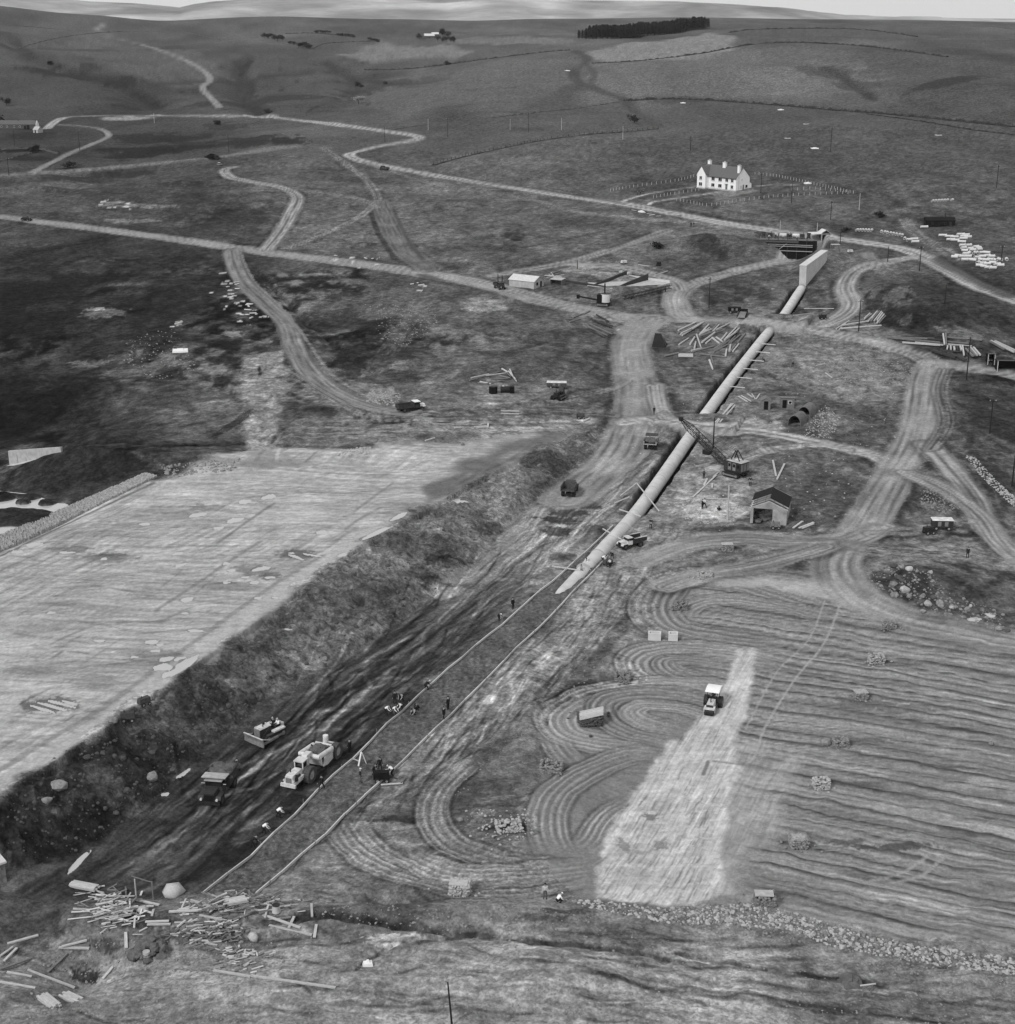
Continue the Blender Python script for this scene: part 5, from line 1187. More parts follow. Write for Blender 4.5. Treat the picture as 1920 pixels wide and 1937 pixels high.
# dark hut on the right, tent, open sheds, farm, far farm
c = P(1751, 430)
S = thing('dark_hut', 'long black tarred hut with a stove pipe on the grass', 'hut', c, math.radians(-3))
m = MB(); m.prism([(0, 0), (4, 0), (4, 2.6), (2, 3.5), (0, 2.6)], 0, 10.6, axis='x'); m.obj('walls', BLACK, S); m = MB(); ridge_roof(m, 10.6, 4, 2.6, 3.55); m.obj('roof', BLACK, S)
MB().cyl((7.4, 2.4, 2.8), (7.4, 2.4, 5), .16, .16, 8).obj('stove_pipe', STEEL, S)
for x_ in (2, 4.4, 6.6): w = MB().box(x_, x_ + .9, -.05, 0, 1.0, 1.8).obj('window', DARKP, S); MB().box(x_ + .08, x_ + .82, -.07, -.05, 1.08, 1.72).obj('pane', GLASS, w)
MB().box(8.6, 9.5, -.05, 0, 0, 2).obj('door', DARKP, S)
c = P(1233, 656)
S = thing('black_tent', 'steep black tarpaulin tent standing beside the dirt road', 'tent', c, math.radians(-18))
m = MB(); m.add([(0, 0, 0), (3.6, 0, 0), (.4, 1.7, 3.4), (2.0, 1.7, 3.4), (0, 3.4, 0), (3.6, 3.4, 0), (.0, .06, .02), (3.6, .06, .02)], [(0, 1, 3, 2), (5, 4, 2, 3), (4, 0, 2), (1, 5, 3)]); m.obj('cover', TARP, S)
m = MB(); m.beam((.3, 1.7, 0), (.4, 1.7, 3.5), .08); m.beam((3.6, 1.7, 0), (2.0, 1.7, 3.5), .08); m.beam((.2, 1.7, 3.4), (2.2, 1.7, 3.4), .08); m.obj('poles', TIMD, S)
for k in range(2): MB().beam((-.2 - .7 * k, -.4, .0), (.4, 1.6, 3.2), .025).obj('guy_rope', TIMD, S)
for px, py, lab, w in ((1868, 690, 'smaller lean open frame of pale posts left of the dark shed', 1.6), (1886, 703, 'open fronted dark shed with pale corner posts at the picture edge', 5.2)):
    S = thing('open_shed', lab, 'shed', P(px, py), math.radians(-6))
    m = MB(); m.box(0, w, 3.0, 3.1, 0, 2.4); m.box(w - .1, w, 0, 3, 0, 2.4); m.box(0, .1, .5, 3, 0, 2.4); m.obj('walls', BLACK, S)
    m = MB(); m.prism([(-.3, 2.75), (3.3, 2.35), (3.3, 2.45), (-.3, 2.85)], -.2, w + .2, axis='x'); m.obj('roof', BLACK, S)
    for x_ in (0, w): MB().beam((x_, -.1, 0), (x_, -.1, 2.75), .16).obj('post', TIMBER, S)
    MB().beam((-.2, -.12, 2.78), (w + .2, -.12, 2.78), .14).obj('front_beam', TIMBER, S)
c = P(4, 243)
S = thing('farmhouse', 'long low stone farmhouse range with a pale gable end', 'farmhouse', (c.x - 3, c.y, c.z - .3), math.radians(0))
m = MB(); m.prism([(0, 0), (6.5, 0), (6.5, 3.2), (3.25, 5.6), (0, 3.2)], 0, 27, axis='x'); m.obj('walls', STONED, S); m = MB(); ridge_roof(m, 26.6, 6.5, 3.2, 5.7, .3); m.obj('roof', SLATE, S)
m = MB(); m.prism([(0, 0), (6.5, 0), (6.5, 3.2), (3.25, 5.6), (0, 3.2)], 27.0, 27.25, axis='x'); m.obj('gable_wall', WHITE, S)
for x_ in (14, 26): MB().box(x_ - .5, x_ + .5, 2.8, 3.7, 5.2, 6.8).obj('chimney', STONED, S)
for x_ in (2, 6, 11, 15): w = MB().box(x_, x_ + 1.2, -.06, 0, 1, 2.2).obj('window', WHITE, S); MB().box(x_ + .1, x_ + 1.1, -.08, -.06, 1.1, 2.1).obj('pane', GLASS, w)
MB().box(18.5, 20.0, -.06, 0, 0, 2.2).obj('door', BLACK, S); MB().box(20.5, 22.5, -.06, 0, 0, 2.6).obj('barn_door', BLACK, S)
c = P(63, 251)
S = thing('farm_outbuilding', 'small grey farm outbuilding in front of the pale gable end', 'barn', c, math.radians(-30))
m = MB(); m.prism([(0, 0), (4.4, 0), (4.4, 2.2), (2.2, 4.0), (0, 2.2)], 0, 4.6, axis='x'); m.obj('walls', CONCD, S); m = MB(); ridge_roof(m, 4.6, 4.4, 2.2, 4.05); m.obj('roof', CONCD, S); MB().box(1.6, 2.6, -.05, 0, 0, 1.9).obj('door', BLACK, S)
c = P(803, 73)
S = thing('hill_farm', 'tiny pale roofed farm among trees high on the hill', 'farmhouse', c, math.radians(10))
m = MB(); m.prism([(0, 0), (6, 0), (6, 3.5), (3, 6), (0, 3.5)], 0, 13, axis='x'); m.obj('walls', STONED, S); m = MB(); ridge_roof(m, 13, 6, 3.5, 6.1); m.obj('roof', SHEET, S); MB().box(6, 7, -.05, 0, 0, 2).obj('door', BLACK, S)
c = P(817, 69)
S = thing('hill_barn', 'tiny pale barn right of the hill farm', 'barn', c, math.radians(10))
m = MB(); m.prism([(0, 0), (5, 0), (5, 3), (2.5, 5), (0, 3)], 0, 9, axis='x'); m.obj('walls', STONED, S); m = MB(); ridge_roof(m, 9, 5, 3, 5.1); m.obj('roof', SHEET, S)
# pale concrete wing wall at the far left, stone pillar in the left foreground
A, B = P(18, 880), P(110, 856)
S = thing('concrete_wing_wall', 'pale tapering concrete wall above the dark stream bank', 'wall', (A.x, A.y, A.z - .4), math.atan2(B.y - A.y, B.x - A.x))
Lw = (B - A).length; m = MB(); m.prism([(0, 0), (Lw, (B.z - A.z) + .2), (Lw, (B.z - A.z) + 1.6), (0, 3.4)], 0, .5); m.obj('wall', CONCD, S)
for k in range(1, 6): MB().prism([(Lw * k / 6 - .04, .2), (Lw * k / 6 + .04, .2), (Lw * k / 6 + .04, 3.2 - k * .22), (Lw * k / 6 - .04, 3.2 - k * .22)], -.02, .0).obj('joint', STONED, S)
MB().prism([(-.3, 0), (Lw, B.z - A.z), (Lw, B.z - A.z + .3), (-.3, .35)], -.6, 0).obj('footing', CONC, S)
c = P(1, 1664)
S = thing('stone_pillar', 'square masonry pillar with a pale cap at the left edge', 'pillar', (c.x - .6, c.y, c.z - .4), math.radians(38))
for k in range(7):
    for j in range(3):
        x0 = -.95 + j * .64 + (.16 if k % 2 else 0)
        MB().box(max(-.95, x0), min(.95, x0 + .6), -.95, .95, k * .36, k * .36 + .34).obj('stone', STONE, S)
MB().box(-1.1, 1.1, -1.1, 1.1, 2.52, 2.75).obj('cap', CONC, S)
S2 = thing('pipe_stub', 'short round pale pipe stub standing on the masonry pillar', 'pipe', (c.x - .9, c.y, c.z + 2.35)); MB().tube((0, 0, 0), (0, 0, .7), .3, .22).obj('barrel', CONCD, S2); MB().tube((0, 0, .6), (0, 0, .72), .36, .3).obj('collar', CONCD, S2)
# ------------------------------------------------------------------ valve house under construction
c = P(1500, 480); bx, by = unproj(1437, 452); ex_, ey = unproj(1538, 455); base_z = 0
bq = np.array(at_z(1437, 452, 12.2)); eq = np.array(at_z(1538, 455, 12.2)); bx, by = bq; ex_, ey = eq; base_z = 12.2
V_ = thing('valve_house_scaffold', 'dark excavation scaffold of posts and beams under a working deck', 'scaffold', (bx, by, base_z - .2), math.atan2(ey - by, ex_ - bx))
Ld = math.hypot(ex_ - bx, ey - by)
MB().box(0, Ld, -.4, 4.6, 0, .25).obj('deck', TIMD, V_)
MB().box(.5, Ld + 1.5, .25, .6, -8, 0).obj('back_wall', BLACK, V_)  # black panel just under the deck, added to darken the hole
for k in range(5):
    x_ = 3.2 + k * (Ld - 4) / 4.4
    MB().beam((x_, -.5, -1.5 - 5.0 * min(1, (k + .6) / 2.4)), (x_, -.5, 1.2), .22).obj('post', TIMB, V_)
for z_, x0 in ((-1.4, 1.2), (-2.0, 1.4), (-3.6, 3.4)): MB().beam((x0, -.6, z_), (Ld, -.6, z_ - .1), .2, .18).obj('beam', TIMBER if z_ > -3.7 else TIMD, V_)
MB().beam((6.5, -.6, -3.6), (10, -.6, -.7), .16).obj('brace', TIMBER, V_)
MB().beam((0, -.5, 1.1), (Ld, -.5, 1.1), .1).obj('guard_rail', TIMD, V_)
MB().cyl((.5, -.9, -.55), (Ld - 5, -.9, -.55), .42, .42, 12).obj('pipe_main', RUST, V_)
c = P(1532, 480); zz = base_z + .2
S = thing('pump_shelter', 'pale roofed open shelter on posts beside the scaffold', 'shelter', (c.x, c.y, zz - 3.0), math.radians(12))
MB().prism([(0, 3.2), (3.4, 3.5), (3.4, 3.62), (0, 3.32)], 0, 4.4, axis='x').obj('roof', SHEET, S)
for x_, y_ in ((.1, .1), (4.2, .1), (.1, 3.2), (4.2, 3.2)): MB().beam((x_, y_, -2.5), (x_, y_, 3.3), .2).obj('post', TIMBER, S)
MB().box(4.6, 8.2, 1.6, 5.2, .5, 3.2).obj('hut_walls', TIMD, S); m = MB(); m.prism([(4.4, 3.1), (6.4, 4.4), (6.4, 4.5), (4.4, 3.2)], 1.4, 5.4, axis='y'); m.prism([(8.4, 3.1), (6.4, 4.4), (6.4, 4.5), (8.4, 3.2)], 1.4, 5.4, axis='y'); m.obj('hut_roof', SHEET, S); MB().box(5.3, 6.4, 1.52, 1.6, .6, 2.7).obj('doorway', BLACK, S)
for k in range(5): MB().beam((2.6 + k * .5, -.6, -1.5), (2.6 + k * .5, -.6, .6 + .3 * (k % 2)), .1).obj('rail_post', TIMD, S)
S = thing('timber_platform', 'small plank platform on legs right of the shelter', 'platform', P(1573, 476, 0), math.radians(5)); MB().box(0, 2.8, 0, 1.6, 2.2, 2.35).obj('deck', TIMBER, S)
for x_, y_ in ((.1, .1), (2.7, .1), (.1, 1.5), (2.7, 1.5)): MB().beam((x_, y_, -.3), (x_, y_, 2.2), .14).obj('leg', TIMD, S)
for k in range(8):                                            # plant standing along the edge of the works road above the scaffold
    q = V_.matrix_basis @ Vector((1.2 + k * (Ld - 1.5) / 7.6, 3.6 + .5 * (k % 2), .25))
    kinds = ['drum', 'box', 'drum', 'tank', 'box', 'tank', 'box', 'drum'][k]
    lab = ['dark upright boiler at the left end of the working deck', 'dark engine box next to the boiler on the deck', 'pale mixer drum beside the left engine box', 'long pale water tank lying near the deck middle', 'dark engine box right of the long pale tank', 'short pale tank in the right half of the deck', 'dark crate shaped engine near the deck right end', 'dark mixer drum at the right end of the deck'][k]
    t_ = thing('concrete_mixer' if kinds == 'drum' else 'engine_box' if kinds == 'box' else 'water_tank', lab, {'drum': 'mixer', 'box': 'engine', 'tank': 'tank'}[kinds], (q.x, q.y, base_z), V_.rotation_euler.z, 'plant on the working deck')
    dk = DARKP if 'dark' in lab else PALE
    if kinds == 'drum':
        MB().cyl((0, 0, .7), (0, .3, 2.0), .5, .75, 10).obj('drum', dk, t_); MB().box(-.7, .7, -.5, .5, .3, .7).obj('frame', STEEL, t_)
        for x_ in (-.5, .5): MB().cyl((x_, -.6, .3), (x_, -.5, .3), .3, .3, 10).obj('wheel', RUBBER, t_)
    elif kinds == 'box':
        MB().box(-.9, .9, -.6, .6, .45, 1.7, tx=.08, ty=.05).obj('housing', dk, t_); MB().box(-1, 1, -.7, .7, .2, .44).obj('skid', STEEL, t_); MB().cyl((.4, 0, 1.7), (.4, 0, 2.3), .08, .08, 8).obj('exhaust', STEEL, t_)
    else:
        MB().cyl((-1.2, 0, 1.1), (1.2, 0, 1.1), .62, .62, 12).obj('tank', dk, t_); MB().box(-1, 1, -.5, .5, .2, .55).obj('cradle', STEEL, t_)
# aggregate bays of the concrete plant
a = P(1072, 536); b = P(1196, 545); ang = math.atan2(b.y - a.y, b.x - a.x)
S = thing('aggregate_bays', 'pale concrete aggregate bays with sloping dark partition walls', 'bays', (a.x, a.y, a.z - .2), ang); Lb = math.hypot(b.x - a.x, b.y - a.y)
yb = 20
MB().box(0, Lb, yb, yb + .4, -.5, 1.3).obj('back_wall', CONC, S); MB().prism([(4, .2), (yb, .6), (yb, -.6), (4, -.6)], 0, Lb, axis='x').obj('floor_slab', CONCD, S)
for k, t_ in enumerate((.33, .66)): MB().prism([(2, -.4), (yb, -.4), (yb, 2.6), (2, .4)], Lb * t_, Lb * t_ + .35, axis='x').obj('partition_wall', TIMB, S)  # dark colour stands for the shaded faces of the partitions
MB().beam((-3, 1.4, .7), (Lb + 5, 1.0, .5), .5, .5).obj('front_beam', TIMB, S)
for k in range(2): MB().box(Lb * (.18 + .12 * k), Lb * (.18 + .12 * k) + 1.3, yb + 1.2, yb + 2.4, .3, 2.0).obj('bin', CONCD, S)

# pitched stone strip along the far edge of the platform
el = UL([(-40,1028),(0,1011),(140,952),(271,896)], 4, False); er = UL([(-40,1066),(0,1047),(150,976),(300,902)], 4, False)
nL, nW = 260, 14; V2, F2 = [], []; rr = random.Random(8)
zl = [height(*q) for q in el]; zr = [height(*q) for q in er]
for k in range(nL + 1):
    t_ = k / nL * (len(el) - 1); i0 = min(int(t_), len(el) - 2); f_ = t_ - i0
    A = Vector((*(el[i0] * (1 - f_) + el[i0 + 1] * f_), zl[i0] * (1 - f_) + zl[i0 + 1] * f_ + .25)); t2 = k / nL * (len(er) - 1); i1 = min(int(t2), len(er) - 2); f2 = t2 - i1
    B = Vector((*(er[i1] * (1 - f2) + er[i1 + 1] * f2), zr[i1] * (1 - f2) + zr[i1 + 1] * f2 + .35))
    for j_ in range(nW + 1): q = A.lerp(B, j_ / nW); V2.append((q.x + rr.uniform(-.1, .1), q.y + rr.uniform(-.1, .1), q.z + rr.uniform(-.14, .14) - (1.2 if j_ in (0, nW) else 0)))
for k in range(nL):
    for j_ in range(nW): a = k * (nW + 1) + j_; F2.append((a, a + 1, a + nW + 2, a + nW + 1))
o = MB().add(V2, F2).obj('stone_strip', mat('pitching_stone', 150, .9, .45, 3.0, bump=.5)); o['kind'] = 'structure'
# ------------------------------------------------------------------ machines and vehicles (local +X is forward)
def wheel(par, x, y, r, w, tyre=RUBBER, lugs=0, rim=RIM, name='wheel'):
    m = MB(); m.tube((x, y - w / 2, r), (x, y + w / 2, r), r, r * .55, 18)
    for k in range(lugs):
        t_ = 2 * math.pi * k / lugs; c, s = math.cos(t_), math.sin(t_)
        m.beam((x + c * r, y - w * .5, r + s * r), (x + c * r * 1.0, y + w * .5, r + s * r), .12, .1, roll=t_)
    o = m.obj(name, tyre, par)
    h = MB(); h.cyl((x, y - w * .42, r), (x, y + w * .42, r), r * .56, r * .56, 14); h.cyl((x, y - w * .5, r), (x, y + w * .5, r), r * .2, r * .2, 8)
    h.obj('rim', rim, o)
    return o
def headlights(par, x, y, z, r=.13):
    for s in (-1, 1): MB().cyl((x - .12, s * y, z), (x + .06, s * y, z), r, r, 10).obj('headlight', PALE, par)
# motor scraper
p_f, p_r = P(571, 1476), P(621, 1428)
h = math.atan2(p_f.y - p_r.y, p_f.x - p_r.x)
T_ = thing('motor_scraper', 'big pale motor scraper with large tyres loaded with soil', 'scraper', p_f, h)
for s in (-1, 1): wheel(T_, 0, s * 1.15, 1.02, .75, TYREM, 20)
wb = -(p_f - p_r).length
for s in (-1, 1): wheel(T_, wb, s * 1.15, 1.02, .75, TYREM, 20)
m = MB(); m.box(.6, 2.9, -.55, .55, 1.15, 2.05, tx=.08, ty=.06); m.box(2.88, 3.0, -.5, .5, 1.05, 1.95); m.obj('bonnet', PALE, T_)
m = MB(); m.box(3.0, 3.04, -.4, .4, 1.1, 1.8); m.obj('radiator_grille', MIDP, T_)
m = MB(); m.box(-.9, 3.1, -.75, .75, .75, 1.14); m.box(3.02, 3.3, -1.0, 1.0, .7, 1.1); m.box(1.0, 2.2, .56, .95, 1.14, 1.5); m.obj('chassis', PALE, T_)
m = MB(); m.box(1.4, 2.5, .56, .72, 1.2, 1.75); m.cyl((2.3, .72, 1.25), (2.3, .72, 2.0), .16, .16, 10); m.obj('engine', STEEL, T_)
m = MB(); m.cyl((2.0, -.3, 2.05), (2.0, -.3, 2.6), .07, .07, 8); m.obj('exhaust', STEEL, T_)
m = MB(); m.box(-.55, .6, -.6, .6, 1.14, 1.9); m.box(-.65, .68, -.66, .66, 2.75, 2.87); m.obj('cab', PALE, T_)
for x_, y_ in ((-.5, -.55), (-.5, .55), (.55, -.55), (.55, .55)): MB().box(x_ - .06, x_ + .06, y_ - .06, y_ + .06, 1.9, 2.75).obj('cab_pillar', PALE, T_)
m = MB(); m.box(-.45, .5, -.5, .5, 1.9, 2.72); m.obj('cab_window', GLASS, T_)
m = MB(); m.prism([(-.7, 1.3), (-.5, 2.6), (-.9, 3.0), (-2.0, 3.0), (-2.4, 2.5), (-1.6, 2.5), (-1.2, 1.2)], -.35, .35); m.obj('gooseneck', PALE, T_)
MB().cyl((-2.1, -1.45, 2.35), (-2.1, 1.45, 2.35), .28, .28, 14).obj('draft_tube', PALE, T_)
for s in (-1, 1): MB().cyl((-2.1, s * 1.3, 2.35), (-5.3, s * 1.3, 2.05), .32, .28, 14).obj('side_arm', PALE, T_)
for s in (-1, 1): MB().prism([(-3.2, .55), (-3.9, 2.0), (wb + .9, 2.15), (wb + .6, .6), (-4.2, .35)], s * 1.2 - .08, s * 1.2 + .08).obj('bowl_side', PALE, T_)
m = MB(); m.box(wb + .8, -3.6, -1.12, 1.12, .5, .7); m.prism([(wb + .7, .6), (wb + .9, .6), (wb + 1.2, 2.3), (wb + 1.0, 2.4)], -1.12, 1.12); m.obj('bowl', PALE, T_)
m = MB(); m.prism([(-3.3, .6), (-3.0, .7), (-2.7, 1.6), (-3.1, 1.8)], -1.1, 1.1); m.obj('apron', PALE, T_)
m = MB()
for k in range(26): m.rock((random.uniform(wb + 1.4, -3.7), random.uniform(-.7, .7), 2.0), random.uniform(.5, .9), k, .6)
m.obj('soil_load', SOIL, T_)['kind'] = 'stuff'
m = MB(); m.box(wb - 1.2, wb + .9, -.5, .5, .9, 1.5); m.prism([(wb + .4, 1.4), (wb - 1.0, 1.4), (wb + .8, 2.5)], -.3, .3); m.obj('push_frame', PALE, T_); MB().cyl((wb + .5, 0, 2.2), (wb + .5, 0, 3.2), .34, .34, 12).obj('ejector_housing', PALE, T_)
for s in (-1, 1): MB().cyl((-4.4, s * 1.05, 2.5), (-5.6, s * 1.2, 1.3), .1, .1, 8).obj('lift_ram', STEEL, T_)
headlights(T_, 3.05, .62, 1.45)
# bulldozer
h = hd((552, 1378), (494, 1406)); p_ = P(510, 1394)
T_ = thing('bulldozer', 'crawler bulldozer with a pale bonnet and angled blade', 'bulldozer', p_, h)
def crawler(par, L_, g, w, hgt, m_=STEEL, shoes=16):
    for s in (-1, 1):
        prof = [(L_ / 2 - hgt / 2 + hgt / 2 * math.cos(a), hgt / 2 + hgt / 2 * math.sin(a)) for a in np.linspace(-math.pi / 2, math.pi / 2, 7)] + [(-L_ / 2 + hgt / 2 - hgt / 2 * math.cos(a), hgt / 2 + hgt / 2 * math.sin(a)) for a in np.linspace(math.pi / 2, -math.pi / 2, 7)]
        o = MB().prism(prof, s * g / 2 - w / 2, s * g / 2 + w / 2).obj('track', m_, par)
        sh = MB()
        for k in range(shoes):
            x_ = -L_ / 2 + hgt / 2 + (L_ - hgt) * k / (shoes - 1); sh.box(x_ - .04, x_ + .04, s * g / 2 - w / 2 - .02, s * g / 2 + w / 2 + .02, hgt, hgt + .06)
        sh.obj('track_shoes', RUST, o)
        fr_ = MB().box(-L_ / 2 + hgt * .5, L_ / 2 - hgt * .5, s * g / 2 - w / 2 - .03, s * g / 2 + w / 2 + .03, hgt * .32, hgt * .62).obj('track_frame', MIDP, o)
        for k in (0, 1): x_ = (L_ / 2 - hgt / 2) * (1 if k else -1); MB().cyl((x_, s * (g / 2) - w / 2 - .04, hgt / 2), (x_, s * (g / 2) + w / 2 + .04, hgt / 2), hgt * .3, hgt * .3, 12).obj('sprocket', MIDP, o)
crawler(T_, 3.5, 2.0, .52, 1.0)
m = MB(); m.box(.2, 2.0, -.5, .5, .7, 1.85, tx=.05, ty=.05); m.obj('engine_block', DARKP, T_)
MB().box(.1, 2.05, -.56, .56, 1.85, 2.0, tx=.04, ty=.08).obj('bonnet', PALE, T_)
MB().box(2.0, 2.1, -.5, .5, .75, 1.9).obj('radiator_grille', MIDP, T_)
MB().cyl((1.2, .2, 2.0), (1.2, .2, 2.55), .07, .07, 8).obj('exhaust', STEEL, T_); MB().cyl((.7, -.2, 2.0), (.7, -.2, 2.3), .14, .14, 8).obj('air_cleaner', STEEL, T_)
m = MB(); m.box(-1.5, .2, -.95, .95, 1.05, 1.2); m.box(-1.4, -1.1, -.6, .6, 1.2, 1.9); m.box(-1.1, -.5, -.55, .55, 1.2, 1.5); m.obj('seat', DARKP, T_)
for s in (-1, 1): MB().box(-1.6, .3, s * 1.0 - .3, s * 1.0 + .3, 1.1, 1.3).obj('fender', PALE, T_)
MB().box(-1.9, -1.5, -.7, .7, .7, 1.6).obj('fuel_tank', PALE, T_)
B_ = MB(); B_.prism([(2.55, .05), (2.7, .05), (2.62, .6), (2.78, 1.15), (2.62, 1.15), (2.48, .6)], -1.75, 1.75); bl_ = B_.obj('blade', MIDP, T_)
MB().box(2.62, 2.8, -1.75, 1.75, 1.15, 1.22).obj('blade_edge', PALE, bl_)
for s in (-1, 1):
    MB().beam((-.2, s * 1.38, .45), (2.6, s * 1.38, .3), .2, .26).obj('push_arm', MIDP, T_); MB().beam((.5, s * .62, 1.9), (2.5, s * 1.0, .6), .1).obj('lift_strut', STEEL, T_); MB().beam((1.2, s * 1.38, .5), (2.55, s * 1.38, 1.05), .1).obj('blade_brace', PALE, T_)
headlights(T_, 2.0, .3, 2.05, .1)
DOZER = T_
# dump trucks
def dump_truck(label, loc, rot, paint=DARKP, bodym=DARKP, load=True, canopy=True, scale=1.0, cabroof=PALE):
    T_ = thing('dump_truck', label, 'dump truck', loc, rot, 'dump trucks on the works', scale)
    for s in (-1, 1):
        wheel(T_, 2.1, s * 1.0, .58, .38, RUBBER, 0, TYREM); wheel(T_, -1.6, s * 1.05, .62, .55, RUBBER, 0, TYREM)
    m = MB(); m.box(-2.6, 3.0, -.45, .45, .55, .85); m.box(2.95, 3.15, -1.15, 1.15, .45, .8); m.obj('chassis', STEEL, T_)
    m = MB(); m.box(1.5, 3.0, -.62, .62, .85, 1.65, tx=.06, ty=.08); m.obj('bonnet', paint, T_)
    g_ = MB().box(3.0, 3.05, -.5, .5, .85, 1.5).obj('radiator_grille', BLACK, T_)
    for s in (-1, 1): MB().prism([(1.4, 1.0), (1.6, 1.28), (2.7, 1.28), (2.95, .95), (2.95, .88), (2.6, 1.18), (1.7, 1.18), (1.5, .95)], s * .95 - .28, s * .95 + .28).obj('mudguard', paint, T_)
    m = MB(); m.box(.25, 1.5, -.95, .95, .85, 1.7); m.obj('cab', paint, T_)
    m = MB(); m.box(.3, 1.42, -.88, .88, 1.7, 2.3, tx=.08); m.obj('cab_window', GLASS, T_)
    MB().box(.2, 1.5, -.95, .95, 2.3, 2.4).obj('cab_roof', cabroof, T_)
    b_ = MB(); b_.prism([(-3.0, 1.35), (.0, 1.0), (.1, 1.0), (.15, 2.45), (.05, 2.45), (-.1, 1.15), (-3.0, 1.5)], -1.2, 1.2)
    for s in (-1, 1): b_.prism([(-3.1, 1.35), (0, 1.0), (.1, 2.4), (-3.1, 2.15)], s * 1.25 - .06, s * 1.25 + .06)
    bo = b_.obj('tipping_body', bodym, T_)
    m = MB()
    for s in (-1, 1): m.box(-3.1, .1, s * 1.25 - .1, s * 1.25 + .1, 2.2, 2.32); 
    m.obj('body_rim', paint, bo)
    if canopy: MB().prism([(.0, 2.45), (1.4, 2.62), (1.4, 2.7), (.0, 2.55)], -1.3, 1.3).obj('canopy', cabroof, bo)
    if load:
        m = MB()
        for k in range(22): m.rock((random.uniform(-2.6, -.3), random.uniform(-.8, .8), random.uniform(1.8, 2.1)), random.uniform(.5, .85), k, .6)
        m.obj('soil_load', SOIL, T_)['kind'] = 'stuff'
    headlights(T_, 3.06, .85, 1.0)
    for s in (-1, 1): MB().beam((1.2, s * 1.0, 1.9), (1.3, s * 1.35, 1.95), .05).obj('mirror', PALE, T_)
    return T_
dump_truck('dark dump truck with a pale cab canopy driving down the dark cut floor', P(414, 1502), hd((437, 1464), (402, 1519)), scale=1.12, cabroof=mat('dusty_canopy', 168, .6, .25))
dump_truck('dark dump truck seen from behind climbing along the foot of the cutting', P(1078, 934), hd((1076, 938), (1089, 912)), RUST, RUST, False, False, 1.0, DARKP)
dump_truck('dump truck with a pale tipped body beside the upper culvert trench', P(1232, 846), hd((1230, 850), (1239, 828)), DARKP, CONCD, True, cabroof=DARKP)
dump_truck('dumper with a pale bonnet parked right beside the culvert', P(1194, 1034), hd((1210, 1026), (1172, 1036)), PALE, DARKP, False, False, .82)
# lorries, cars
def lorry(label, loc, rot, cabm=WHITE, bodym=DARKP, L_=6.5, scale=1.0, flat=False, cat='lorry'):
    T_ = thing('lorry', label, cat, loc, rot, 'lorries on the works', scale)
    for s in (-1, 1):
        for x_ in (L_ * .36, -L_ * .28): wheel(T_, x_, s * .9, .48, .3, RUBBER, 0, TYREM)
    m = MB(); m.box(-L_ / 2, L_ / 2, -.4, .4, .5, .75); m.obj('chassis', STEEL, T_)
    m = MB(); m.box(L_ * .3, L_ / 2, -.55, .55, .75, 1.4, tx=.05, ty=.06); m.obj('bonnet', cabm, T_)
    m = MB(); m.box(L_ * .1, L_ * .3, -.95, .95, .75, 1.5); m.obj('cab', DARKP if cabm is WHITE else cabm, T_); MB().box(L_ * .11, L_ * .29, -.9, .9, 1.5, 2.05, tx=.06).obj('cab_window', GLASS, T_); MB().box(L_ * .09, L_ * .31, -.98, .98, 2.05, 2.16).obj('cab_roof', cabm, T_)
    m = MB()
    if flat: m.box(-L_ / 2, L_ * .08, -1.1, 1.1, .9, 1.05)
    else:
        m.box(-L_ / 2, L_ * .08, -1.1, 1.1, .9, 1.0); m.box(-L_ / 2, L_ * .08, -1.1, -1.04, 1.0, 1.75); m.box(-L_ / 2, L_ * .08, 1.04, 1.1, 1.0, 1.75); m.box(-L_ / 2, -L_ / 2 + .08, -1.04, 1.04, 1.0, 1.75); m.box(L_ * .07, L_ * .08, -1.04, 1.04, 1.0, 2.0)
    m.obj('cargo_body', bodym, T_)
    headlights(T_, L_ / 2, .7, .95, .12)
    return T_
lorry('dark tipper lorry with a white cab roof turning on the muddy lower track', P(777, 777), hd((752, 779), (803, 773)))
lorry('dark lorry in front of the bright roofed shed on the haul road', P(945, 546), hd((935, 541), (960, 551)), DARKP, DARKP, 5.6)
lorry('long dark flat lorry parked below the bend of the public road', P(727, 322), hd((745, 325), (712, 320)), DARKP, RUST, 7.6)
def car(label, loc, rot, body=DARKP, roof=DARKP, scale=1.0):
    T_ = thing('parked_car', label, 'car', loc, rot, None, scale)
    for s in (-1, 1):
        for x_ in (1.15, -1.15): wheel(T_, x_, s * .68, .36, .2)
    m = MB(); m.box(-1.75, 1.8, -.72, .72, .4, .95, tx=.06, ty=.04); m.obj('body', body, T_)
    MB().box(-1.2, .7, -.66, .66, .95, 1.45, tx=.22, ty=.08).obj('windows', GLASS, T_); MB().box(-1.0, .45, -.58, .58, 1.45, 1.55, tx=.05, ty=.05).obj('roof', roof, T_)
    for s in (-1, 1): MB().box(1.7, 1.9, s * .7 - .12, s * .7 + .12, .45, .75).obj('wing', body, T_)
    MB().box(1.8, 1.92, -.7, .7, .38, .5).obj('bumper', STEEL, T_); headlights(T_, 1.8, .5, .75, .1)
    return T_
car('dark car driving along the main haul road at far left', P(50, 418), hd((30, 415), (62, 418)), BLACK, DARKP, 1.25)
car('small pale roofed car parked beside the track bend near three bushes', P(415, 313), hd((405, 312), (425, 314)), MIDP, PALE)
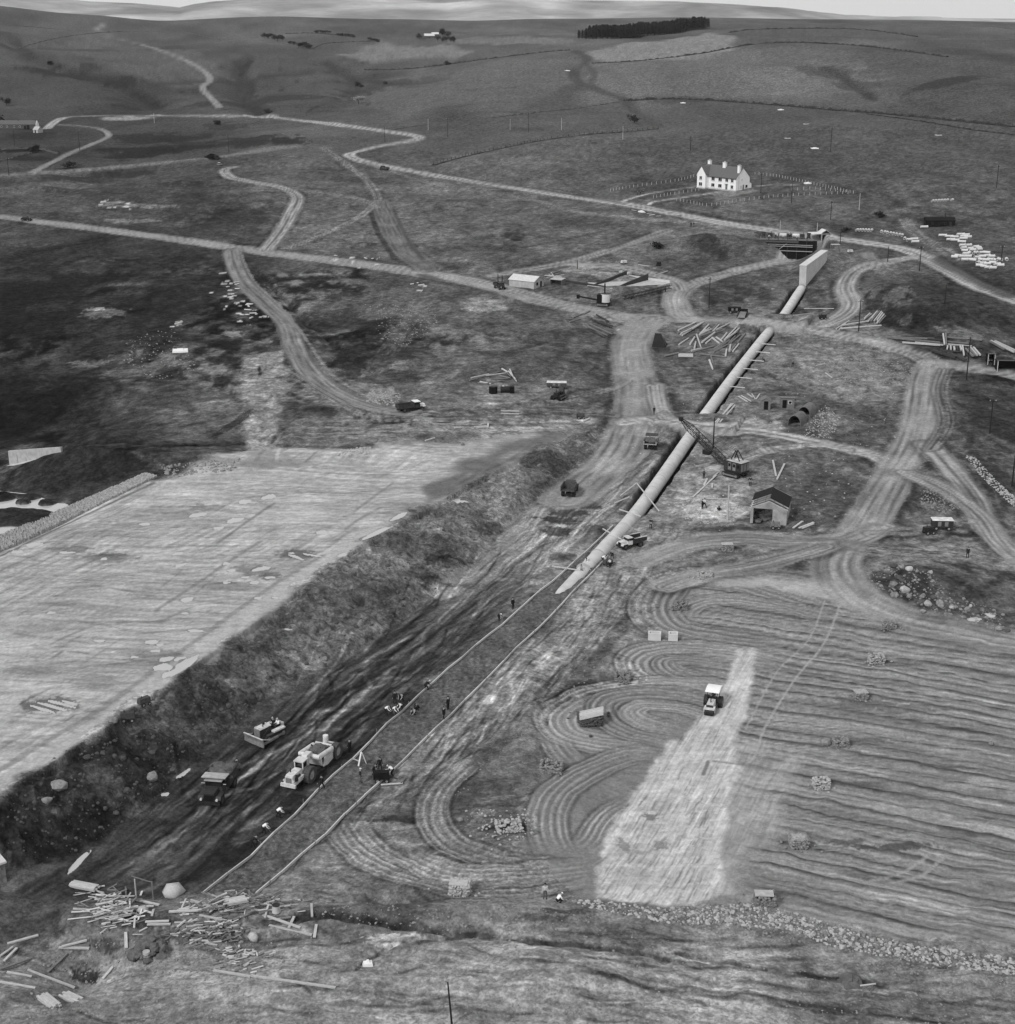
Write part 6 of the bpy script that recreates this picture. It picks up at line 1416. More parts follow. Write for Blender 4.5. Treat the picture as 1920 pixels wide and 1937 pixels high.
# road roller
h = hd((1352, 1325), (1341, 1350)); p_ = P(1346, 1343)
T_ = thing('road_roller', 'road roller with a white canopy on the pale rolled clay', 'roller', p_, h)
for s in (-1, 1): o = MB().cyl((-1.2, s * .95 - .28, .8), (-1.2, s * .95 + .28, .8), .8, .8, 20).obj('rear_roll', STEEL, T_); MB().cyl((-1.2, s * .95 - .3, .8), (-1.2, s * .95 + .3, .8), .3, .3, 12).obj('hub', MIDP, o)
MB().cyl((1.7, -.62, .55), (1.7, .62, .55), .55, .55, 18).obj('front_roll', STEEL, T_)
m = MB(); m.box(1.2, 2.3, -.72, .72, 1.05, 1.2); m.box(1.55, 1.85, -.75, -.66, .5, 1.1); m.box(1.55, 1.85, .66, .75, .5, 1.1); m.obj('yoke', PALE, T_)
MB().box(-.3, 1.7, -.5, .5, .75, 1.55, tx=.05, ty=.05).obj('bonnet', PALE, T_); MB().box(1.7, 1.8, -.45, .45, .8, 1.5).obj('radiator_grille', DARKP, T_)
m = MB(); m.box(-2.0, -.3, -.6, .6, .7, 1.1); m.box(-1.3, -.8, -.4, .4, 1.1, 1.5); m.obj('operator_deck', DARKP, T_); MB().cyl((.9, 0, 1.5), (.9, 0, 2.2), .07, .07, 8).obj('exhaust', STEEL, T_)
MB().cyl((-.5, 0, 1.5), (-.45, 0, 1.53), .3, .3, 12).obj('steering_wheel', BLACK, T_)
for x_ in (-2.0, -.1):
    for s in (-1, 1): MB().beam((x_, s * .62, 1.0), (x_, s * .66, 2.75), .07).obj('canopy_post', STEEL, T_)
m = MB(); n = 7
m.prism([(-2.35 + 2.6 * k / n, 2.72 + .22 * math.sin(math.pi * k / n)) for k in range(n + 1)] + [(.25, 2.66), (-2.35, 2.66)], -.95, .95); m.obj('canopy', WHITE, T_)
ROLLER = T_
# crane with lattice boom
p_ = P(1389, 900); ab = math.radians(134)
T_ = thing('crawler_crane', 'dark crawler crane with a long lattice boom over the culvert', 'crane', p_, ab)
crawler(T_, 4.0, 2.4, .7, .95, STEEL, 14)
MB().cyl((0, 0, .8), (0, 0, 1.15), 1.0, 1.0, 16).obj('slew_ring', STEEL, T_)
m = MB(); m.box(-2.6, 1.6, -1.35, 1.35, 1.15, 1.35); m.obj('deck', STEEL, T_)
MB().box(-2.5, 1.1, -1.3, 1.3, 1.35, 3.25, tx=.06, ty=.06).obj('machinery_house', DARKP, T_); m = MB(); m.box(-2.6, 1.2, -1.35, 1.35, 3.25, 3.4, tx=.25, ty=.2); m.obj('house_roof', CONCD, T_)
MB().box(.3, 1.7, .25, 1.32, 1.35, 3.3).obj('operator_cab', DARKP, T_); MB().box(1.7, 1.74, .35, 1.22, 2.0, 3.1).obj('cab_window', GLASS, T_)
for x_ in (-2.2, -1.2, -.1): d_ = MB().box(x_, x_ + .75, 1.3, 1.36, 1.5, 3.0).obj('side_door', MIDP if x_ > -2 else DARKP, T_); MB().box(x_ + .12, x_ + .63, 1.36, 1.39, 2.2, 2.8).obj('louvre', BLACK, d_)
for y_ in (-.9, 0, .9): MB().box(-2.56, -2.5, y_ - .35, y_ + .35, 1.5, 3.0).obj('rear_panel', MIDP, T_)
MB().box(-1.4, -.4, -.5, .5, 3.4, 3.6).obj('hatch', PALE, T_)
for s in (-1, 1): MB().beam((.6, s * .6, 3.3), (-.3, s * .35, 5.3), .16).obj('gantry_leg', STEEL, T_); MB().beam((-1.6, s * .6, 3.3), (-.3, s * .35, 5.3), .14).obj('gantry_stay', STEEL, T_)
foot_ = Vector((1.4, 0, 1.6)); tip = foot_ + Vector((12.6, 0, 7.3)); bd = (tip - foot_).normalized(); up = Vector((-bd.z, 0, bd.x)); side = Vector((0, 1, 0)); Lb_ = (tip - foot_).length
def bw(s): return .15 + .42 * min(1, s / 2.0) * min(1, (Lb_ - s) / 2.5)
def bp(s, a, b): return foot_ + bd * s + side * (a * bw(s)) + up * (b * bw(s))
for a in (-1, 1):
    for b in (-1, 1):
        m = MB(); st_ = [0, 2, Lb_ - 2.5, Lb_]
        for s0, s1 in zip(st_[:-1], st_[1:]): m.beam(bp(s0, a, b), bp(s1, a, b), .11)
        m.obj('boom_chord', STEEL, T_)
NB = 15
for k in range(NB):
    s0, s1 = Lb_ * k / NB, Lb_ * (k + 1) / NB
    m = MB()
    for (a0, b0), (a1, b1) in (((-1, -1), (1, -1)), ((1, 1), (-1, 1)), ((-1, 1), (-1, -1)), ((1, -1), (1, 1))):
        m.beam(bp(s0, a0, b0), bp(s1, a1, b1), .06); m.beam(bp(s0, a0, b0), bp(s0, a1, b1), .05)
    m.obj('boom_lattice', STEEL, T_)
MB().cyl(tip - side * .25, tip + side * .25, .45, .45, 14).obj('head_sheave', STEEL, T_)
for s in (-1, 1): MB().beam((-.3, s * .3, 5.3), tuple(foot_ + bd * (Lb_ - 1.0) + side * s * .2 + up * .3), .05).obj('pendant_rope', STEEL, T_)
MB().beam(tuple(tip + up * .3), (.4, 0, 3.3), .04).obj('hoist_rope', STEEL, T_); q = foot_ + bd * 6.3; MB().beam(tuple(tip), (q.x + 1.0, q.y - .4, q.z - 1.0), .03).obj('drag_rope', STEEL, T_)
MB().prism([(q.x - .3, q.z - 1.9), (q.x + 1.2, q.z - 1.9), (q.x + 1.2, q.z - 1.0), (q.x - .5, q.z - 1.1)], q.y - .9, q.y + .2).obj('drag_bucket', STEEL, T_)
# steam navvy by the aggregate bays
p_ = P(1141, 578); T_ = thing('steam_excavator', 'round backed steam excavator with chimney and outstretched jib', 'excavator', p_, math.radians(165))
crawler(T_, 3.6, 2.4, .6, .9, STEEL, 10)
MB().box(-2.2, 1.8, -1.4, 1.4, .9, 1.15).obj('deck', BLACK, T_); m = MB(); m.cyl((-.7, 0, 1.15), (-.7, 0, 3.6), 1.5, 1.5, 18); m.obj('boiler_house', CONC, T_); MB().box(.2, 1.7, -1.3, 1.3, 1.15, 3.4).obj('cab', BLACK, T_); MB().box(-2.3, -2.15, -.3, .5, 1.4, 2.3).obj('firebox_door', BLACK, T_)
MB().cyl((-.4, 0, 3.6), (-.4, 0, 6.6), .22, .2, 10).obj('chimney', BLACK, T_); MB().cyl((-.7, 0, 3.6), (-.7, 0, 3.75), 1.55, 1.2, 18).obj('house_roof', DARKP, T_)
for s in (-1, 1): MB().beam((1.6, s * .35, 1.6), (7.4, s * .2, 2.4), .3).obj('dipper_arm', BLACK, T_)
MB().box(7.2, 8.0, -.5, .5, 1.8, 2.9).obj('bucket', BLACK, T_)
p2 = P(1194, 566); dv = Vector((p2.x - p_.x, p2.y - p_.y, 0)); 
jb = thing('conveyor_boom', 'dark lattice conveyor boom rising right from behind the steam excavator', 'conveyor', p2, math.atan2(9, 14))
for s in (-1, 1):
    MB().beam((-3, s * .5, .3), (15, s * .5, 2.0), .14).obj('lower_chord', BLACK, jb); MB().beam((-3, s * .5, 1.1), (15, s * .5, 2.8), .14).obj('upper_chord', BLACK, jb)
for k in range(12): x_ = -3 + k * 1.5; MB().beam((x_, -.5, .3 + .094 * (x_ + 3)), (x_ + 1.5, .5, 1.25 + .094 * (x_ + 3)), .1).obj('lattice', BLACK, jb)
for x_ in (0, 13): MB().beam((x_, 0, -.6), (x_, 0, .9 + .094 * x_), .2).obj('trestle_leg', BLACK, jb)
# trailers, drums, compressors and other plant
def trailer(label, loc, rot, roof=PALE, body=DARKP, L_=3.6, hgt=1.3, name='site_trailer', cat='trailer'):
    T_ = thing(name, label, cat, loc, rot)
    for s in (-1, 1):
        for x_ in (-L_ * .3, L_ * .3): wheel(T_, x_, s * .75, .38, .2)
    MB().box(-L_ / 2, L_ / 2, -.85, .85, .55, .55 + hgt).obj('body', body, T_); MB().box(-L_ / 2 - .08, L_ / 2 + .08, -.95, .95, .55 + hgt, .67 + hgt, tx=.1, ty=.1).obj('roof', roof, T_)
    MB().beam((L_ / 2, 0, .6), (L_ / 2 + 1.2, 0, .35), .1).obj('drawbar', STEEL, T_)
    for x_ in (-.9, .3): MB().box(x_, x_ + .6, -.88, -.85, .8, .5 + hgt * .9).obj('panel', MIDP, T_)
    return T_
trailer('pale roofed works trailer parked beside the stone heaps on the right', P(1781, 1001), math.radians(-4))
trailer('pale topped tank trailer beside the dark crawler tractor', P(1053, 734), math.radians(-4), PALE, RUST, 4.6, .9)
trailer('dark trailer box left of the tipped tray above the crossing', P(1389, 592), math.radians(-6), BLACK, BLACK, 3.6, 1.1)
T_ = thing('tipping_tray', 'dark open tray trailer tilted down towards the track crossing', 'trailer', P(1404, 600), hd((1411, 585), (1399, 605)))
for s in (-1, 1): wheel(T_, -.8, s * .8, .4, .25)
MB().prism([(-2.3, 1.0), (2.6, .25), (2.6, .4), (-2.3, 1.2)], -1.1, 1.1).obj('tray', MIDP, T_)
for s in (-1, 1): MB().prism([(-2.4, 1.0), (2.6, .25), (2.6, .7), (-2.4, 1.9)], s * 1.15 - .06, s * 1.15 + .06).obj('side_board', BLACK, T_)
MB().box(-2.5, -2.35, -1.2, 1.2, .9, 2.0).obj('head_board', BLACK, T_)
T_ = thing('crawler_tractor', 'dark rusty crawler tractor below the pale topped tank trailer', 'tractor', P(1056, 755), hd((1066, 745), (1040, 758))); crawler(T_, 3.4, 2.0, .55, 1.0, BLACK, 12)
MB().box(-.2, 1.7, -.5, .5, .8, 1.9, tx=.05, ty=.05).obj('bonnet', STEEL, T_); MB().box(-1.4, -.2, -.7, .7, 1.0, 1.5).obj('seat_box', BLACK, T_); MB().cyl((1.0, 0, 1.9), (1.0, 0, 2.6), .07, .07, 8).obj('exhaust', STEEL, T_); MB().prism([(-2.6, .8), (-1.6, .8), (-1.6, 2.6), (-1.9, 2.6)], -.6, .6).obj('winch', RUST, T_)
T_ = thing('black_drum', 'black upright tank drum below the timber stack', 'drum', P(933, 744)); MB().cyl((0, 0, 0), (0, 0, 1.6), 1.0, 1.0, 18).obj('shell', BLACK, T_); MB().cyl((0, 0, 1.6), (0, 0, 1.7), .9, .9, 18).obj('lid', STEEL, T_)
T_ = thing('scrap_boiler', 'dark scrap boiler lying right of the black drum', 'boiler', P(957, 743)); MB().cyl((-1.2, 0, .8), (1.0, .3, .8), .75, .75, 14).obj('barrel', STEEL, T_); MB().box(.9, 2.0, -.6, .8, 0, 1.5).obj('firebox', BLACK, T_); MB().cyl((-.6, .1, 1.4), (-.6, .1, 1.8), .25, .25, 10).obj('dome', PALE, T_)
def compressor(label, px, py, rot, name='air_compressor', cat='compressor', m1=MIDP, s=1.0):
    T_ = thing(name, label, cat, P(px, py), rot, None, s)
    for sd_ in (-1, 1): wheel(T_, -.5, sd_ * .6, .35, .18); wheel(T_, .6, sd_ * .6, .3, .18)
    MB().box(-1.0, 1.0, -.5, .5, .5, 1.35, tx=.1, ty=.08).obj('housing', m1, T_); MB().beam((1.0, 0, .5), (1.9, 0, .3), .08).obj('drawbar', STEEL, T_); MB().cyl((-.4, 0, 1.35), (-.4, 0, 1.75), .06, .06, 8).obj('exhaust', STEEL, T_)
    return T_
compressor('dark wheeled compressor left of the pale roofed works trailer', 1756, 1010, .3, m1=STEEL)
compressor('small pale engine parked on the bare slope above the aggregate bays', 1180, 500, .5, m1=PALE)
compressor('dark engine with a crane mast on the bare slope far right of the bays', 1246, 503, 1.2, m1=BLACK)
compressor('dark machine beside loose boards right of the upper culvert', 1556, 604, .2, m1=STEEL)
compressor('engine inside the doorway rubble of the ruined shed front', 1466, 1000, 0, m1=MIDP, s=.9)
compressor('small dark pump at the edge of the clay platform by the puddle', 273, 1334, .8, m1=RUST, s=.8)
compressor('small pump set on the platform brink left of the big puddle', 242, 1364, .2, m1=RUST, s=.9)
compressor('low grey machine beside the plank under the trench track', 1098, 792, .1, m1=RUST, s=.9)
compressor('dark winch on the slope near the bed gang and mixer', 722, 1478, .1, 'concrete_mixer', 'mixer', BLACK, 1.0)
compressor('mixer standing among the gang beside the culvert tip', 1150, 1070, .6, 'concrete_mixer', 'mixer', RUST, .8)
compressor('small pale machine under the valve house by the white heap', 1608, 479, .2, m1=PALE, s=.9)
# ------------------------------------------------------------------ people
def person_mesh(pose):
    """one continuous skinned figure; joints in metres, x forward"""
    J = {}; E = []
    def j(n, p, r): J[n] = (Vector(p), r)
    hip = .95; lean = 0.0; legs = [(.06, -.02), (-.04, .03)]; arms = 'down'; knees = 0.0
    if pose == 'walk': legs = [(.34, .0), (-.32, .1)]
    if pose == 'bend': lean = 1.05; knees = .14; hip = .86; legs = [(.16, 0), (-.22, 0)]
    if pose == 'crouch': lean = .75; hip = .42; knees = .5; legs = [(.12, 0), (-.02, 0)]
    if pose == 'dig': lean = .6; knees = .1; hip = .9; legs = [(.28, 0), (-.25, 0)]
    if pose == 'sit': hip = .5; lean = .1
    up = Vector((math.sin(lean), 0, math.cos(lean))); fw = Vector((math.cos(lean), 0, -math.sin(lean)))
    H0 = Vector((-.12 * lean, 0, hip))
    j('pelvis', H0, .135); j('waist', H0 + up * .2, .125); j('chest', H0 + up * .42, .155); j('neck', H0 + up * .55, .062); j('head', H0 + up * .66 + fw * .02, .088); j('crown', H0 + up * .78 + fw * .02, .082); j('nose', H0 + up * .67 + fw * .115, .022)
    E += [('pelvis', 'waist'), ('waist', 'chest'), ('chest', 'neck'), ('neck', 'head'), ('head', 'crown'), ('head', 'nose')]
    for s, (fx, fz) in zip((-1, 1), legs):
        k = 'l' if s > 0 else 'r'
        hp = H0 + Vector((0, s * .1, -.06)); ft = Vector((fx + (.45 if pose == 'sit' else 0), s * .13, .07 + fz * .4))
        kn = hp.lerp(ft, .5) + Vector((.05 + knees * .9, s * .02, .02 + (.28 if pose == 'sit' else 0) + (.12 if pose == 'crouch' else 0)))
        if pose == 'sit': kn = H0 + Vector((.42, s * .13, 0)); ft = H0 + Vector((.46, s * .13, -.42))
        j(k + 'hip', hp, .1); j(k + 'knee', kn, .068); j(k + 'ankle', ft, .045); j(k + 'toe', ft + Vector((.17, 0, -.03)), .04)
        E += [('pelvis', k + 'hip'), (k + 'hip', k + 'knee'), (k + 'knee', k + 'ankle'), (k + 'ankle', k + 'toe')]
        sh = H0 + up * .46 + Vector((0, s * .2, 0))
        if pose in ('bend', 'crouch', 'dig'):
            el = sh + Vector((.12, s * .05, -.28)); wr = el + Vector((.2, -s * .08, -.16))
        elif pose == 'hips': el = sh + Vector((-.08, s * .2, -.24)); wr = el + Vector((.1, -s * .16, -.12))
        elif pose == 'sit': el = sh + Vector((.12, s * .04, -.26)); wr = el + Vector((.24, -s * .04, .04))
        else: el = sh + Vector((.02 - .12 * s * (pose == 'walk'), s * .06, -.29)); wr = el + Vector((.08 - .14 * s * (pose == 'walk'), s * .01, -.25))
        j(k + 'sh', sh, .062); j(k + 'el', el, .046); j(k + 'wr', wr, .034)
        d = (wr - el).normalized(); pm = wr + d * .08; j(k + 'palm', pm, .036)
        E += [('chest', k + 'sh'), (k + 'sh', k + 'el'), (k + 'el', k + 'wr'), (k + 'wr', k + 'palm')]
        sd_ = Vector((0, 1, 0)).cross(d).normalized() if abs(d.y) < .9 else Vector((1, 0, 0))
        for q, (o, ln) in enumerate(((-.03, .07), (-.01, .085), (.011, .08), (.03, .062))):
            a = pm + sd_ * o + d * .03; b = a + d * ln * .6; c = b + d * ln * .3 + Vector((.012, -s * .018, 0))
            j(k + 'f%da' % q, a, .0105); j(k + 'f%db' % q, b, .0095); j(k + 'f%dc' % q, c, .008)
            E += [(k + 'palm', k + 'f%da' % q), (k + 'f%da' % q, k + 'f%db' % q), (k + 'f%db' % q, k + 'f%dc' % q)]
        t1 = wr + d * .045 + sd_ * -.035; t2 = t1 + d * .04 + sd_ * -.022
        j(k + 't1', t1, .012); j(k + 't2', t2, .009); E += [(k + 'wr', k + 't1'), (k + 't1', k + 't2')]
    names = list(J); ix = {n: i for i, n in enumerate(names)}
    me = bpy.data.meshes.new('person_' + pose); me.from_pydata([J[n][0] for n in names], [(ix[a], ix[b]) for a, b in E], [])
    ob = bpy.data.objects.new('tmp', me); COL.objects.link(ob)
    md = ob.modifiers.new('skin', 'SKIN'); 
    for i, n in enumerate(names):
        me.skin_vertices[0].data[i].radius = (J[n][1] * (1.25 if J[n][1] > .03 else 1), J[n][1] * (1.2 if J[n][1] > .03 else 1)); me.skin_vertices[0].data[i].use_root = (n == 'pelvis')
    ob.modifiers.new('sub', 'SUBSURF').levels = 1
    dg = bpy.context.evaluated_depsgraph_get(); dg.update()
    ev_ = bpy.data.meshes.new_from_object(ob.evaluated_get(dg)); bpy.data.objects.remove(ob)
    ev_.name = 'person_' + pose
    for m_ in (SKIN, CDARK, CDARK, BOOT): ev_.materials.append(m_)
    pos = {n: J[n][0] for n in names}
    skin_n = [n for n in names if n in ('head', 'crown', 'nose', 'neck') or n[1:] in ('palm', 't1', 't2') or n[1:2] == 'f']
    shirt_n = ['waist', 'chest', 'lsh', 'rsh', 'lel', 'rel', 'lwr', 'rwr']; leg_n = ['pelvis', 'lhip', 'rhip', 'lknee', 'rknee']; boot_n = ['lankle', 'rankle', 'ltoe', 'rtoe']
    allp = [(pos[n], 0) for n in skin_n] + [(pos[n], 1) for n in shirt_n] + [(pos['chest'].lerp(pos['waist'], .5), 1)] + [(pos[n], 2) for n in leg_n] + [(pos[a].lerp(pos[b], t_), 2) for a, b in (('lhip', 'lknee'), ('rhip', 'rknee'), ('lknee', 'lankle'), ('rknee', 'rankle')) for t_ in (.35, .7)] + [(pos[n], 3) for n in boot_n]
    for f in ev_.polygons:
        c = f.center; f.material_index = min(allp, key=lambda q: (q[0] - c).length_squared)[1]; f.use_smooth = True
    cap = MB(); c = pos['crown']; cap.cyl(c + up * -.01, c + up * .075, .1, .07, 10); cap.beam(c + fw * .04, c + fw * .16, .12, .02)
    return ev_, cap.mesh('cap', CDARK, True)
PM = {p: person_mesh(p) for p in ('stand', 'walk', 'bend', 'crouch', 'dig', 'hips', 'sit')}
CL = {'d': CDARK, 'm': CMID, 'w': CWHITE, 'p': CPALE}
_var = {}
def person(px, py, pose, shirt, trous, label, face=None, cap='d', dz=0.0, loc=None, group=None, tool=False):
    key = (pose, shirt, trous, cap)
    if key not in _var:
        a, b = PM[pose]; a = a.copy(); b = b.copy(); a.materials[1] = CL[shirt]; a.materials[2] = CL[trous]; b.materials[0] = CL[cap]; _var[key] = (a, b)
    a, b = _var[key]
    o = link('person', a); o.location = loc if loc is not None else P(px, py, dz); o.rotation_euler.z = random.uniform(-3, 3) if face is None else face; o.scale = (1.08,) * 3
    tag(o, label, 'person', group); link('cap', b, o)
    if tool:
        s_ = thing('shovel', 'shovel held by the man ' + tool, 'shovel', o.location, o.rotation_euler.z)
        MB().beam((.35, .1, .75), (.85, .0, .08), .04).obj('handle', TIMD, s_); MB().box(.8, 1.08, -.12, .12, .02, .08).obj('blade', STEEL, s_)
    return o
PEOPLE = [(1237,784,'stand','d','d','man in dark clothes standing alone at the dirt track junction above the cut',-1.5),
(1307,429,'stand','d','d','man in dark clothes on the public road, left one of a pair',-1.5),(1312,429,'stand','d','m','man in dark jacket and grey trousers on the public road, right one of a pair',-1.6),
(1206,369,'stand','m','d','man in grey top by the house path, leftmost of three',0.),(1211,369,'stand','d','d','man in dark clothes by the house path, middle of three',-2),(1217,368,'stand','d','m','man in dark top and grey trousers by the house path, rightmost of three',-2.5),
(1331,905,'stand','m','d','man in grey standing left of the dark crane',-1.2),(1419,919,'hips','d','d','man in dark clothes with hands on hips right of the crane',-1.7),
(1328,963,'stand','d','d','man in dark clothes among the pale stones left of the lamp pole',0.3),(1332,961,'walk','w','d','man in white shirt among the pale stones beside a dark clad man',0.5),(1358,966,'crouch','m','d','man in grey crouching on the pale stones nearest the pole',0.2),
(1231,999,'hips','d','d','man in dark clothes standing behind the dumper by the culvert',-2.2),(1099,1083,'sit','p','d','man sitting low on the side of the culvert tip',-1.2),(1111,1068,'bend','w','d','man in white shirt bending over the upper culvert tip',-2.0),
(1140,1064,'bend','w','d','man in white shirt at the left of the mixing gang by the culvert',-.3),(1158,1057,'bend','d','d','man in dark clothes behind the mixing gang by the culvert',-2),(1154,1074,'bend','p','d','man in pale shirt bending nearest in the mixing gang by the culvert',1.8),
(970,1152,'stand','d','d','man in dark clothes standing just outside the upper left rail',-1.),(944,1174,'bend','d','d','man with a pale cap stooping outside the left rail below another man',-1.,'w'),(806,1306,'bend','d','d','man in dark clothes with a white cap stooping across the left rail alone',.6,'w'),
(730,1352,'bend','w','d','man in white shirt, leftmost of the gang at the left rail',-.2),(745,1352,'bend','w','m','man in white shirt stooping in the middle of the gang at the left rail',-.6),(759,1346,'bend','w','d','man in white shirt with dark trousers, rightmost of the gang at the left rail',-2.4),(747,1331,'stand','d','d','man in dark clothes standing behind the gang at the left rail',-1.5),(760,1328,'bend','p','d','man in pale shirt bending behind the gang at the left rail',-2),
(791,1343,'crouch','d','d','man in dark clothes crouching on the stone bed, farther of two',-2.4),(784,1352,'crouch','p','d','man in pale top crouching on the stone bed, nearer of two',-2.2),
(848,1342,'stand','d','d','man in dark clothes standing outside the right rail, farther of two',2.4),(840,1362,'walk','d','d','man in dark clothes walking outside the right rail, nearer of two',2.2),
(682,1480,'stand','d','m','man with a pale cap standing on the stone bed near the white plank frame',.2,'w'),(707,1468,'dig','d','d','man in dark clothes digging at the right rail beside the mixer',-.4),(719,1458,'stand','d','d','man in dark clothes standing behind the mixer at the right rail',-1.4),(727,1474,'bend','w','d','man in white shirt stooping at the right rail by the plank',.2),(742,1468,'bend','w','d','man with white cap and shirt, rightmost of the gang at the right rail',2.8,'w'),
(662,1424,'stand','d','d','man in dark clothes standing outside the left rail behind the scraper',2.4),(609,1493,'walk','d','d','man in dark clothes walking beside the scraper front wheel',-2.2),(449,1461,'walk','d','d','man in dark clothes walking behind the canopied dump truck',1.2),
(526,1547,'bend','w','d','man in white shirt digging outside the left rail, farther of two',.3),(499,1577,'bend','w','d','man in white shirt with a shovel outside the left rail, nearer of two',.2),(478,1603,'bend','d','d','man in dark clothes stooping at the near end of the left rail',.4),
(1031,1701,'stand','p','m','man in a pale jacket standing by the rough bank in the foreground',-1.6),(1055,1708,'crouch','w','d','man with white cap crouching at the end of the stone line',.4,'w'),(1830,1055,'stand','d','d','man in dark clothes walking the track right of the bend',-2),
(1445,684,'crouch','d','d','man in dark clothes crouching right of the middle culvert',-2.5),(1499,690,'crouch','m','d','man in grey crouching among planks right of the culvert man',1.0)]
for r in PEOPLE:
    person(r[0], r[1], r[2], r[3], r[4], r[5], r[6], r[7] if len(r) > 7 else ('d' if 'white' not in r[5] or 'cap' not in r[5] else 'w'), tool=('outside the left rail, nearer of two' if r[0] == 499 else False))
def seated(par, off, shirt, label):
    o = person(0, 0, 'sit', shirt, 'd', label, par.rotation_euler.z, 'p', loc=par.matrix_basis @ Vector(off)); return o
seated(DOZER, (-.95, -.22, .95), 'd', 'dark clothed driver seated at the bulldozer controls'); seated(DOZER, (-1.15, .45, .95), 'w', 'second man in white seated beside the bulldozer driver'); seated(ROLLER, (-1.15, 0, 1.0), 'm', 'driver seated under the white canopy of the road roller')
for k, (dx, dy) in enumerate([(3.2, 1.0), (5.6, .9), (8.2, 1.1), (10.5, .8), (13, 1.0)]):
    q = V_.matrix_basis @ Vector((dx, dy, .25)); person(0, 0, 'stand' if k % 2 else 'bend', 'wdwdw'[k], 'd', ['white shirted man at the left of the working deck', 'dark clothed man second on the working deck', 'white shirted man in the middle of the working deck', 'dark clothed man right of the middle of the working deck', 'white shirted man at the right of the working deck'][k], -1.5, 'w', loc=q)

# ------------------------------------------------------------------ poles
def pole(px, py, hpx, label, arm=True, m_=POLE, r=.16, lean=0.0, name='telegraph_pole', cat='pole', group='wooden poles across the land'):
    p_ = P(px, py); hgt = max(2.0, hpx / ppm(px, py) * 1.02)
    T_ = thing(name, label, cat, p_, 0, group)
    if lean: T_.rotation_euler = (0, lean, 0)
    MB().cyl((0, 0, -.4), (0, 0, hgt), r, r * .65, 8).obj('shaft', m_, T_)
    if arm:
        a = MB().beam((-.7, 0, hgt - .5), (.7, 0, hgt - .5), .12).obj('crossarm', m_, T_)
        for x_ in (-.6, .6): MB().cyl((x_, 0, hgt - .44), (x_, 0, hgt - .22), .06, .05, 6).obj('insulator', PALE, a)
    return T_
for k, (px, py, h_, lab, arm) in enumerate([(28,277,30,'pole below the stone farmhouse on the left',1),(17,332,32,'pole at the far left edge above the long track',1),(151,286,38,'pole beside the farm track bend',1),(433,289,32,'pole left of the three bushes above the old track',1),
(728,269,27,'pole right by the hairpin of the public road',1),(847,259,34,'pole on the slope right of the road hairpin',1),(1000,251,36,'tallest pole in the middle of the far hillside',1),(1306,284,26,'pole behind the white house to its left',1),(1571,287,44,'pole on the bare field behind the white house to its right',1),(1885,355,41,'pole at the far right of the bare field',1),
(1439,365,36,'pole just right of the white house gable',1),(1497,384,36,'faint pole on the grass right of the white house yard',0),(1571,416,34,'pole below the white house near the works road',1),(1341,582,56,'pole left of the parked dark trailers',1),(1624,627,60,'pole in front of the right log stack by the loop track',1),(1739,513,46,'pole at the fork of road and loop track',1),(1679,495,28,'pole on the grass islet inside the loop track',0),(1893,501,36,'pole among the white pipes at the right',1),(1787,575,36,'pole on the dark heather mound',0),
(1828,718,80,'tall pole beside the road at the timber yard on the right',1),(1872,820,66,'pole on the dark slope at the right edge',1),(1914,920,60,'pole at the right picture edge above the white ditch',0),(1349,848,58,'thin tall pole beside the crane boom',0),(1376,984,68,'thick lamp pole on the pale stones by the ruined shed',0),(1588,476,36,'dark thick post at the right of the valve house shelter',0),(1092,509,16,'thin post standing on the aggregate bay wall',0),(942,536,18,'left post of two beside the bright roofed shed',0),(950,537,16,'right post of two beside the bright roofed shed',0),
(1475,446,28,'pale lamp post rising behind the working deck',0),(1545,446,24,'pale lamp post behind the pump shelter',0),(1625,397,30,'pale post with a white base on the grass right of the house',0),(292,233,18,'pole in the saddle behind the pale road patch',0),(810,246,20,'short fence pole left on the far slope',0),(965,246,20,'short fence pole mid on the far slope',0),(1062,246,22,'short fence pole right on the far slope',0),(1178,264,24,'short pole below the lone dark tree',0)]):
    pole(px, py, h_, lab, bool(arm), POLEP if 'pale' in lab or 'short' in lab else POLE, .16 if px != 1376 else .2)
pole(855, 1940, 95, 'blurred slanting post in the near foreground', False, POLE, .1, -.07)
pole(258, 1700, 42, 'upright timber post behind the broken timber heap', False, POLEP, .1); 
T_ = thing('post_and_rail', 'low post with one rail behind the broken timber heap', 'rail', P(290, 1702)); MB().beam((0, 0, 0), (0, 0, 2.2), .12).obj('post', TIMD, T_); MB().beam((0, 0, 2.1), (-2.2, .4, 2.6), .08).obj('rail', TIMD, T_)
# white plank frame on the stone bed
T_ = thing('trestle', 'white plank trestle standing on the stone bed', 'trestle', P(678, 1449), .4); MB().beam((0, 0, 0), (.5, .2, 1.75), .2, .08).obj('plank', WHITE, T_); MB().beam((1.1, .3, 0), (.55, .2, 1.7), .16, .07).obj('plank', WHITE, T_); MB().beam((-.6, .6, .9), (.3, .1, .5), .1).obj('brace', TIMBER, T_)
for k, (px, py, label) in enumerate([(1555, 1940, ''),]): pass
T_ = thing('survey_stand', 'small timber stand of crossed legs in the near right foreground', 'stand', P(1640, 1884), .1)
for x_ in (-.45, .45): MB().beam((x_, 0, 0), (x_ * .9, 0, 1.25), .09).obj('leg', TIMD, T_)
MB().beam((-.75, 0, 1.2), (.75, 0, 1.3), .1).obj('top_bar', TIMBER, T_); MB().beam((.45, 0, .2), (-.2, 0, 1.2), .07).obj('brace', TIMD, T_)

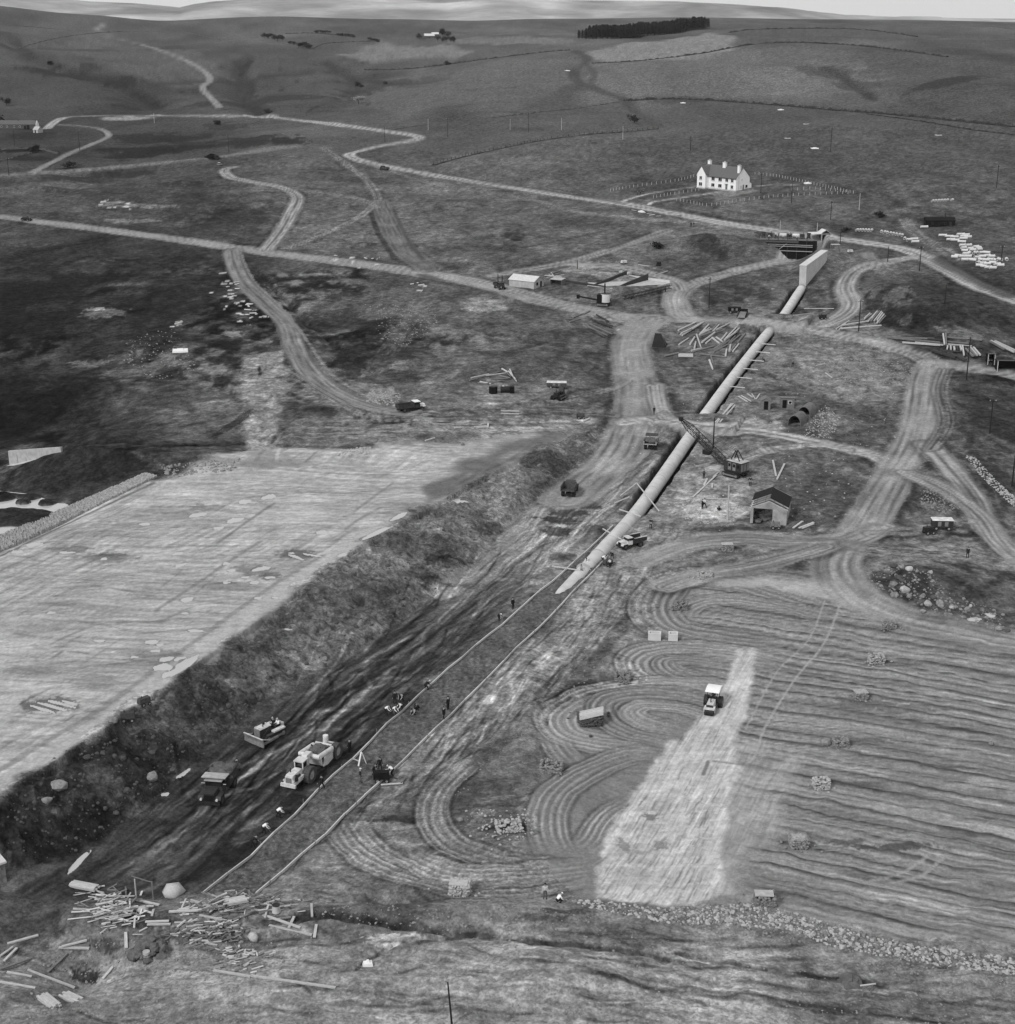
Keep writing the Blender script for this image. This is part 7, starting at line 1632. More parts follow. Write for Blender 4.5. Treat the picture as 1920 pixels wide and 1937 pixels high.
# ------------------------------------------------------------------ timber, logs, pipes
LOGME = {}
def piece(kind, Ln, w, h_, m_):
    key = (kind, round(Ln * 2), round(w * 20), round(h_ * 20), m_.name)
    if key not in LOGME:
        b = MB()
        if kind == 'log': b.cyl((-Ln / 2, 0, 0), (Ln / 2, 0, 0), w / 2, w / 2 * .85, 8)
        else: b.box(-Ln / 2, Ln / 2, -w / 2, w / 2, -h_ / 2, h_ / 2)
        LOGME[key] = b.mesh(kind, m_)
    return LOGME[key]
def stick(par, kind, p0, p1, w, h_, m_, roll=0.0):
    """one log or plank between two world points as a part of a pile"""
    p0, p1 = Vector(p0), Vector(p1); d = p1 - p0
    o = link(kind, piece(kind, d.length, w, h_, m_), par); c = (p0 + p1) / 2 - par.location
    o.location = c; o.rotation_euler = (d.to_track_quat('X', 'Z').to_matrix() @ Matrix.Rotation(roll, 3, 'X')).to_euler()
    return o
def px_pile(name, label, cat, rows, kind='log', w=.34, h_=.34, m_=(TIMBER,), group=None, lift=.0):
    """pieces given by their two ends in the photo (x0, y0, x1, y1[, level])"""
    c = P(rows[0][0], rows[0][1]); T_ = thing(name, label, cat, c, 0, group)
    for r in rows:
        lv = r[4] if len(r) > 4 else 0
        a = P(r[0], r[1], w * .5 + lv * w + lift); b = P(r[2], r[3], w * .5 + lv * w + lift)
        stick(T_, kind, a, b, w * random.uniform(.85, 1.15), h_, random.choice(m_))
    return T_
def z_(s, ox, oy): return [(ox + a / s, oy + b / s, ox + c / s, oy + d / s) + tuple(r) for a, b, c, d, *r in _q]
_q = [(318,490,565,375),(305,535,600,395),(345,548,640,385),(370,560,668,375),(360,555,500,490,1),(325,690,460,598),(480,685,545,585),(572,548,630,720),(540,750,560,650),(620,540,740,410),(655,540,750,450),(610,580,770,500,1),(620,545,700,480),(775,500,870,390),(790,515,885,410),(850,480,1030,390),(610,600,930,495,1),(640,660,780,560),(650,680,825,545,1),(700,670,800,590),(780,590,890,675),(850,590,935,650),(910,630,995,525),(980,600,1130,445),(1010,605,1165,460),(960,650,1110,545,1),(820,750,1020,615),(835,765,1030,630),(810,790,1000,690),(1020,670,1110,570),(1050,660,1175,555),(1145,655,1250,535),(1030,780,1045,690),(1045,780,1115,690),(1075,785,1160,680),(500,775,640,740),(520,790,820,710),(130,848,320,805),(620,820,990,865),(975,855,990,755),(750,905,795,1030),(770,850,805,955)]
px_pile('log_stack', 'widely scattered round logs between the tent and the culvert', 'logs', z_(7.365, 1240, 560), w=.52, h_=.52, m_=(TIMBER, TIMBER, TIMD), group='log stacks on the works')
T_ = thing('plank_sheet', 'pale board panel lying at the near edge of the scattered logs', 'panel', P(1297, 673), -.1); MB().box(-1.9, 1.9, -2, 2, .1, .25).obj('panel', TIMBER, T_); MB().box(-1.8, 1.8, 1.7, 1.9, .25, .33).obj('batten', TIMD, T_)
_q = [(210,320,330,245),(240,325,300,270),(255,305,520,260,1),(250,318,640,288),(440,245,520,180),(460,245,545,178),(490,250,560,190),(510,265,600,165,1),(540,260,620,165,1),(570,258,640,168,1),(600,262,665,180),(620,262,680,195),(545,235,590,175,1),(480,235,530,185,1),(330,270,480,250,1),(600,250,650,180,1)]
px_pile('log_stack', 'fanned log stack beside the loop track and its pole', 'logs', z_(5.04, 1540, 560), w=.44, h_=.44, m_=(TIMBER, TIMBER, TIMD), group='log stacks on the works')
_q = [(690,412,1145,428),(740,420,1200,462),(860,405,1220,440),(840,462,1200,490),(960,462,1230,488),(1110,540,1340,615),(1130,535,1350,600),(1270,560,1450,630),(1300,560,1430,640),(1200,540,1420,550),(1260,412,1600,440),(1265,455,1470,472),(1270,480,1500,500),(1300,500,1600,505),(1225,410,1238,512,2),(1250,405,1255,515,2),(1265,540,1270,510,1),(1300,545,1297,510,1),(1335,548,1330,520,1),(1365,550,1360,518,1),(1400,550,1390,515,1),(1410,505,1425,600,1),(1440,535,1510,610,1),(1470,535,1530,605,1),(1515,525,1580,600,1),(1490,530,1550,600,1),(1665,635,1680,570),(1690,635,1710,565),(1670,465,1810,545,1),(1680,460,1905,572,1),(1720,465,1912,555,1)]
px_pile('timber_yard_stack', 'long beams and short posts stacked at the roadside timber yard', 'timber', z_(5.04, 1540, 560), 'plank', .4, .36, (TIMBER, TIMD, TIMBER, TIMB), 'log stacks on the works', lift=.4)
_q = [(1015,655,1190,780),(1040,705,1200,785),(1060,660,1265,752),(1070,610,1250,690),(1090,625,1240,650,1),(1100,600,1210,620,1),(1080,640,1270,690,1),(1130,650,1260,705,1),(1045,700,1220,780,1),(1120,600,1230,660,2),(870,640,975,610),(860,670,900,695),(1000,570,1060,535),(900,600,1000,560)]
px_pile('log_stack', 'dark weathered log stack on the left of the wide road junction', 'logs', z_(4.91, 900, 480), w=.42, h_=.42, m_=(TIMD, TIMD, TIMB), group='log stacks on the works')
_q = [(805,150,1080,70),(870,145,1100,75,1),(820,140,980,105,1),(950,120,1140,95,1),(1100,70,1150,100,2),(1160,80,1220,150,1),(1170,75,1200,140,2),(1190,100,1230,155),(1000,140,1180,130),(960,180,1100,150),(900,160,1000,180),(1080,120,1170,140,1),(880,170,960,178),(1120,75,1180,125,1)]
px_pile('log_stack', 'pile of loose logs above the black drum left of the junction', 'logs', z_(4.79, 720, 690), w=.38, h_=.38, m_=(TIMBER, TIMD), group='log stacks on the works')
_q = [(1380,765,1422,970),(1435,1010,1530,815),(660,280,845,30),(610,980,675,925,0),(490,1090,530,1005),(595,1120,598,1065),(350,1240,650,960),(520,1265,780,1270),(1340,135,1440,120),(1650,1640,1760,1560),(1730,1640,1900,1575),(1760,1650,1910,1590)]
px_pile('loose_planks', 'loose planks lying about between the crane and the ruined shed', 'planks', z_(6.84, 1260, 760), 'plank', .34, .14, (TIMBER, TIMBER, TIMD))
_q = [(350,1110,400,1140),(365,1105,420,1138),(400,1095,430,1115),(425,1095,445,1125),(450,1125,470,1095),(220,1255,320,1150),(245,1255,330,1160),(670,625,840,628),(720,612,890,612),(660,650,760,640),(690,680,740,660),(840,975,880,1005),(790,935,840,925)]
px_pile('loose_planks', 'small planks strewn right of the middle culvert beside the huts', 'planks', z_(2.992, 1280, 380), 'plank', .3, .14, (TIMBER, TIMBER))
_q = [(1090,435,1255,440,1),(1090,448,1255,452),(670,580,730,575),(850,570,960,560),(870,575,965,570),(405,695,490,670),(1840,520,1895,490),(970,575,975,540)]
px_pile('loose_planks', 'few single pale planks on the bare ground below the log pile', 'planks', z_(4.79, 720, 690), 'plank', .35, .2, (TIMBER,))
_q = [(640,210,790,160),(660,225,820,200),(680,200,760,230),(700,180,740,240),(640,215,800,230,1),(1400,270,1460,250),(1480,310,1720,295),(1670,190,1760,160),(1690,195,1780,165),(1040,300,1270,330),(1200,165,1330,195),(1510,105,1610,120)]
px_pile('loose_planks', 'planks and beams lying round the aggregate bays', 'planks', z_(4.91, 900, 480), 'plank', .36, .2, (TIMBER, TIMD, TIMBER))
_q = [(560+0,60,572,62),(1395,95,1420,100)]
for k in range(9):
    px = 1195 + (k * 17) % 90; py = 398 + (k * 5) % 14
    a = random.uniform(-6, 6)
    px_pile('loose_boards', 'small board scrap beside the works road below the house path', 'boards', [(px, py, px + 9, py + a * .3)], 'plank', .5, .15, (TIMBER, TIMD, WHITE), 'board scraps below the house path')
# broken timber heap in the near left foreground
def heap(label, poly_c, n, spread, lens, zlift, seed, m_=(TIMBER, TIMD, TIMD), kind='plank', name='timber_heap', wr=(.09, .22)):
    rr = random.Random(seed); c = P(*poly_c); T_ = thing(name, label, 'timber heap', c, 0)
    for k in range(n):
        px = poly_c[0] + rr.gauss(0, 1) * spread[0]; py = poly_c[1] + rr.gauss(0, 1) * spread[1]
        p_ = P(px, py); q = math.exp(-(((px - poly_c[0]) / spread[0]) ** 2 + ((py - poly_c[1]) / spread[1]) ** 2) / 2)
        a = rr.choice([rr.gauss(.25, .35), rr.gauss(.25, .35), rr.uniform(0, 3.1)]); L_ = rr.choice(lens) * rr.uniform(.7, 1.2); e = rr.gauss(0, .14)
        d = Vector((math.cos(a), math.sin(a), e)) * L_ / 2; p_.z += .08 + zlift * q * rr.uniform(.1, 1)
        w = rr.uniform(*wr); stick(T_, kind, p_ - d, p_ + d, w, rr.choice([.06, .1, w * .6]), rr.choice(m_), rr.uniform(-.5, .5))
    return T_
heap('upper heap of broken timber strewn across the near left foreground', (455, 1716), 240, (46, 10), (.8, 1.2, 1.8, 2.6), 1.3, 1)
heap('lower heap of splintered timber on the bank below the upper one', (400, 1762), 210, (32, 13), (.7, 1.0, 1.5), .9, 2, (TIMBER, TIMD, TIMD))
heap('pale planks and boards heaped at the far left foreground', (215, 1720), 150, (32, 18), (1.0, 1.6, 2.4), 1.0, 3, (TIMBER, TIMD, RAILM))
heap('scatter of timber chips at the foot of the lower heap', (455, 1810), 60, (26, 12), (.5, .8), .2, 4, (TIMBER, TIMD), wr=(.1, .2))
_q = [(1490,695,1700,768),(1635,770,1665,705),(1520,755,1770,810),(1780,820,1790,755),(1640,625,1700,612),(770,610,900,640),(860,700,870,665),(150,1005,430,1110),(0,1050,280,1110),(0,1075,200,1110),(40,1020,180,1045),(580,1060,640,990),(270,1020,380,915),(340,880,500,885),(340,865,505,870),(345,890,500,850,1),(0,930,70,880),(20,960,100,880),(715,885,712,795),(0,1005,180,940),(40,860,220,810),(1210,1010,1420,1045),(1420,1040,1900,1108),(820,735,960,730),(830,750,970,748),(960,690,1180,680,1),(1130,710,1300,745,1)]
px_pile('loose_planks', 'long loose planks and battens lying round the broken timber heaps', 'planks', z_(2.992, 0, 1500), 'plank', .26, .13, (TIMBER, TIMBER, TIMD))
for k, (px, py, lab) in enumerate([(93, 1898, 'neat bundle of bright sawn boards in the near left corner'), (135, 1892, 'smaller bundle of boards beside the bright bundle in the left corner'), (450, 1722, 'stacked crate of boards on top of the upper timber heap'), (160, 1680, 'stacked pale boards at the back of the far left heap')]):
    T_ = thing('board_bundle', lab, 'boards', P(px, py, .1 + (.9 if k == 2 else 0)), [-.75, -.55, .35, -.3][k])
    for a in range(4):
        for b in range(2): o = link('board', piece('plank', [2.6, 2.0, 2.0, 3][k], .24, .14, TIMBER), T_); o.location = (random.uniform(-.2, .2), a * .26 - .4, b * .16 + .1)
for k, (px, py, s) in enumerate([(325, 1692, 1.0), (480, 1775, .55), (270, 1725, .6)]):
    T_ = thing('tarpaulin_cover', ['pale sheeted mound at the left end of the upper timber heap', 'small square sheeted box at the right of the lower timber heap', 'grey sheeted bundle beside the rail post'][k], 'sheet', P(px, py), .3, None, s * .62); m = MB(); m.rock((0, 0, .6), 1.9, 5 + k, .75); m.obj('cover', [CPALE, CONCD, CONCD][k], T_, True); MB().beam((-1, 0, .1), (1.2, -.8, .1), .08).obj('rope', TIMD, T_)
T_ = thing('oil_drum', 'grey oil drum standing in front of the soil mound in the near left', 'drum', P(278, 1816), 0); MB().cyl((0, 0, 0), (0, 0, 1.0), .36, .36, 14).obj('shell', CONCD, T_)
for z0 in (.3, .66): MB().cyl((0, 0, z0), (0, 0, z0 + .05), .38, .38, 14).obj('hoop', STEEL, T_)
T_ = thing('bucket', 'upturned pail on the far end of the upper timber heap', 'bucket', P(523, 1728, .2), 0); MB().cyl((0, 0, 0), (0, 0, .8), .45, .36, 14).obj('shell', CONCD, T_); MB().cyl((0, 0, .78), (0, 0, .84), .4, .4, 14).obj('rim', STEEL, T_)
# white concrete pipes
_pm = {}
def cpipe(px, py, ang, lab, group, lv=0, L_=2.3, r=.43):
    key = (round(L_, 1), r)
    if key not in _pm: b = MB(); b.tube((-L_ / 2, 0, 0), (L_ / 2, 0, 0), r, r * .78, 14); b.tube((L_ / 2 - .25, 0, 0), (L_ / 2 + .02, 0, 0), r * 1.16, r * .8, 14); _pm[key] = b.mesh('concrete_pipe', PIPEM)
    o = link('concrete_pipe', _pm[key]); p_ = P(px, py); o.location = (p_.x, p_.y, p_.z + r + lv * r * 1.75); o.rotation_euler.z = ang
    tag(o, lab, 'pipe', group)
for k in range(7): cpipe(1764 + k * 5.4 + (4 if k > 5 else 0), 382 - k * .35, 1.0 + random.uniform(-.1, .1), 'white pipe in the far short row above the black hut', 'white pipes in the far row above the black hut')
for k in range(6): cpipe(1621 + k * 5.4, 437 + k * .1, 1.15 + random.uniform(-.1, .1), 'white pipe in the first row right of the valve house', 'white pipes in the first roadside row')
for k in range(8): cpipe(1667 + k * 5.6, 440 + k * 1.0, 1.15 + random.uniform(-.12, .12), 'white pipe in the middle roadside row', 'white pipes in the middle roadside row')
for k, (px, py, a) in enumerate([(1711, 453, 1.2), (1716, 456, 1.3), (1720, 455, .2), (1729, 454, .15), (1731, 459, .1)]): cpipe(px, py, a, 'white pipe in the small bunch at the end of the roadside rows', 'white pipes in the small roadside bunch', 0, 2.6 if k > 2 else 2.2)
for px, py, a in [(1748, 431, .1), (1783, 447, -.1), (1795, 449, -.1), (1805, 450, -.1), (1798, 455, -.1), (1806, 456, -.05), (1817, 445, .1), (1823, 449, .1), (1826, 446, .1), (1822, 453, .1), (1830, 450, .1), (1819, 459, -.3)]: cpipe(px, py, a, 'single white pipe by the left end of the black hut' if px == 1748 else 'white pipe in the loose line below the black hut', None if px == 1748 else 'white pipes in the loose line below the black hut', 0, 2.8)
rr = random.Random(5)
for px, py, a in [(1822,466,0),(1833,466,.1),(1846,469,.05),(1824,471,0),(1836,472,.1),(1850,471,0),(1826,476,.05),(1840,475,.1),(1852,474,.1),(1828,482,0),(1836,481,1.3),(1843,481,1.4),(1849,481,1.4),(1856,480,.6),(1866,480,-.6),(1808,488,-.5),(1814,486,-.4),(1822,487,.1),(1832,487,.1),(1826,493,-.6),(1834,493,-.5),(1842,494,-.5),(1848,489,.1),(1858,487,.1),(1866,486,.1),(1874,487,.2),(1856,493,-.3),(1864,494,-.4),(1872,493,-.5),(1850,499,1.2),(1858,500,-.4),(1866,501,-.4),(1876,499,-.3),(1884,502,-.2),(1890,504,-.1),(1852,504,-.5),(1860,506,-.5),(1868,508,-.4),(1876,509,-.1),(1880,494,1.5),(1889,493,1.5),(1901,493,1.5)]:
    cpipe(1850 + (px - 1850) * 1.06, py, a + rr.uniform(-.4, .4), 'white pipe in the big jumbled dump at the right', 'white pipes in the big jumbled dump', 0, 2.1, .47)
# ------------------------------------------------------------------ stone stacks of the graded field
def stack_mesh(seed, L_=2.4, W_=1.9, H_=1.6, collapsed=0.0):
    rr = random.Random(seed); b = MB(); k = 0
    for lay in range(6):
        z = .14 + lay * H_ / 6
        n = 0
        for side_ in range(4):
            ln = L_ if side_ % 2 == 0 else W_; cnt = int(ln / .42)
            for q in range(cnt):
                if rr.random() < collapsed * lay / 5: continue
                t_ = (q + .5 + .5 * (lay % 2)) / cnt * ln - ln / 2
                x, y = [(t_, -W_ / 2), (L_ / 2, t_), (t_, W_ / 2), (-L_ / 2, t_)][side_]
                b.rock((x + rr.gauss(0, .04), y + rr.gauss(0, .04), z), rr.uniform(.26, .36), seed * 977 + k, .62); k += 1
    for q in range(16): b.rock((rr.uniform(-L_ * .4, L_ * .4), rr.uniform(-W_ * .4, W_ * .4), rr.uniform(.4, H_ * (1 - .3 * collapsed))), rr.uniform(.26, .4), seed * 77 + q, .7)
    for q in range(int(10 + 20 * collapsed)): b.rock((rr.gauss(0, L_ * .7), rr.gauss(0, W_ * .7), .1), rr.uniform(.16, .3), seed * 57 + q, .7)
    return b
for k, (px, py, col, L_, lab) in enumerate([(1510,1600,0,2.4,'square dry stone stack with dark soil trailing right, lowest in the field'),(1553,1490,.1,2.2,'square stone stack beside the pale strip corner in the field'),(1590,1410,.5,2.2,'half collapsed stone stack with a round mound at its left'),(1627,1322,.2,2.0,'pale stone stack in the upper middle of the field rows'),(1657,1253,.1,2.5,'tall dark stone stack highest of the field middle'),(1682,1187,.5,2.2,'broken stone stack near the curve of the haul track'),
(1288,1152,.2,2.4,'dark stone stack inside the uppermost turning loop'),(1333,1092,.7,3.0,'loose stone heap just above the uppermost turning loop'),(1376,1041,.3,2.2,'stone stack with a pale slab below the ruined shed'),(1043,1456,.5,3.4,'stone heap with planks left of the lowest turning loops'),(962,1566,.9,3.6,'collapsed stone ring with a dark hole in rough ground'),(1178,1285,.7,2.6,'low stone heap between two turning loops'),(1446,1708,.2,2.6,'square stone stack with a dark opening on the stone line'),(870,1688,.0,2.6,'square stone stack with a slab top in the near foreground'),(1500,1700,.9,1.6,'')]):
    if not lab: continue
    T_ = thing('stone_stack', lab, 'stone stack', P(px, py), random.uniform(-.2, .2), 'stone stacks over the graded ground', .72)
    stack_mesh(k + 3, L_, L_ * .8, 1.7 * (1 - .45 * col), col).obj('stones', [STONE, STONEP, STONE][k % 3], T_)['kind'] = 'stuff'
    if px in (870, 1446, 1376): MB().box(-1.5, 1.2, -.9, .6, 1.62, 1.8).obj('slab', CONCD, T_)
    if px == 1510 or px == 1627: MB().box(-1.25, 1.25, -1.0, 1.0, 1.55, 1.62).obj('top_course', STONEP, T_)
for px, py, lab, w in ((1238, 1209, 'pale hollow concrete box, longer one at the field edge', 1.9), (1273, 1210, 'pale hollow concrete box, squarer one at the field edge', 1.4)):
    T_ = thing('concrete_box', lab, 'concrete box', P(px, py), -.12); b = MB(); d_ = 1.2
    b.box(-w / 2, w / 2, -d_ / 2, -d_ / 2 + .22, 0, 1.1); b.box(-w / 2, w / 2, d_ / 2 - .22, d_ / 2, 0, 1.1); b.box(-w / 2, -w / 2 + .22, -d_ / 2 + .22, d_ / 2 - .22, 0, 1.1); b.box(w / 2 - .22, w / 2, -d_ / 2 + .22, d_ / 2 - .22, 0, 1.1); b.obj('walls', CONC, T_); MB().box(-w / 2 + .22, w / 2 - .22, -d_ / 2 + .22, d_ / 2 - .22, 0, .7).obj('floor', CONCD, T_)
T_ = thing('planked_stack', 'dark stone stack roofed with sloping pale planks inside a turning loop', 'stone stack', P(1116, 1367), .2); stack_mesh(91, 2.6, 2.0, 1.1, .2).obj('stones', STONED, T_)['kind'] = 'stuff'
for k in range(6): MB().beam((-1.7 + k * .1, -1.1 + k * .42, 1.15), (1.5 + k * .12, -1.0 + k * .42, 1.55), .36, .07).obj('plank', TIMBER, T_)
T_ = thing('loose_gang_trestle', 'low plank stand beside the mixing gang at the right rail', 'trestle', P(742, 1484), .3); MB().beam((-1.4, 0, .2), (1.2, -.4, .2), .26, .08).obj('plank', TIMBER, T_); MB().beam((1.0, -.4, .2), (1.9, 1.0, .2), .18, .08).obj('plank', TIMD, T_)

# ------------------------------------------------------------------ stones and rubble, too many to count
def scatter(name, pxpoly, n, r0, r1, m_, seed, z0=.0, line_=None):
    rr = random.Random(seed); b = MB(); xs = [p[0] for p in pxpoly]; ys = [p[1] for p in pxpoly]; k = 0; tries = 0
    pa = np.array(pxpoly, float)
    while k < n and tries < n * 12:
        tries += 1
        px, py = rr.uniform(min(xs), max(xs)), rr.uniform(min(ys), max(ys))
        if not inside(pa, np.array([px]), np.array([py]))[0]: continue
        p_ = P(px, py); b.rock((p_.x, p_.y, p_.z + z0), (r0 + (r1 - r0) * rr.random() ** 2.2) * .58, seed * 9973 + k, .75); k += 1
    o = b.obj(name, m_); o['kind'] = 'stuff'; return o
scatter('riprap_stones', [(1070,1702),(1120,1703),(1250,1718),(1370,1712),(1430,1708),(1480,1722),(1560,1745),(1640,1770),(1740,1790),(1920,1812),(1920,1845),(1800,1830),(1660,1808),(1570,1790),(1500,1760),(1370,1752),(1260,1745),(1100,1714)], 1150, .16, .52, STONEP, 11)
scatter('riprap_shadow_stones', [(1070,1702),(1250,1718),(1430,1708),(1560,1745),(1740,1790),(1920,1812),(1920,1845),(1660,1808),(1500,1760),(1260,1745)], 900, .16, .5, STONE, 311)  # darker rubble mixed in among the pale riprap
scatter('riprap_fringe', [(1180,1712),(1400,1740),(1560,1775),(1700,1815),(1920,1850),(1920,1870),(1640,1830),(1500,1790),(1300,1755)], 260, .12, .34, STONE, 12)
scatter('cutting_stones', [(60,1460),(300,1310),(520,1165),(760,1000),(950,890),(1110,815),(1125,850),(1000,960),(850,1100),(640,1260),(400,1420),(200,1580),(20,1680),(-20,1560)], 800, .1, .42, STONED, 13)
scatter('cutting_blocks', [(60,1480),(300,1340),(560,1190),(860,980),(1080,850),(980,970),(700,1200),(430,1390),(200,1560)], 160, .3, .9, STONED, 14)
scatter('foreground_stones', [(300,1790),(700,1745),(1200,1760),(1920,1860),(1920,1937),(0,1937),(0,1880)], 1300, .06, .26, STONE, 15)
scatter('foreground_rubble', [(560,1700),(1040,1700),(1180,1740),(1000,1770),(600,1740)], 260, .08, .3, STONE, 16)
scatter('pale_rubble', [(1290,950),(1330,935),(1400,955),(1395,985),(1330,992),(1285,978)], 520, .12, .42, STONEP, 17)
scatter('spoil_stones', [(1560,680),(1640,665),(1720,690),(1725,720),(1680,735),(1600,730),(1560,710)], 700, .14, .46, STONE, 18)
scatter('quarry_stones', [(1530,800),(1560,765),(1590,790),(1575,830),(1520,826)], 320, .14, .42, STONEP, 19)
scatter('ditch_stones', [(1825,862),(1845,865),(1880,905),(1925,945),(1925,965),(1890,935),(1850,895)], 420, .16, .5, STONEP, 20)
scatter('boulder_rubble', [(1650,1075),(1730,1065),(1760,1080),(1790,1120),(1900,1160),(1900,1195),(1780,1165),(1690,1125),(1640,1105)], 380, .15, .6, STONE, 21)
scatter('roadside_stones', [(1740,925),(1800,930),(1830,955),(1790,972),(1740,955)], 220, .15, .5, STONE, 22)
scatter('shed_rubble', [(1500,985),(1520,955),(1560,960),(1575,990),(1530,1000)], 160, .15, .45, STONED, 23)
scatter('moor_stones', [(240,640),(330,620),(380,700),(300,720),(230,690)], 160, .2, .6, STONE, 24)
scatter('hollow_stones', [(690,575),(820,580),(830,620),(760,660),(720,640)], 300, .2, .6, STONE, 25)
scatter('clay_stones', [(700,735),(760,745),(750,770),(690,760)], 160, .2, .6, STONEP, 26)
scatter('mound_stones', [(640,850),(700,845),(700,858),(640,862)], 60, .3, .9, STONEP, 27)
scatter('ring_stones', [(880,1530),(1000,1530),(1010,1590),(890,1590)], 90, .1, .35, STONEP, 28)
scatter('bank_stones', [(1170,1090),(1240,1050),(1230,1110),(1190,1200),(1100,1300),(980,1400),(860,1520),(850,1500),(1000,1360)], 260, .1, .34, STONE, 29)
scatter('platform_edge_rubble', [(300,880),(460,868),(440,890),(320,905)], 200, .25, .8, STONE, 30)
scatter('works_stones', [(1190,840),(1450,640),(1700,640),(1720,820),(1640,980),(1300,1010)], 420, .1, .34, STONEP, 31)
scatter('heap_rubble', [(60,1780),(330,1760),(560,1800),(520,1850),(100,1860)], 300, .08, .4, STONE, 32)
rr = random.Random(3)
for k, (px, py, r) in enumerate([(1668,1076,.9),(1690,1072,1.2),(1706,1074,1.0),(1720,1078,1.1),(1735,1082,.8),(1700,1095,1.2),(1690,1108,1.3),(1712,1118,1.6),(1692,1128,1.3),(1706,1100,1.0),(1745,1130,1.2),(1756,1145,1.4),(1778,1146,1.8),(1765,1132,1.0),(1745,1158,1.0),(1760,1084,.9),(1830,1155,1.1),(1846,1160,1.2),(1858,1156,1.0),(1836,1148,.8),(1890,1192,1.2),(1905,1194,.9),(1720,1130,1.0),(1800,1150,.7)]):
    b = MB(); b.boulder(r * .52, 400 + k)
    o = b.obj('boulder', [STONE, STONED, STONE, STONEP][k % 4]); o.location = P(px, py); tag(o, 'grey boulder in the tumbled line beside the haul track bend', 'boulder', 'boulders tumbled beside the haul track bend')
for k, (px, py, r, lab) in enumerate([(215,1365,1.1,'pale boulder on the brink of the clay platform'),(288,1473,1.6,'large grey boulder low on the cutting near the dump truck'),(112,1490,1.8,'large slab boulder high on the cutting at far left'),(90,1516,1.1,'boulder under the slab boulder at far left'),(615,1247,.9,'pair of pale stones at the foot of the cutting'),(1021,882,1.1,'pale split boulder at the top of the cutting far end'),(1462,548,1.0,'pale boulder on the slope left of the headwall'),(875,842,1.2,'white stone at the left end of the long soil mound'),(1875,1408,.8,'pale stone far right in the field'),(1562,1408,1.5,'round pale mound left of the half collapsed stack'),(870,1552,.8,'pale stone left of the stone ring'),(896,1556,.7,'pale stone just left of the stone ring edge')]):
    b = MB(); b.boulder(r * .5, 900 + k); o = b.obj('boulder', STONE); o.location = P(px, py); tag(o, lab, 'boulder')
# soil mound of the near left, pale slabs on hill and moor
for px, py, r, lab in ((285, 1800, 1.9, 'rounded soil mound behind the oil drum in the near left'), (1608, 1860, .9, 'dark earth lump in the near right foreground')):
    b = MB(); rr = random.Random(int(px))
    for k in range(40): a = rr.uniform(0, 6.3); d_ = rr.random() ** .5 * r; b.rock((d_ * math.cos(a), d_ * math.sin(a), max(0, (r - d_) * .75)), rr.uniform(.3, .7), int(px) + k, .8)
    o = b.obj('soil_mound', SOIL); o.location = P(px, py); tag(o, lab, 'mound')
for px, py, w, lab in [(1292,195,3.2,'white slab on the far field below the hedge, left one'),(1477,208,3.4,'white slab on the far field below the hedge, right one'),(1541,281,3.6,'white slab on the bare field behind the white house'),(341,664,4.0,'white sheet lying on the dark moor on the left'),(1073,134,4.2,'white slab beside the dark hill track'),(1528,347,3.0,'low white gravel heap at the end of the house yard'),(1213,401,2.4,'white boards below the house path beside the works road'),(1525,235,3.0,'grey slab with spoil on the bare field, upper one'),(1490,262,3.0,'grey slab with spoil on the bare field, lower one'),(1775,256,3.2,'grey slab with spoil at the right of the bare field'),(750,1880,.0,''),(696,1826,1.0,'white object lying in the foreground ditch end'),(1100,1560,.0,'')]:
    if not lab: continue
    T_ = thing('white_slab', lab, 'slab', P(px, py), .2); MB().box(-w / 2, w / 2, -w * .4, w * .4, -.1, .35, tx=.1, ty=.1).obj('slab', WHITE if 'white' in lab else CONCD, T_); MB().box(-w * .2, w * .2, -w * .2, w * .2, .35, .6, tx=.1, ty=.1).obj('cover', WHITE if 'white' in lab else STONED, T_)
for k, (px, py, dx, dy, n) in enumerate([(443,540,6,7,5),(480,600,9,5,4),(441,562,6,3,3),(660,489,30,3,3),(790,535,10,5,3),(342,609,10,3,3),(468,580,6,6,4)]):
    rr = random.Random(k + 40)
    T_ = thing('pale_debris', 'scatter of pale slabs %s' % ['along the left of the rutted moor track', 'in the dark peat cutting by the moor track', 'left of the peat cutting', 'beside the main haul road', 'on the grass south of the haul road', 'in the middle of the dark moor', 'at the lower end of the peat cutting'][k], 'debris', P(px, py))
    for q in range(n):
        p_ = P(px + rr.gauss(0, dx), py + rr.gauss(0, dy)) - T_.location; a = rr.uniform(-2.2, .6); d_ = Vector((math.cos(a), math.sin(a), 0)) * rr.uniform(.4, 1.3)
        MB().beam(p_ - d_ + Vector((0, 0, .2)), p_ + d_ + Vector((0, 0, .3)), .5, .22).obj('slab', CONC, T_)

# ------------------------------------------------------------------ water
for k, (q, lv, nm) in enumerate(WATER_SHEETS):
    b = MB(); b.add([(x, y, lv) for x, y in q], [tuple(range(len(q)))]); o = b.obj(nm, WATER if nm != 'pond' else WATER); o['kind'] = 'structure'

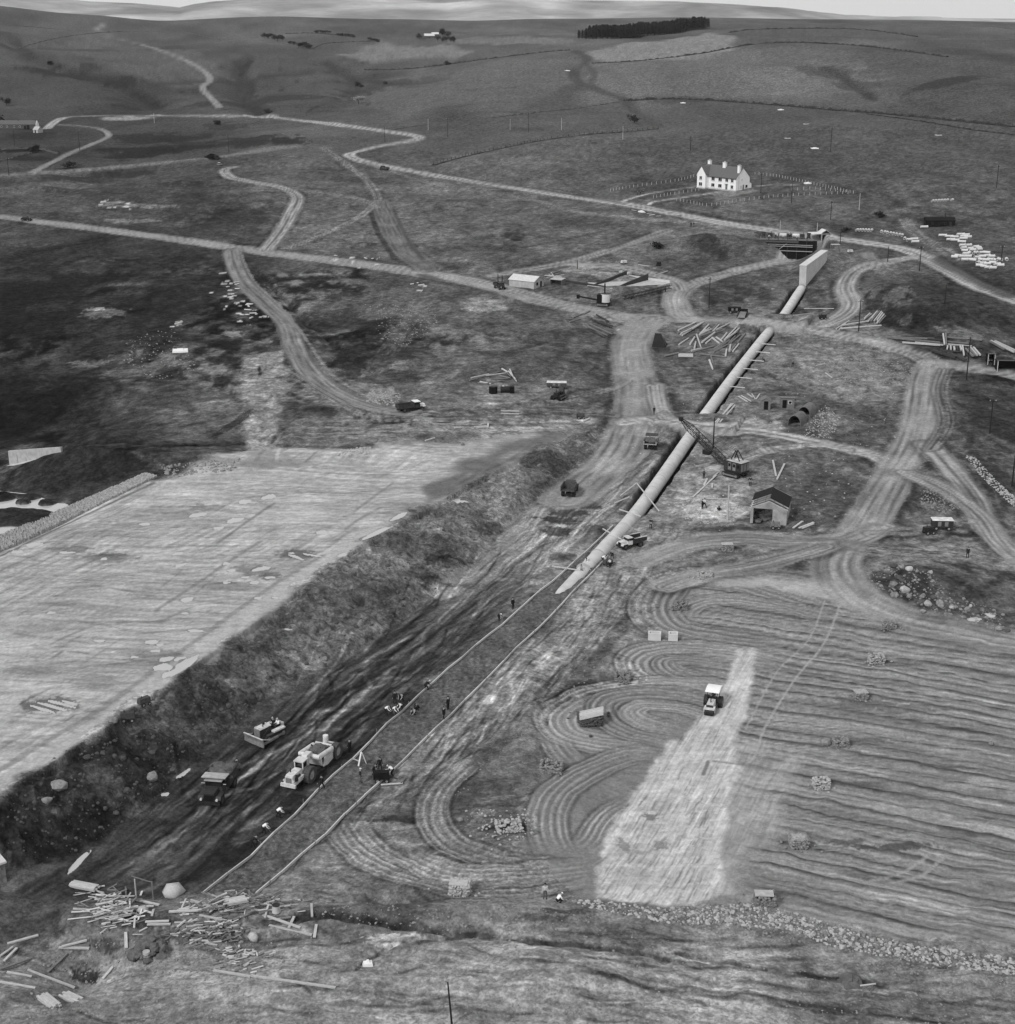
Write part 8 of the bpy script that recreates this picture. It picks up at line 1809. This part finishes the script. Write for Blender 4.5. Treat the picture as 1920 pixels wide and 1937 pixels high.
# ------------------------------------------------------------------ trees, bushes, the plantation
def leafy(b, c, rx, ry, rz, n, size, rr, clumps=9, tri=True):
    cs = [(rr.gauss(0, .45), rr.gauss(0, .45), rr.uniform(-.5, .75)) for _ in range(clumps)]
    for k in range(n):
        q = rr.choice(cs); p_ = Vector((c[0] + (q[0] + rr.gauss(0, .3)) * rx, c[1] + (q[1] + rr.gauss(0, .3)) * ry, c[2] + (q[2] + rr.gauss(0, .24)) * rz))
        u = Vector((rr.gauss(0, 1), rr.gauss(0, 1), rr.gauss(0, .7))).normalized(); v = u.orthogonal().normalized(); s = size * rr.uniform(.6, 1.3)
        b.add([p_ - u * s, p_ + v * s * .7, p_ + u * s, p_ - v * s * .7], [(0, 1, 2, 3)])
def tree_mesh(seed, H_=6.0, R_=2.6, n=320, size=.34, low=.28):
    rr = random.Random(seed); t_ = MB(); t_.cyl((0, 0, -.3), (rr.uniform(-.2, .2), 0, H_ * .5), .22, .14, 7)
    for k in range(5): a = rr.uniform(0, 6.3); t_.cyl((0, 0, H_ * rr.uniform(.25, .5)), (math.cos(a) * R_ * .6, math.sin(a) * R_ * .6, H_ * rr.uniform(.55, .85)), .09, .04, 5)
    b = MB(); leafy(b, (0, 0, H_ * (.5 + low * .5)), R_, R_, H_ * .42, n, size, rr)
    return t_.mesh('trunk', BARK), b.mesh('crown', LEAF)
TM = [tree_mesh(s, 6.0, 2.5, 560, .42, .1) for s in range(5)]
BM = [tree_mesh(s + 20, 2.4, 1.6, 320, .34, .0) for s in range(3)]
def tree(px, py, label, s=1.0, sx=1.0, group=None, m_=None, bush=False, name=None):
    t_, c_ = random.choice(BM if bush else TM)
    if m_ is not None: c_ = c_.copy(); c_.materials[0] = m_
    T_ = thing(name or ('bush' if bush else 'tree'), label, 'bush' if bush else 'tree', P(px, py), random.uniform(0, 6), group, s); T_.scale = (s * sx, s * sx, s)
    link('trunk', t_, T_); link('crown', c_, T_); return T_
for k, (px, py, s) in enumerate([(500,72,1.1),(507,74,1.0),(513,72,1.0),(519,76,1.1),(525,78,1.1),(530,74,.9),(534,76,1.0)]): tree(px, py, 'dark tree in the left clump on the far valley side', s, 1.3, 'trees of the left hill clump')
for k, (px, py, s) in enumerate([(548,84,.7),(556,85,.7),(565,90,1.0),(573,91,1.1),(580,92,1.0),(587,93,.9),(578,87,.9)]): tree(px, py, 'dark tree in the clump right of the left hill clump', s, 1.3, 'trees of the second hill clump')
for px, py in [(598,63),(603,62),(609,63),(615,63),(621,64),(640,68),(647,69),(654,69),(661,70),(668,71)]: tree(px, py, 'small dark tree in the hedge line on the far ridge', .65, 1.5, 'trees of the far hedge line')
for px, py in [(698,77),(704,79),(710,79),(715,81)]: tree(px, py, 'small dark tree in the short row left of the hill farm', .7, 1.3, 'trees left of the hill farm')
for px, py, s, lab in [(793,74,1.2,'dark tree standing alone at the left of the hill farm'),(838,69,1.6,'tallest dark tree behind the hill farm'),(847,71,1.3,'dark tree right of the tallest one behind the hill farm')]: tree(px, py, lab, s, 1.1)
for px, py in [(828,79),(836,80),(844,80),(852,80),(858,80)]: tree(px, py, 'dark tree in the row right of the hill farm', 1.1, 1.0, 'trees right of the hill farm')
tree(1200, 233, 'lone dark wide tree beside the foot of the dark hill track', .85, 1.4); tree(678, 197, 'pale blossoming tree alone on the far slope', 1.0, 1.25, m_=LEAFP); tree(12, 200, 'dark tree above the stone farmhouse', 1.1, 1.2); tree(-6, 240, 'dark tree at the left end of the stone farmhouse', 1.8, 1.2)
for px, py, s, lab in [(676,163,1.6,'larger dark bush in the hollow of the far slope'),(683,166,1.2,'smaller dark bush in the hollow of the far slope'),(728,159,1.0,'dark bush alone right of the hollow'),(845,123,1.4,'dark bush on the far field bank'),(399,301,1.2,'left bush of three by the old track'),(405,302,1.3,'middle bush of three by the old track'),(411,302,1.1,'right bush of three by the old track'),(97,123,1.6,'dark bush in the left hill gully'),(1664,411,.9,'dark bush on the grass right of the white house'),(1600,440,.8,'dark bush behind the pump shelter'),(68,289,1.8,'dark bush in the wall below the stone farmhouse'),(132,318,1.5,'dark bush below the farm track'),(1245,470,1.0,'bush right above the dark engine on the bare slope'),(412,236,1.4,'dark bush beside the pale road in the saddle'),(508,214,1.5,'dark bush by the road on the far slope'),(1820,215,1.4,'')]:
    if lab: tree(px, py, lab, s, 1.2, bush=True)
# conifer plantation: trees one behind another over a long block
def conifer(seed, H_=14.5):
    rr = random.Random(seed); t_ = MB(); t_.cyl((0, 0, -.5), (0, 0, H_ * .9), .24, .06, 6); b = MB()
    for k in range(270):
        f = rr.random() ** .8; z = H_ * (.12 + .86 * f); r = (1 - f * f) ** .7 * 2.9 + .3; a = rr.uniform(0, 6.3); d_ = r * rr.uniform(.35, 1)
        p_ = Vector((math.cos(a) * d_, math.sin(a) * d_, z)); o_ = Vector((math.cos(a), math.sin(a), -.45)) * 1.0; v = Vector((-math.sin(a), math.cos(a), 0)) * .7
        b.add([p_ - o_ * .6, p_ + v, p_ + o_, p_ - v], [(0, 1, 2, 3)])
    return t_.mesh('trunk', BARK), b.mesh('crown', LEAFD)
CM = [conifer(s) for s in range(6)]
pl_a, pl_b = np.array(unproj(1120, 74)), np.array(unproj(1340, 54)); pdv = pl_b - pl_a; pn = np.array([-pdv[1], pdv[0]]) / np.linalg.norm(pdv)
if pn[1] < 0: pn = -pn
nrow = [62, 60, 58, 56, 54]
for r_ in range(5):
    for k in range(nrow[r_] ):
        t0 = (k + random.uniform(-.3, .3)) / (nrow[r_] - 1)
        q = pl_a + pdv * (.005 * r_ + t0 * (1 - .01 * r_)) + pn * (r_ * 5.0 + random.uniform(-1.5, 1.5) - (2.5 if 0 else 0))
        i_ = random.randrange(6); s = random.uniform(.86, 1.12) * (.85 if t0 > .97 else 1) * min(1, .62 + t0 * 4)
        T_ = thing('conifer', 'dark conifer along the front edge of the hill plantation' if r_ == 0 else 'dark conifer behind the front row of the hill plantation', 'conifer', (q[0], q[1], height(*q)), random.uniform(0, 6), 'conifers of the hill plantation', s)
        link('trunk', CM[i_][0], T_); link('crown', CM[i_][1], T_)
# ------------------------------------------------------------------ hedges, field walls, fences
def hedge(pl, label, h_=1.5, w=1.8, m_=HEDGE, name='field_hedge', cat='hedge', seed=0):
    q = UL(pl, 8); L = np.concatenate([[0], np.cumsum(np.linalg.norm(np.diff(q, axis=0), axis=1))]); rr = random.Random(int(pl[0][0] * 13 + pl[0][1]))
    st_ = max(1.6, L[-1] / 170); n = int(L[-1] / st_) + 1; V2, F2 = [], []
    for k in range(n + 1):
        s = L[-1] * k / n; x, y = np.interp(s, L, q[:, 0]), np.interp(s, L, q[:, 1]); x2, y2 = np.interp(min(s + 1, L[-1]), L, q[:, 0]), np.interp(min(s + 1, L[-1]), L, q[:, 1]); x0, y0 = np.interp(max(s - 1, 0), L, q[:, 0]), np.interp(max(s - 1, 0), L, q[:, 1])
        t_ = Vector((x2 - x0, y2 - y0, 0)).normalized(); nn = Vector((-t_.y, t_.x, 0)); z = height(x, y); g = rr.uniform(.25, 1.0) * (.3 if rr.random() < .12 else 1); ww = w * rr.uniform(.7, 1.2)
        for o_, zz in ((-.5, -.4), (-.42, .55), (-.15, 1.0), (.18, .95), (.42, .5), (.5, -.4)):
            V2.append(Vector((x, y, z)) + nn * (o_ * ww + rr.gauss(0, .08 * w)) + Vector((0, 0, zz * h_ * g if zz > 0 else -.4)))
    for k in range(n):
        for j_ in range(5): a = k * 6 + j_; F2.append((a, a + 1, a + 7, a + 6))
    b = MB(); b.add(V2, F2); o = b.obj(name, m_); tag(o, label, cat); return o
hedge([(1180,190),(1300,188),(1440,197),(1560,207),(1700,218),(1800,228),(1930,241)], 'long dark field hedge running across the right hillside', 1.7, 2.4)
hedge([(1640,216),(1740,229),(1830,244),(1930,257)], 'faint second hedge just below the long hedge at the far right', .8, 1.6)
hedge([(1282,107),(1330,101),(1420,85),(1500,81),(1600,85),(1680,93),(1792,108)], 'arched dark hedge below the plantation field on the right', 1.6, 2.2)
hedge([(1380,62),(1430,56),(1560,54),(1650,58),(1735,70)], 'highest arched hedge close under the right skyline', 1.8, 2.6)
hedge([(745,246),(800,237),(870,230),(1000,215),(1100,204),(1172,193)], 'thin field wall from the road hairpin up to the dark hill track', .9, 1.0, STONED, 'field_wall', 'wall')
hedge([(690,132),(780,130),(900,115),(1010,101),(1078,95)], 'field hedge across the middle of the far hillside', 1.5, 2.0)
hedge([(1120,120),(1200,116),(1285,107)], 'field hedge linking the dark hill track to the arched hedge', 1.2, 1.6)
hedge([(35,92),(90,76),(190,62),(330,60),(400,72),(472,89)], 'curved field wall over the left hill by the pale track', 1.3, 1.8, STONED, 'field_wall', 'wall')
hedge([(0,48),(60,51),(130,58)], 'short dark wall at the left edge under the skyline', 1.2, 2.0, STONED, 'field_wall', 'wall')
hedge([(540,64),(598,63),(670,70)], 'hedge along the small trees on the far ridge', 1.2, 2.0); hedge([(592,92),(620,82),(700,78)], 'dark bank hedge below the far ridge trees', 1.2, 2.0)
hedge([(2,284),(40,282),(80,284),(110,292)], 'dark stone wall below the farmhouse, upper one', 1.4, 1.2, STONED, 'field_wall', 'wall'); hedge([(0,306),(30,298),(62,290),(85,287)], 'dark stone wall below the farmhouse, lower one', 1.4, 1.2, STONED, 'field_wall', 'wall')
hedge([(1085,238),(1000,252),(870,296)], '', .4, .8) if 0 else None
hedge([(165,843),(230,843),(330,842),(400,841),(462,840)], 'dark turf bank along the ditch above the platform', .5, 1.0)
hedge([(1300,150),(1380,118),(1440,100)], '', .4, .8) if 0 else None
def fence(pl, sp, label, h_=1.25, r=.085, m_=POLEP, wires=2, skip=()):
    q = UL(pl, 4); L = np.concatenate([[0], np.cumsum(np.linalg.norm(np.diff(q, axis=0), axis=1))]); T_ = thing('post_fence', label, 'fence', (q[0][0], q[0][1], height(*q[0]))); n = int(L[-1] / sp); prev = None; wm = MB()
    b = MB(); b.box(-r, r, -r, r, -.3, h_); pm_ = b.mesh('post', m_)
    for k in range(n + 1):
        s = L[-1] * k / n; x, y = np.interp(s, L, q[:, 0]), np.interp(s, L, q[:, 1]); p_ = Vector((x, y, height(x, y))) - T_.location
        o = link('post', pm_, T_); o.location = p_; o.rotation_euler.z = random.uniform(0, 1)
        if prev is not None:
            for w_ in range(wires): zz = h_ * (.5 + .45 * w_); wm.beam(prev + Vector((0, 0, zz)), p_ + Vector((0, 0, zz)), .02)
        prev = p_
    if wires: wm.obj('wire', STEEL, T_)
    return T_
fence([(1280,380),(1310,385),(1342,390),(1400,381),(1467,373),(1540,369),(1614,366)], 2.3, 'pale post fence along the near side of the white house garden')
fence([(1428,330),(1470,335),(1514,344),(1560,354),(1614,366)], 2.3, 'pale post fence curving behind the right of the white house yard')
fence([(1155,362),(1200,354),(1280,343),(1318,333)], 2.3, 'pale post fence along the far side of the house garden on the left'); fence([(1236,375),(1280,367),(1322,361)], 2.3, 'pale post fence between the two white house paths')
fence([(1498,361),(1530,358),(1560,360),(1600,364)], 2.6, 'short pale post fence inside the right of the house yard')
fence([(820,312),(870,298),(950,280),(1020,266),(1110,254),(1180,249),(1245,243)], 3.4, 'dark post fence on the low bank across the middle slope', 1.3, .1, POLE, 1)
hedge([(820,313),(870,299),(950,281),(1020,267),(1110,255),(1180,250),(1245,244)], 'dark low bank under the post fence across the middle slope', .7, 2.6)
fence([(1185,190),(1300,187),(1440,196),(1560,206),(1700,217),(1800,227),(1915,239)], 6, 'wire fence posts along the long hillside hedge', 1.4, .1, POLE, 0)
fence([(1680,380),(1740,382),(1800,386)], 7, '', 1) if 0 else None
# ------------------------------------------------------------------ air: a thin even haze over the whole valley
hz = MB(); hz.box(-9500, 9500, -300, 13500, float(Z.min()) - 1.0, max(float(Z.max()), CAMH) + 12.0)
hm = bpy.data.materials.new('haze_air'); hnt, hN, hL = nodes_of(hm)
ho = hN.new('ShaderNodeOutputMaterial'); hv = hN.new('ShaderNodeVolumePrincipled')
hv.inputs['Color'].default_value = (.9, .9, .9, 1); hv.inputs['Density'].default_value = 2.6e-5; hv.inputs['Anisotropy'].default_value = .2
hL.new(hv.outputs[0], ho.inputs['Volume'])
hob = hz.obj('haze', hm); hob['kind'] = 'stuff'
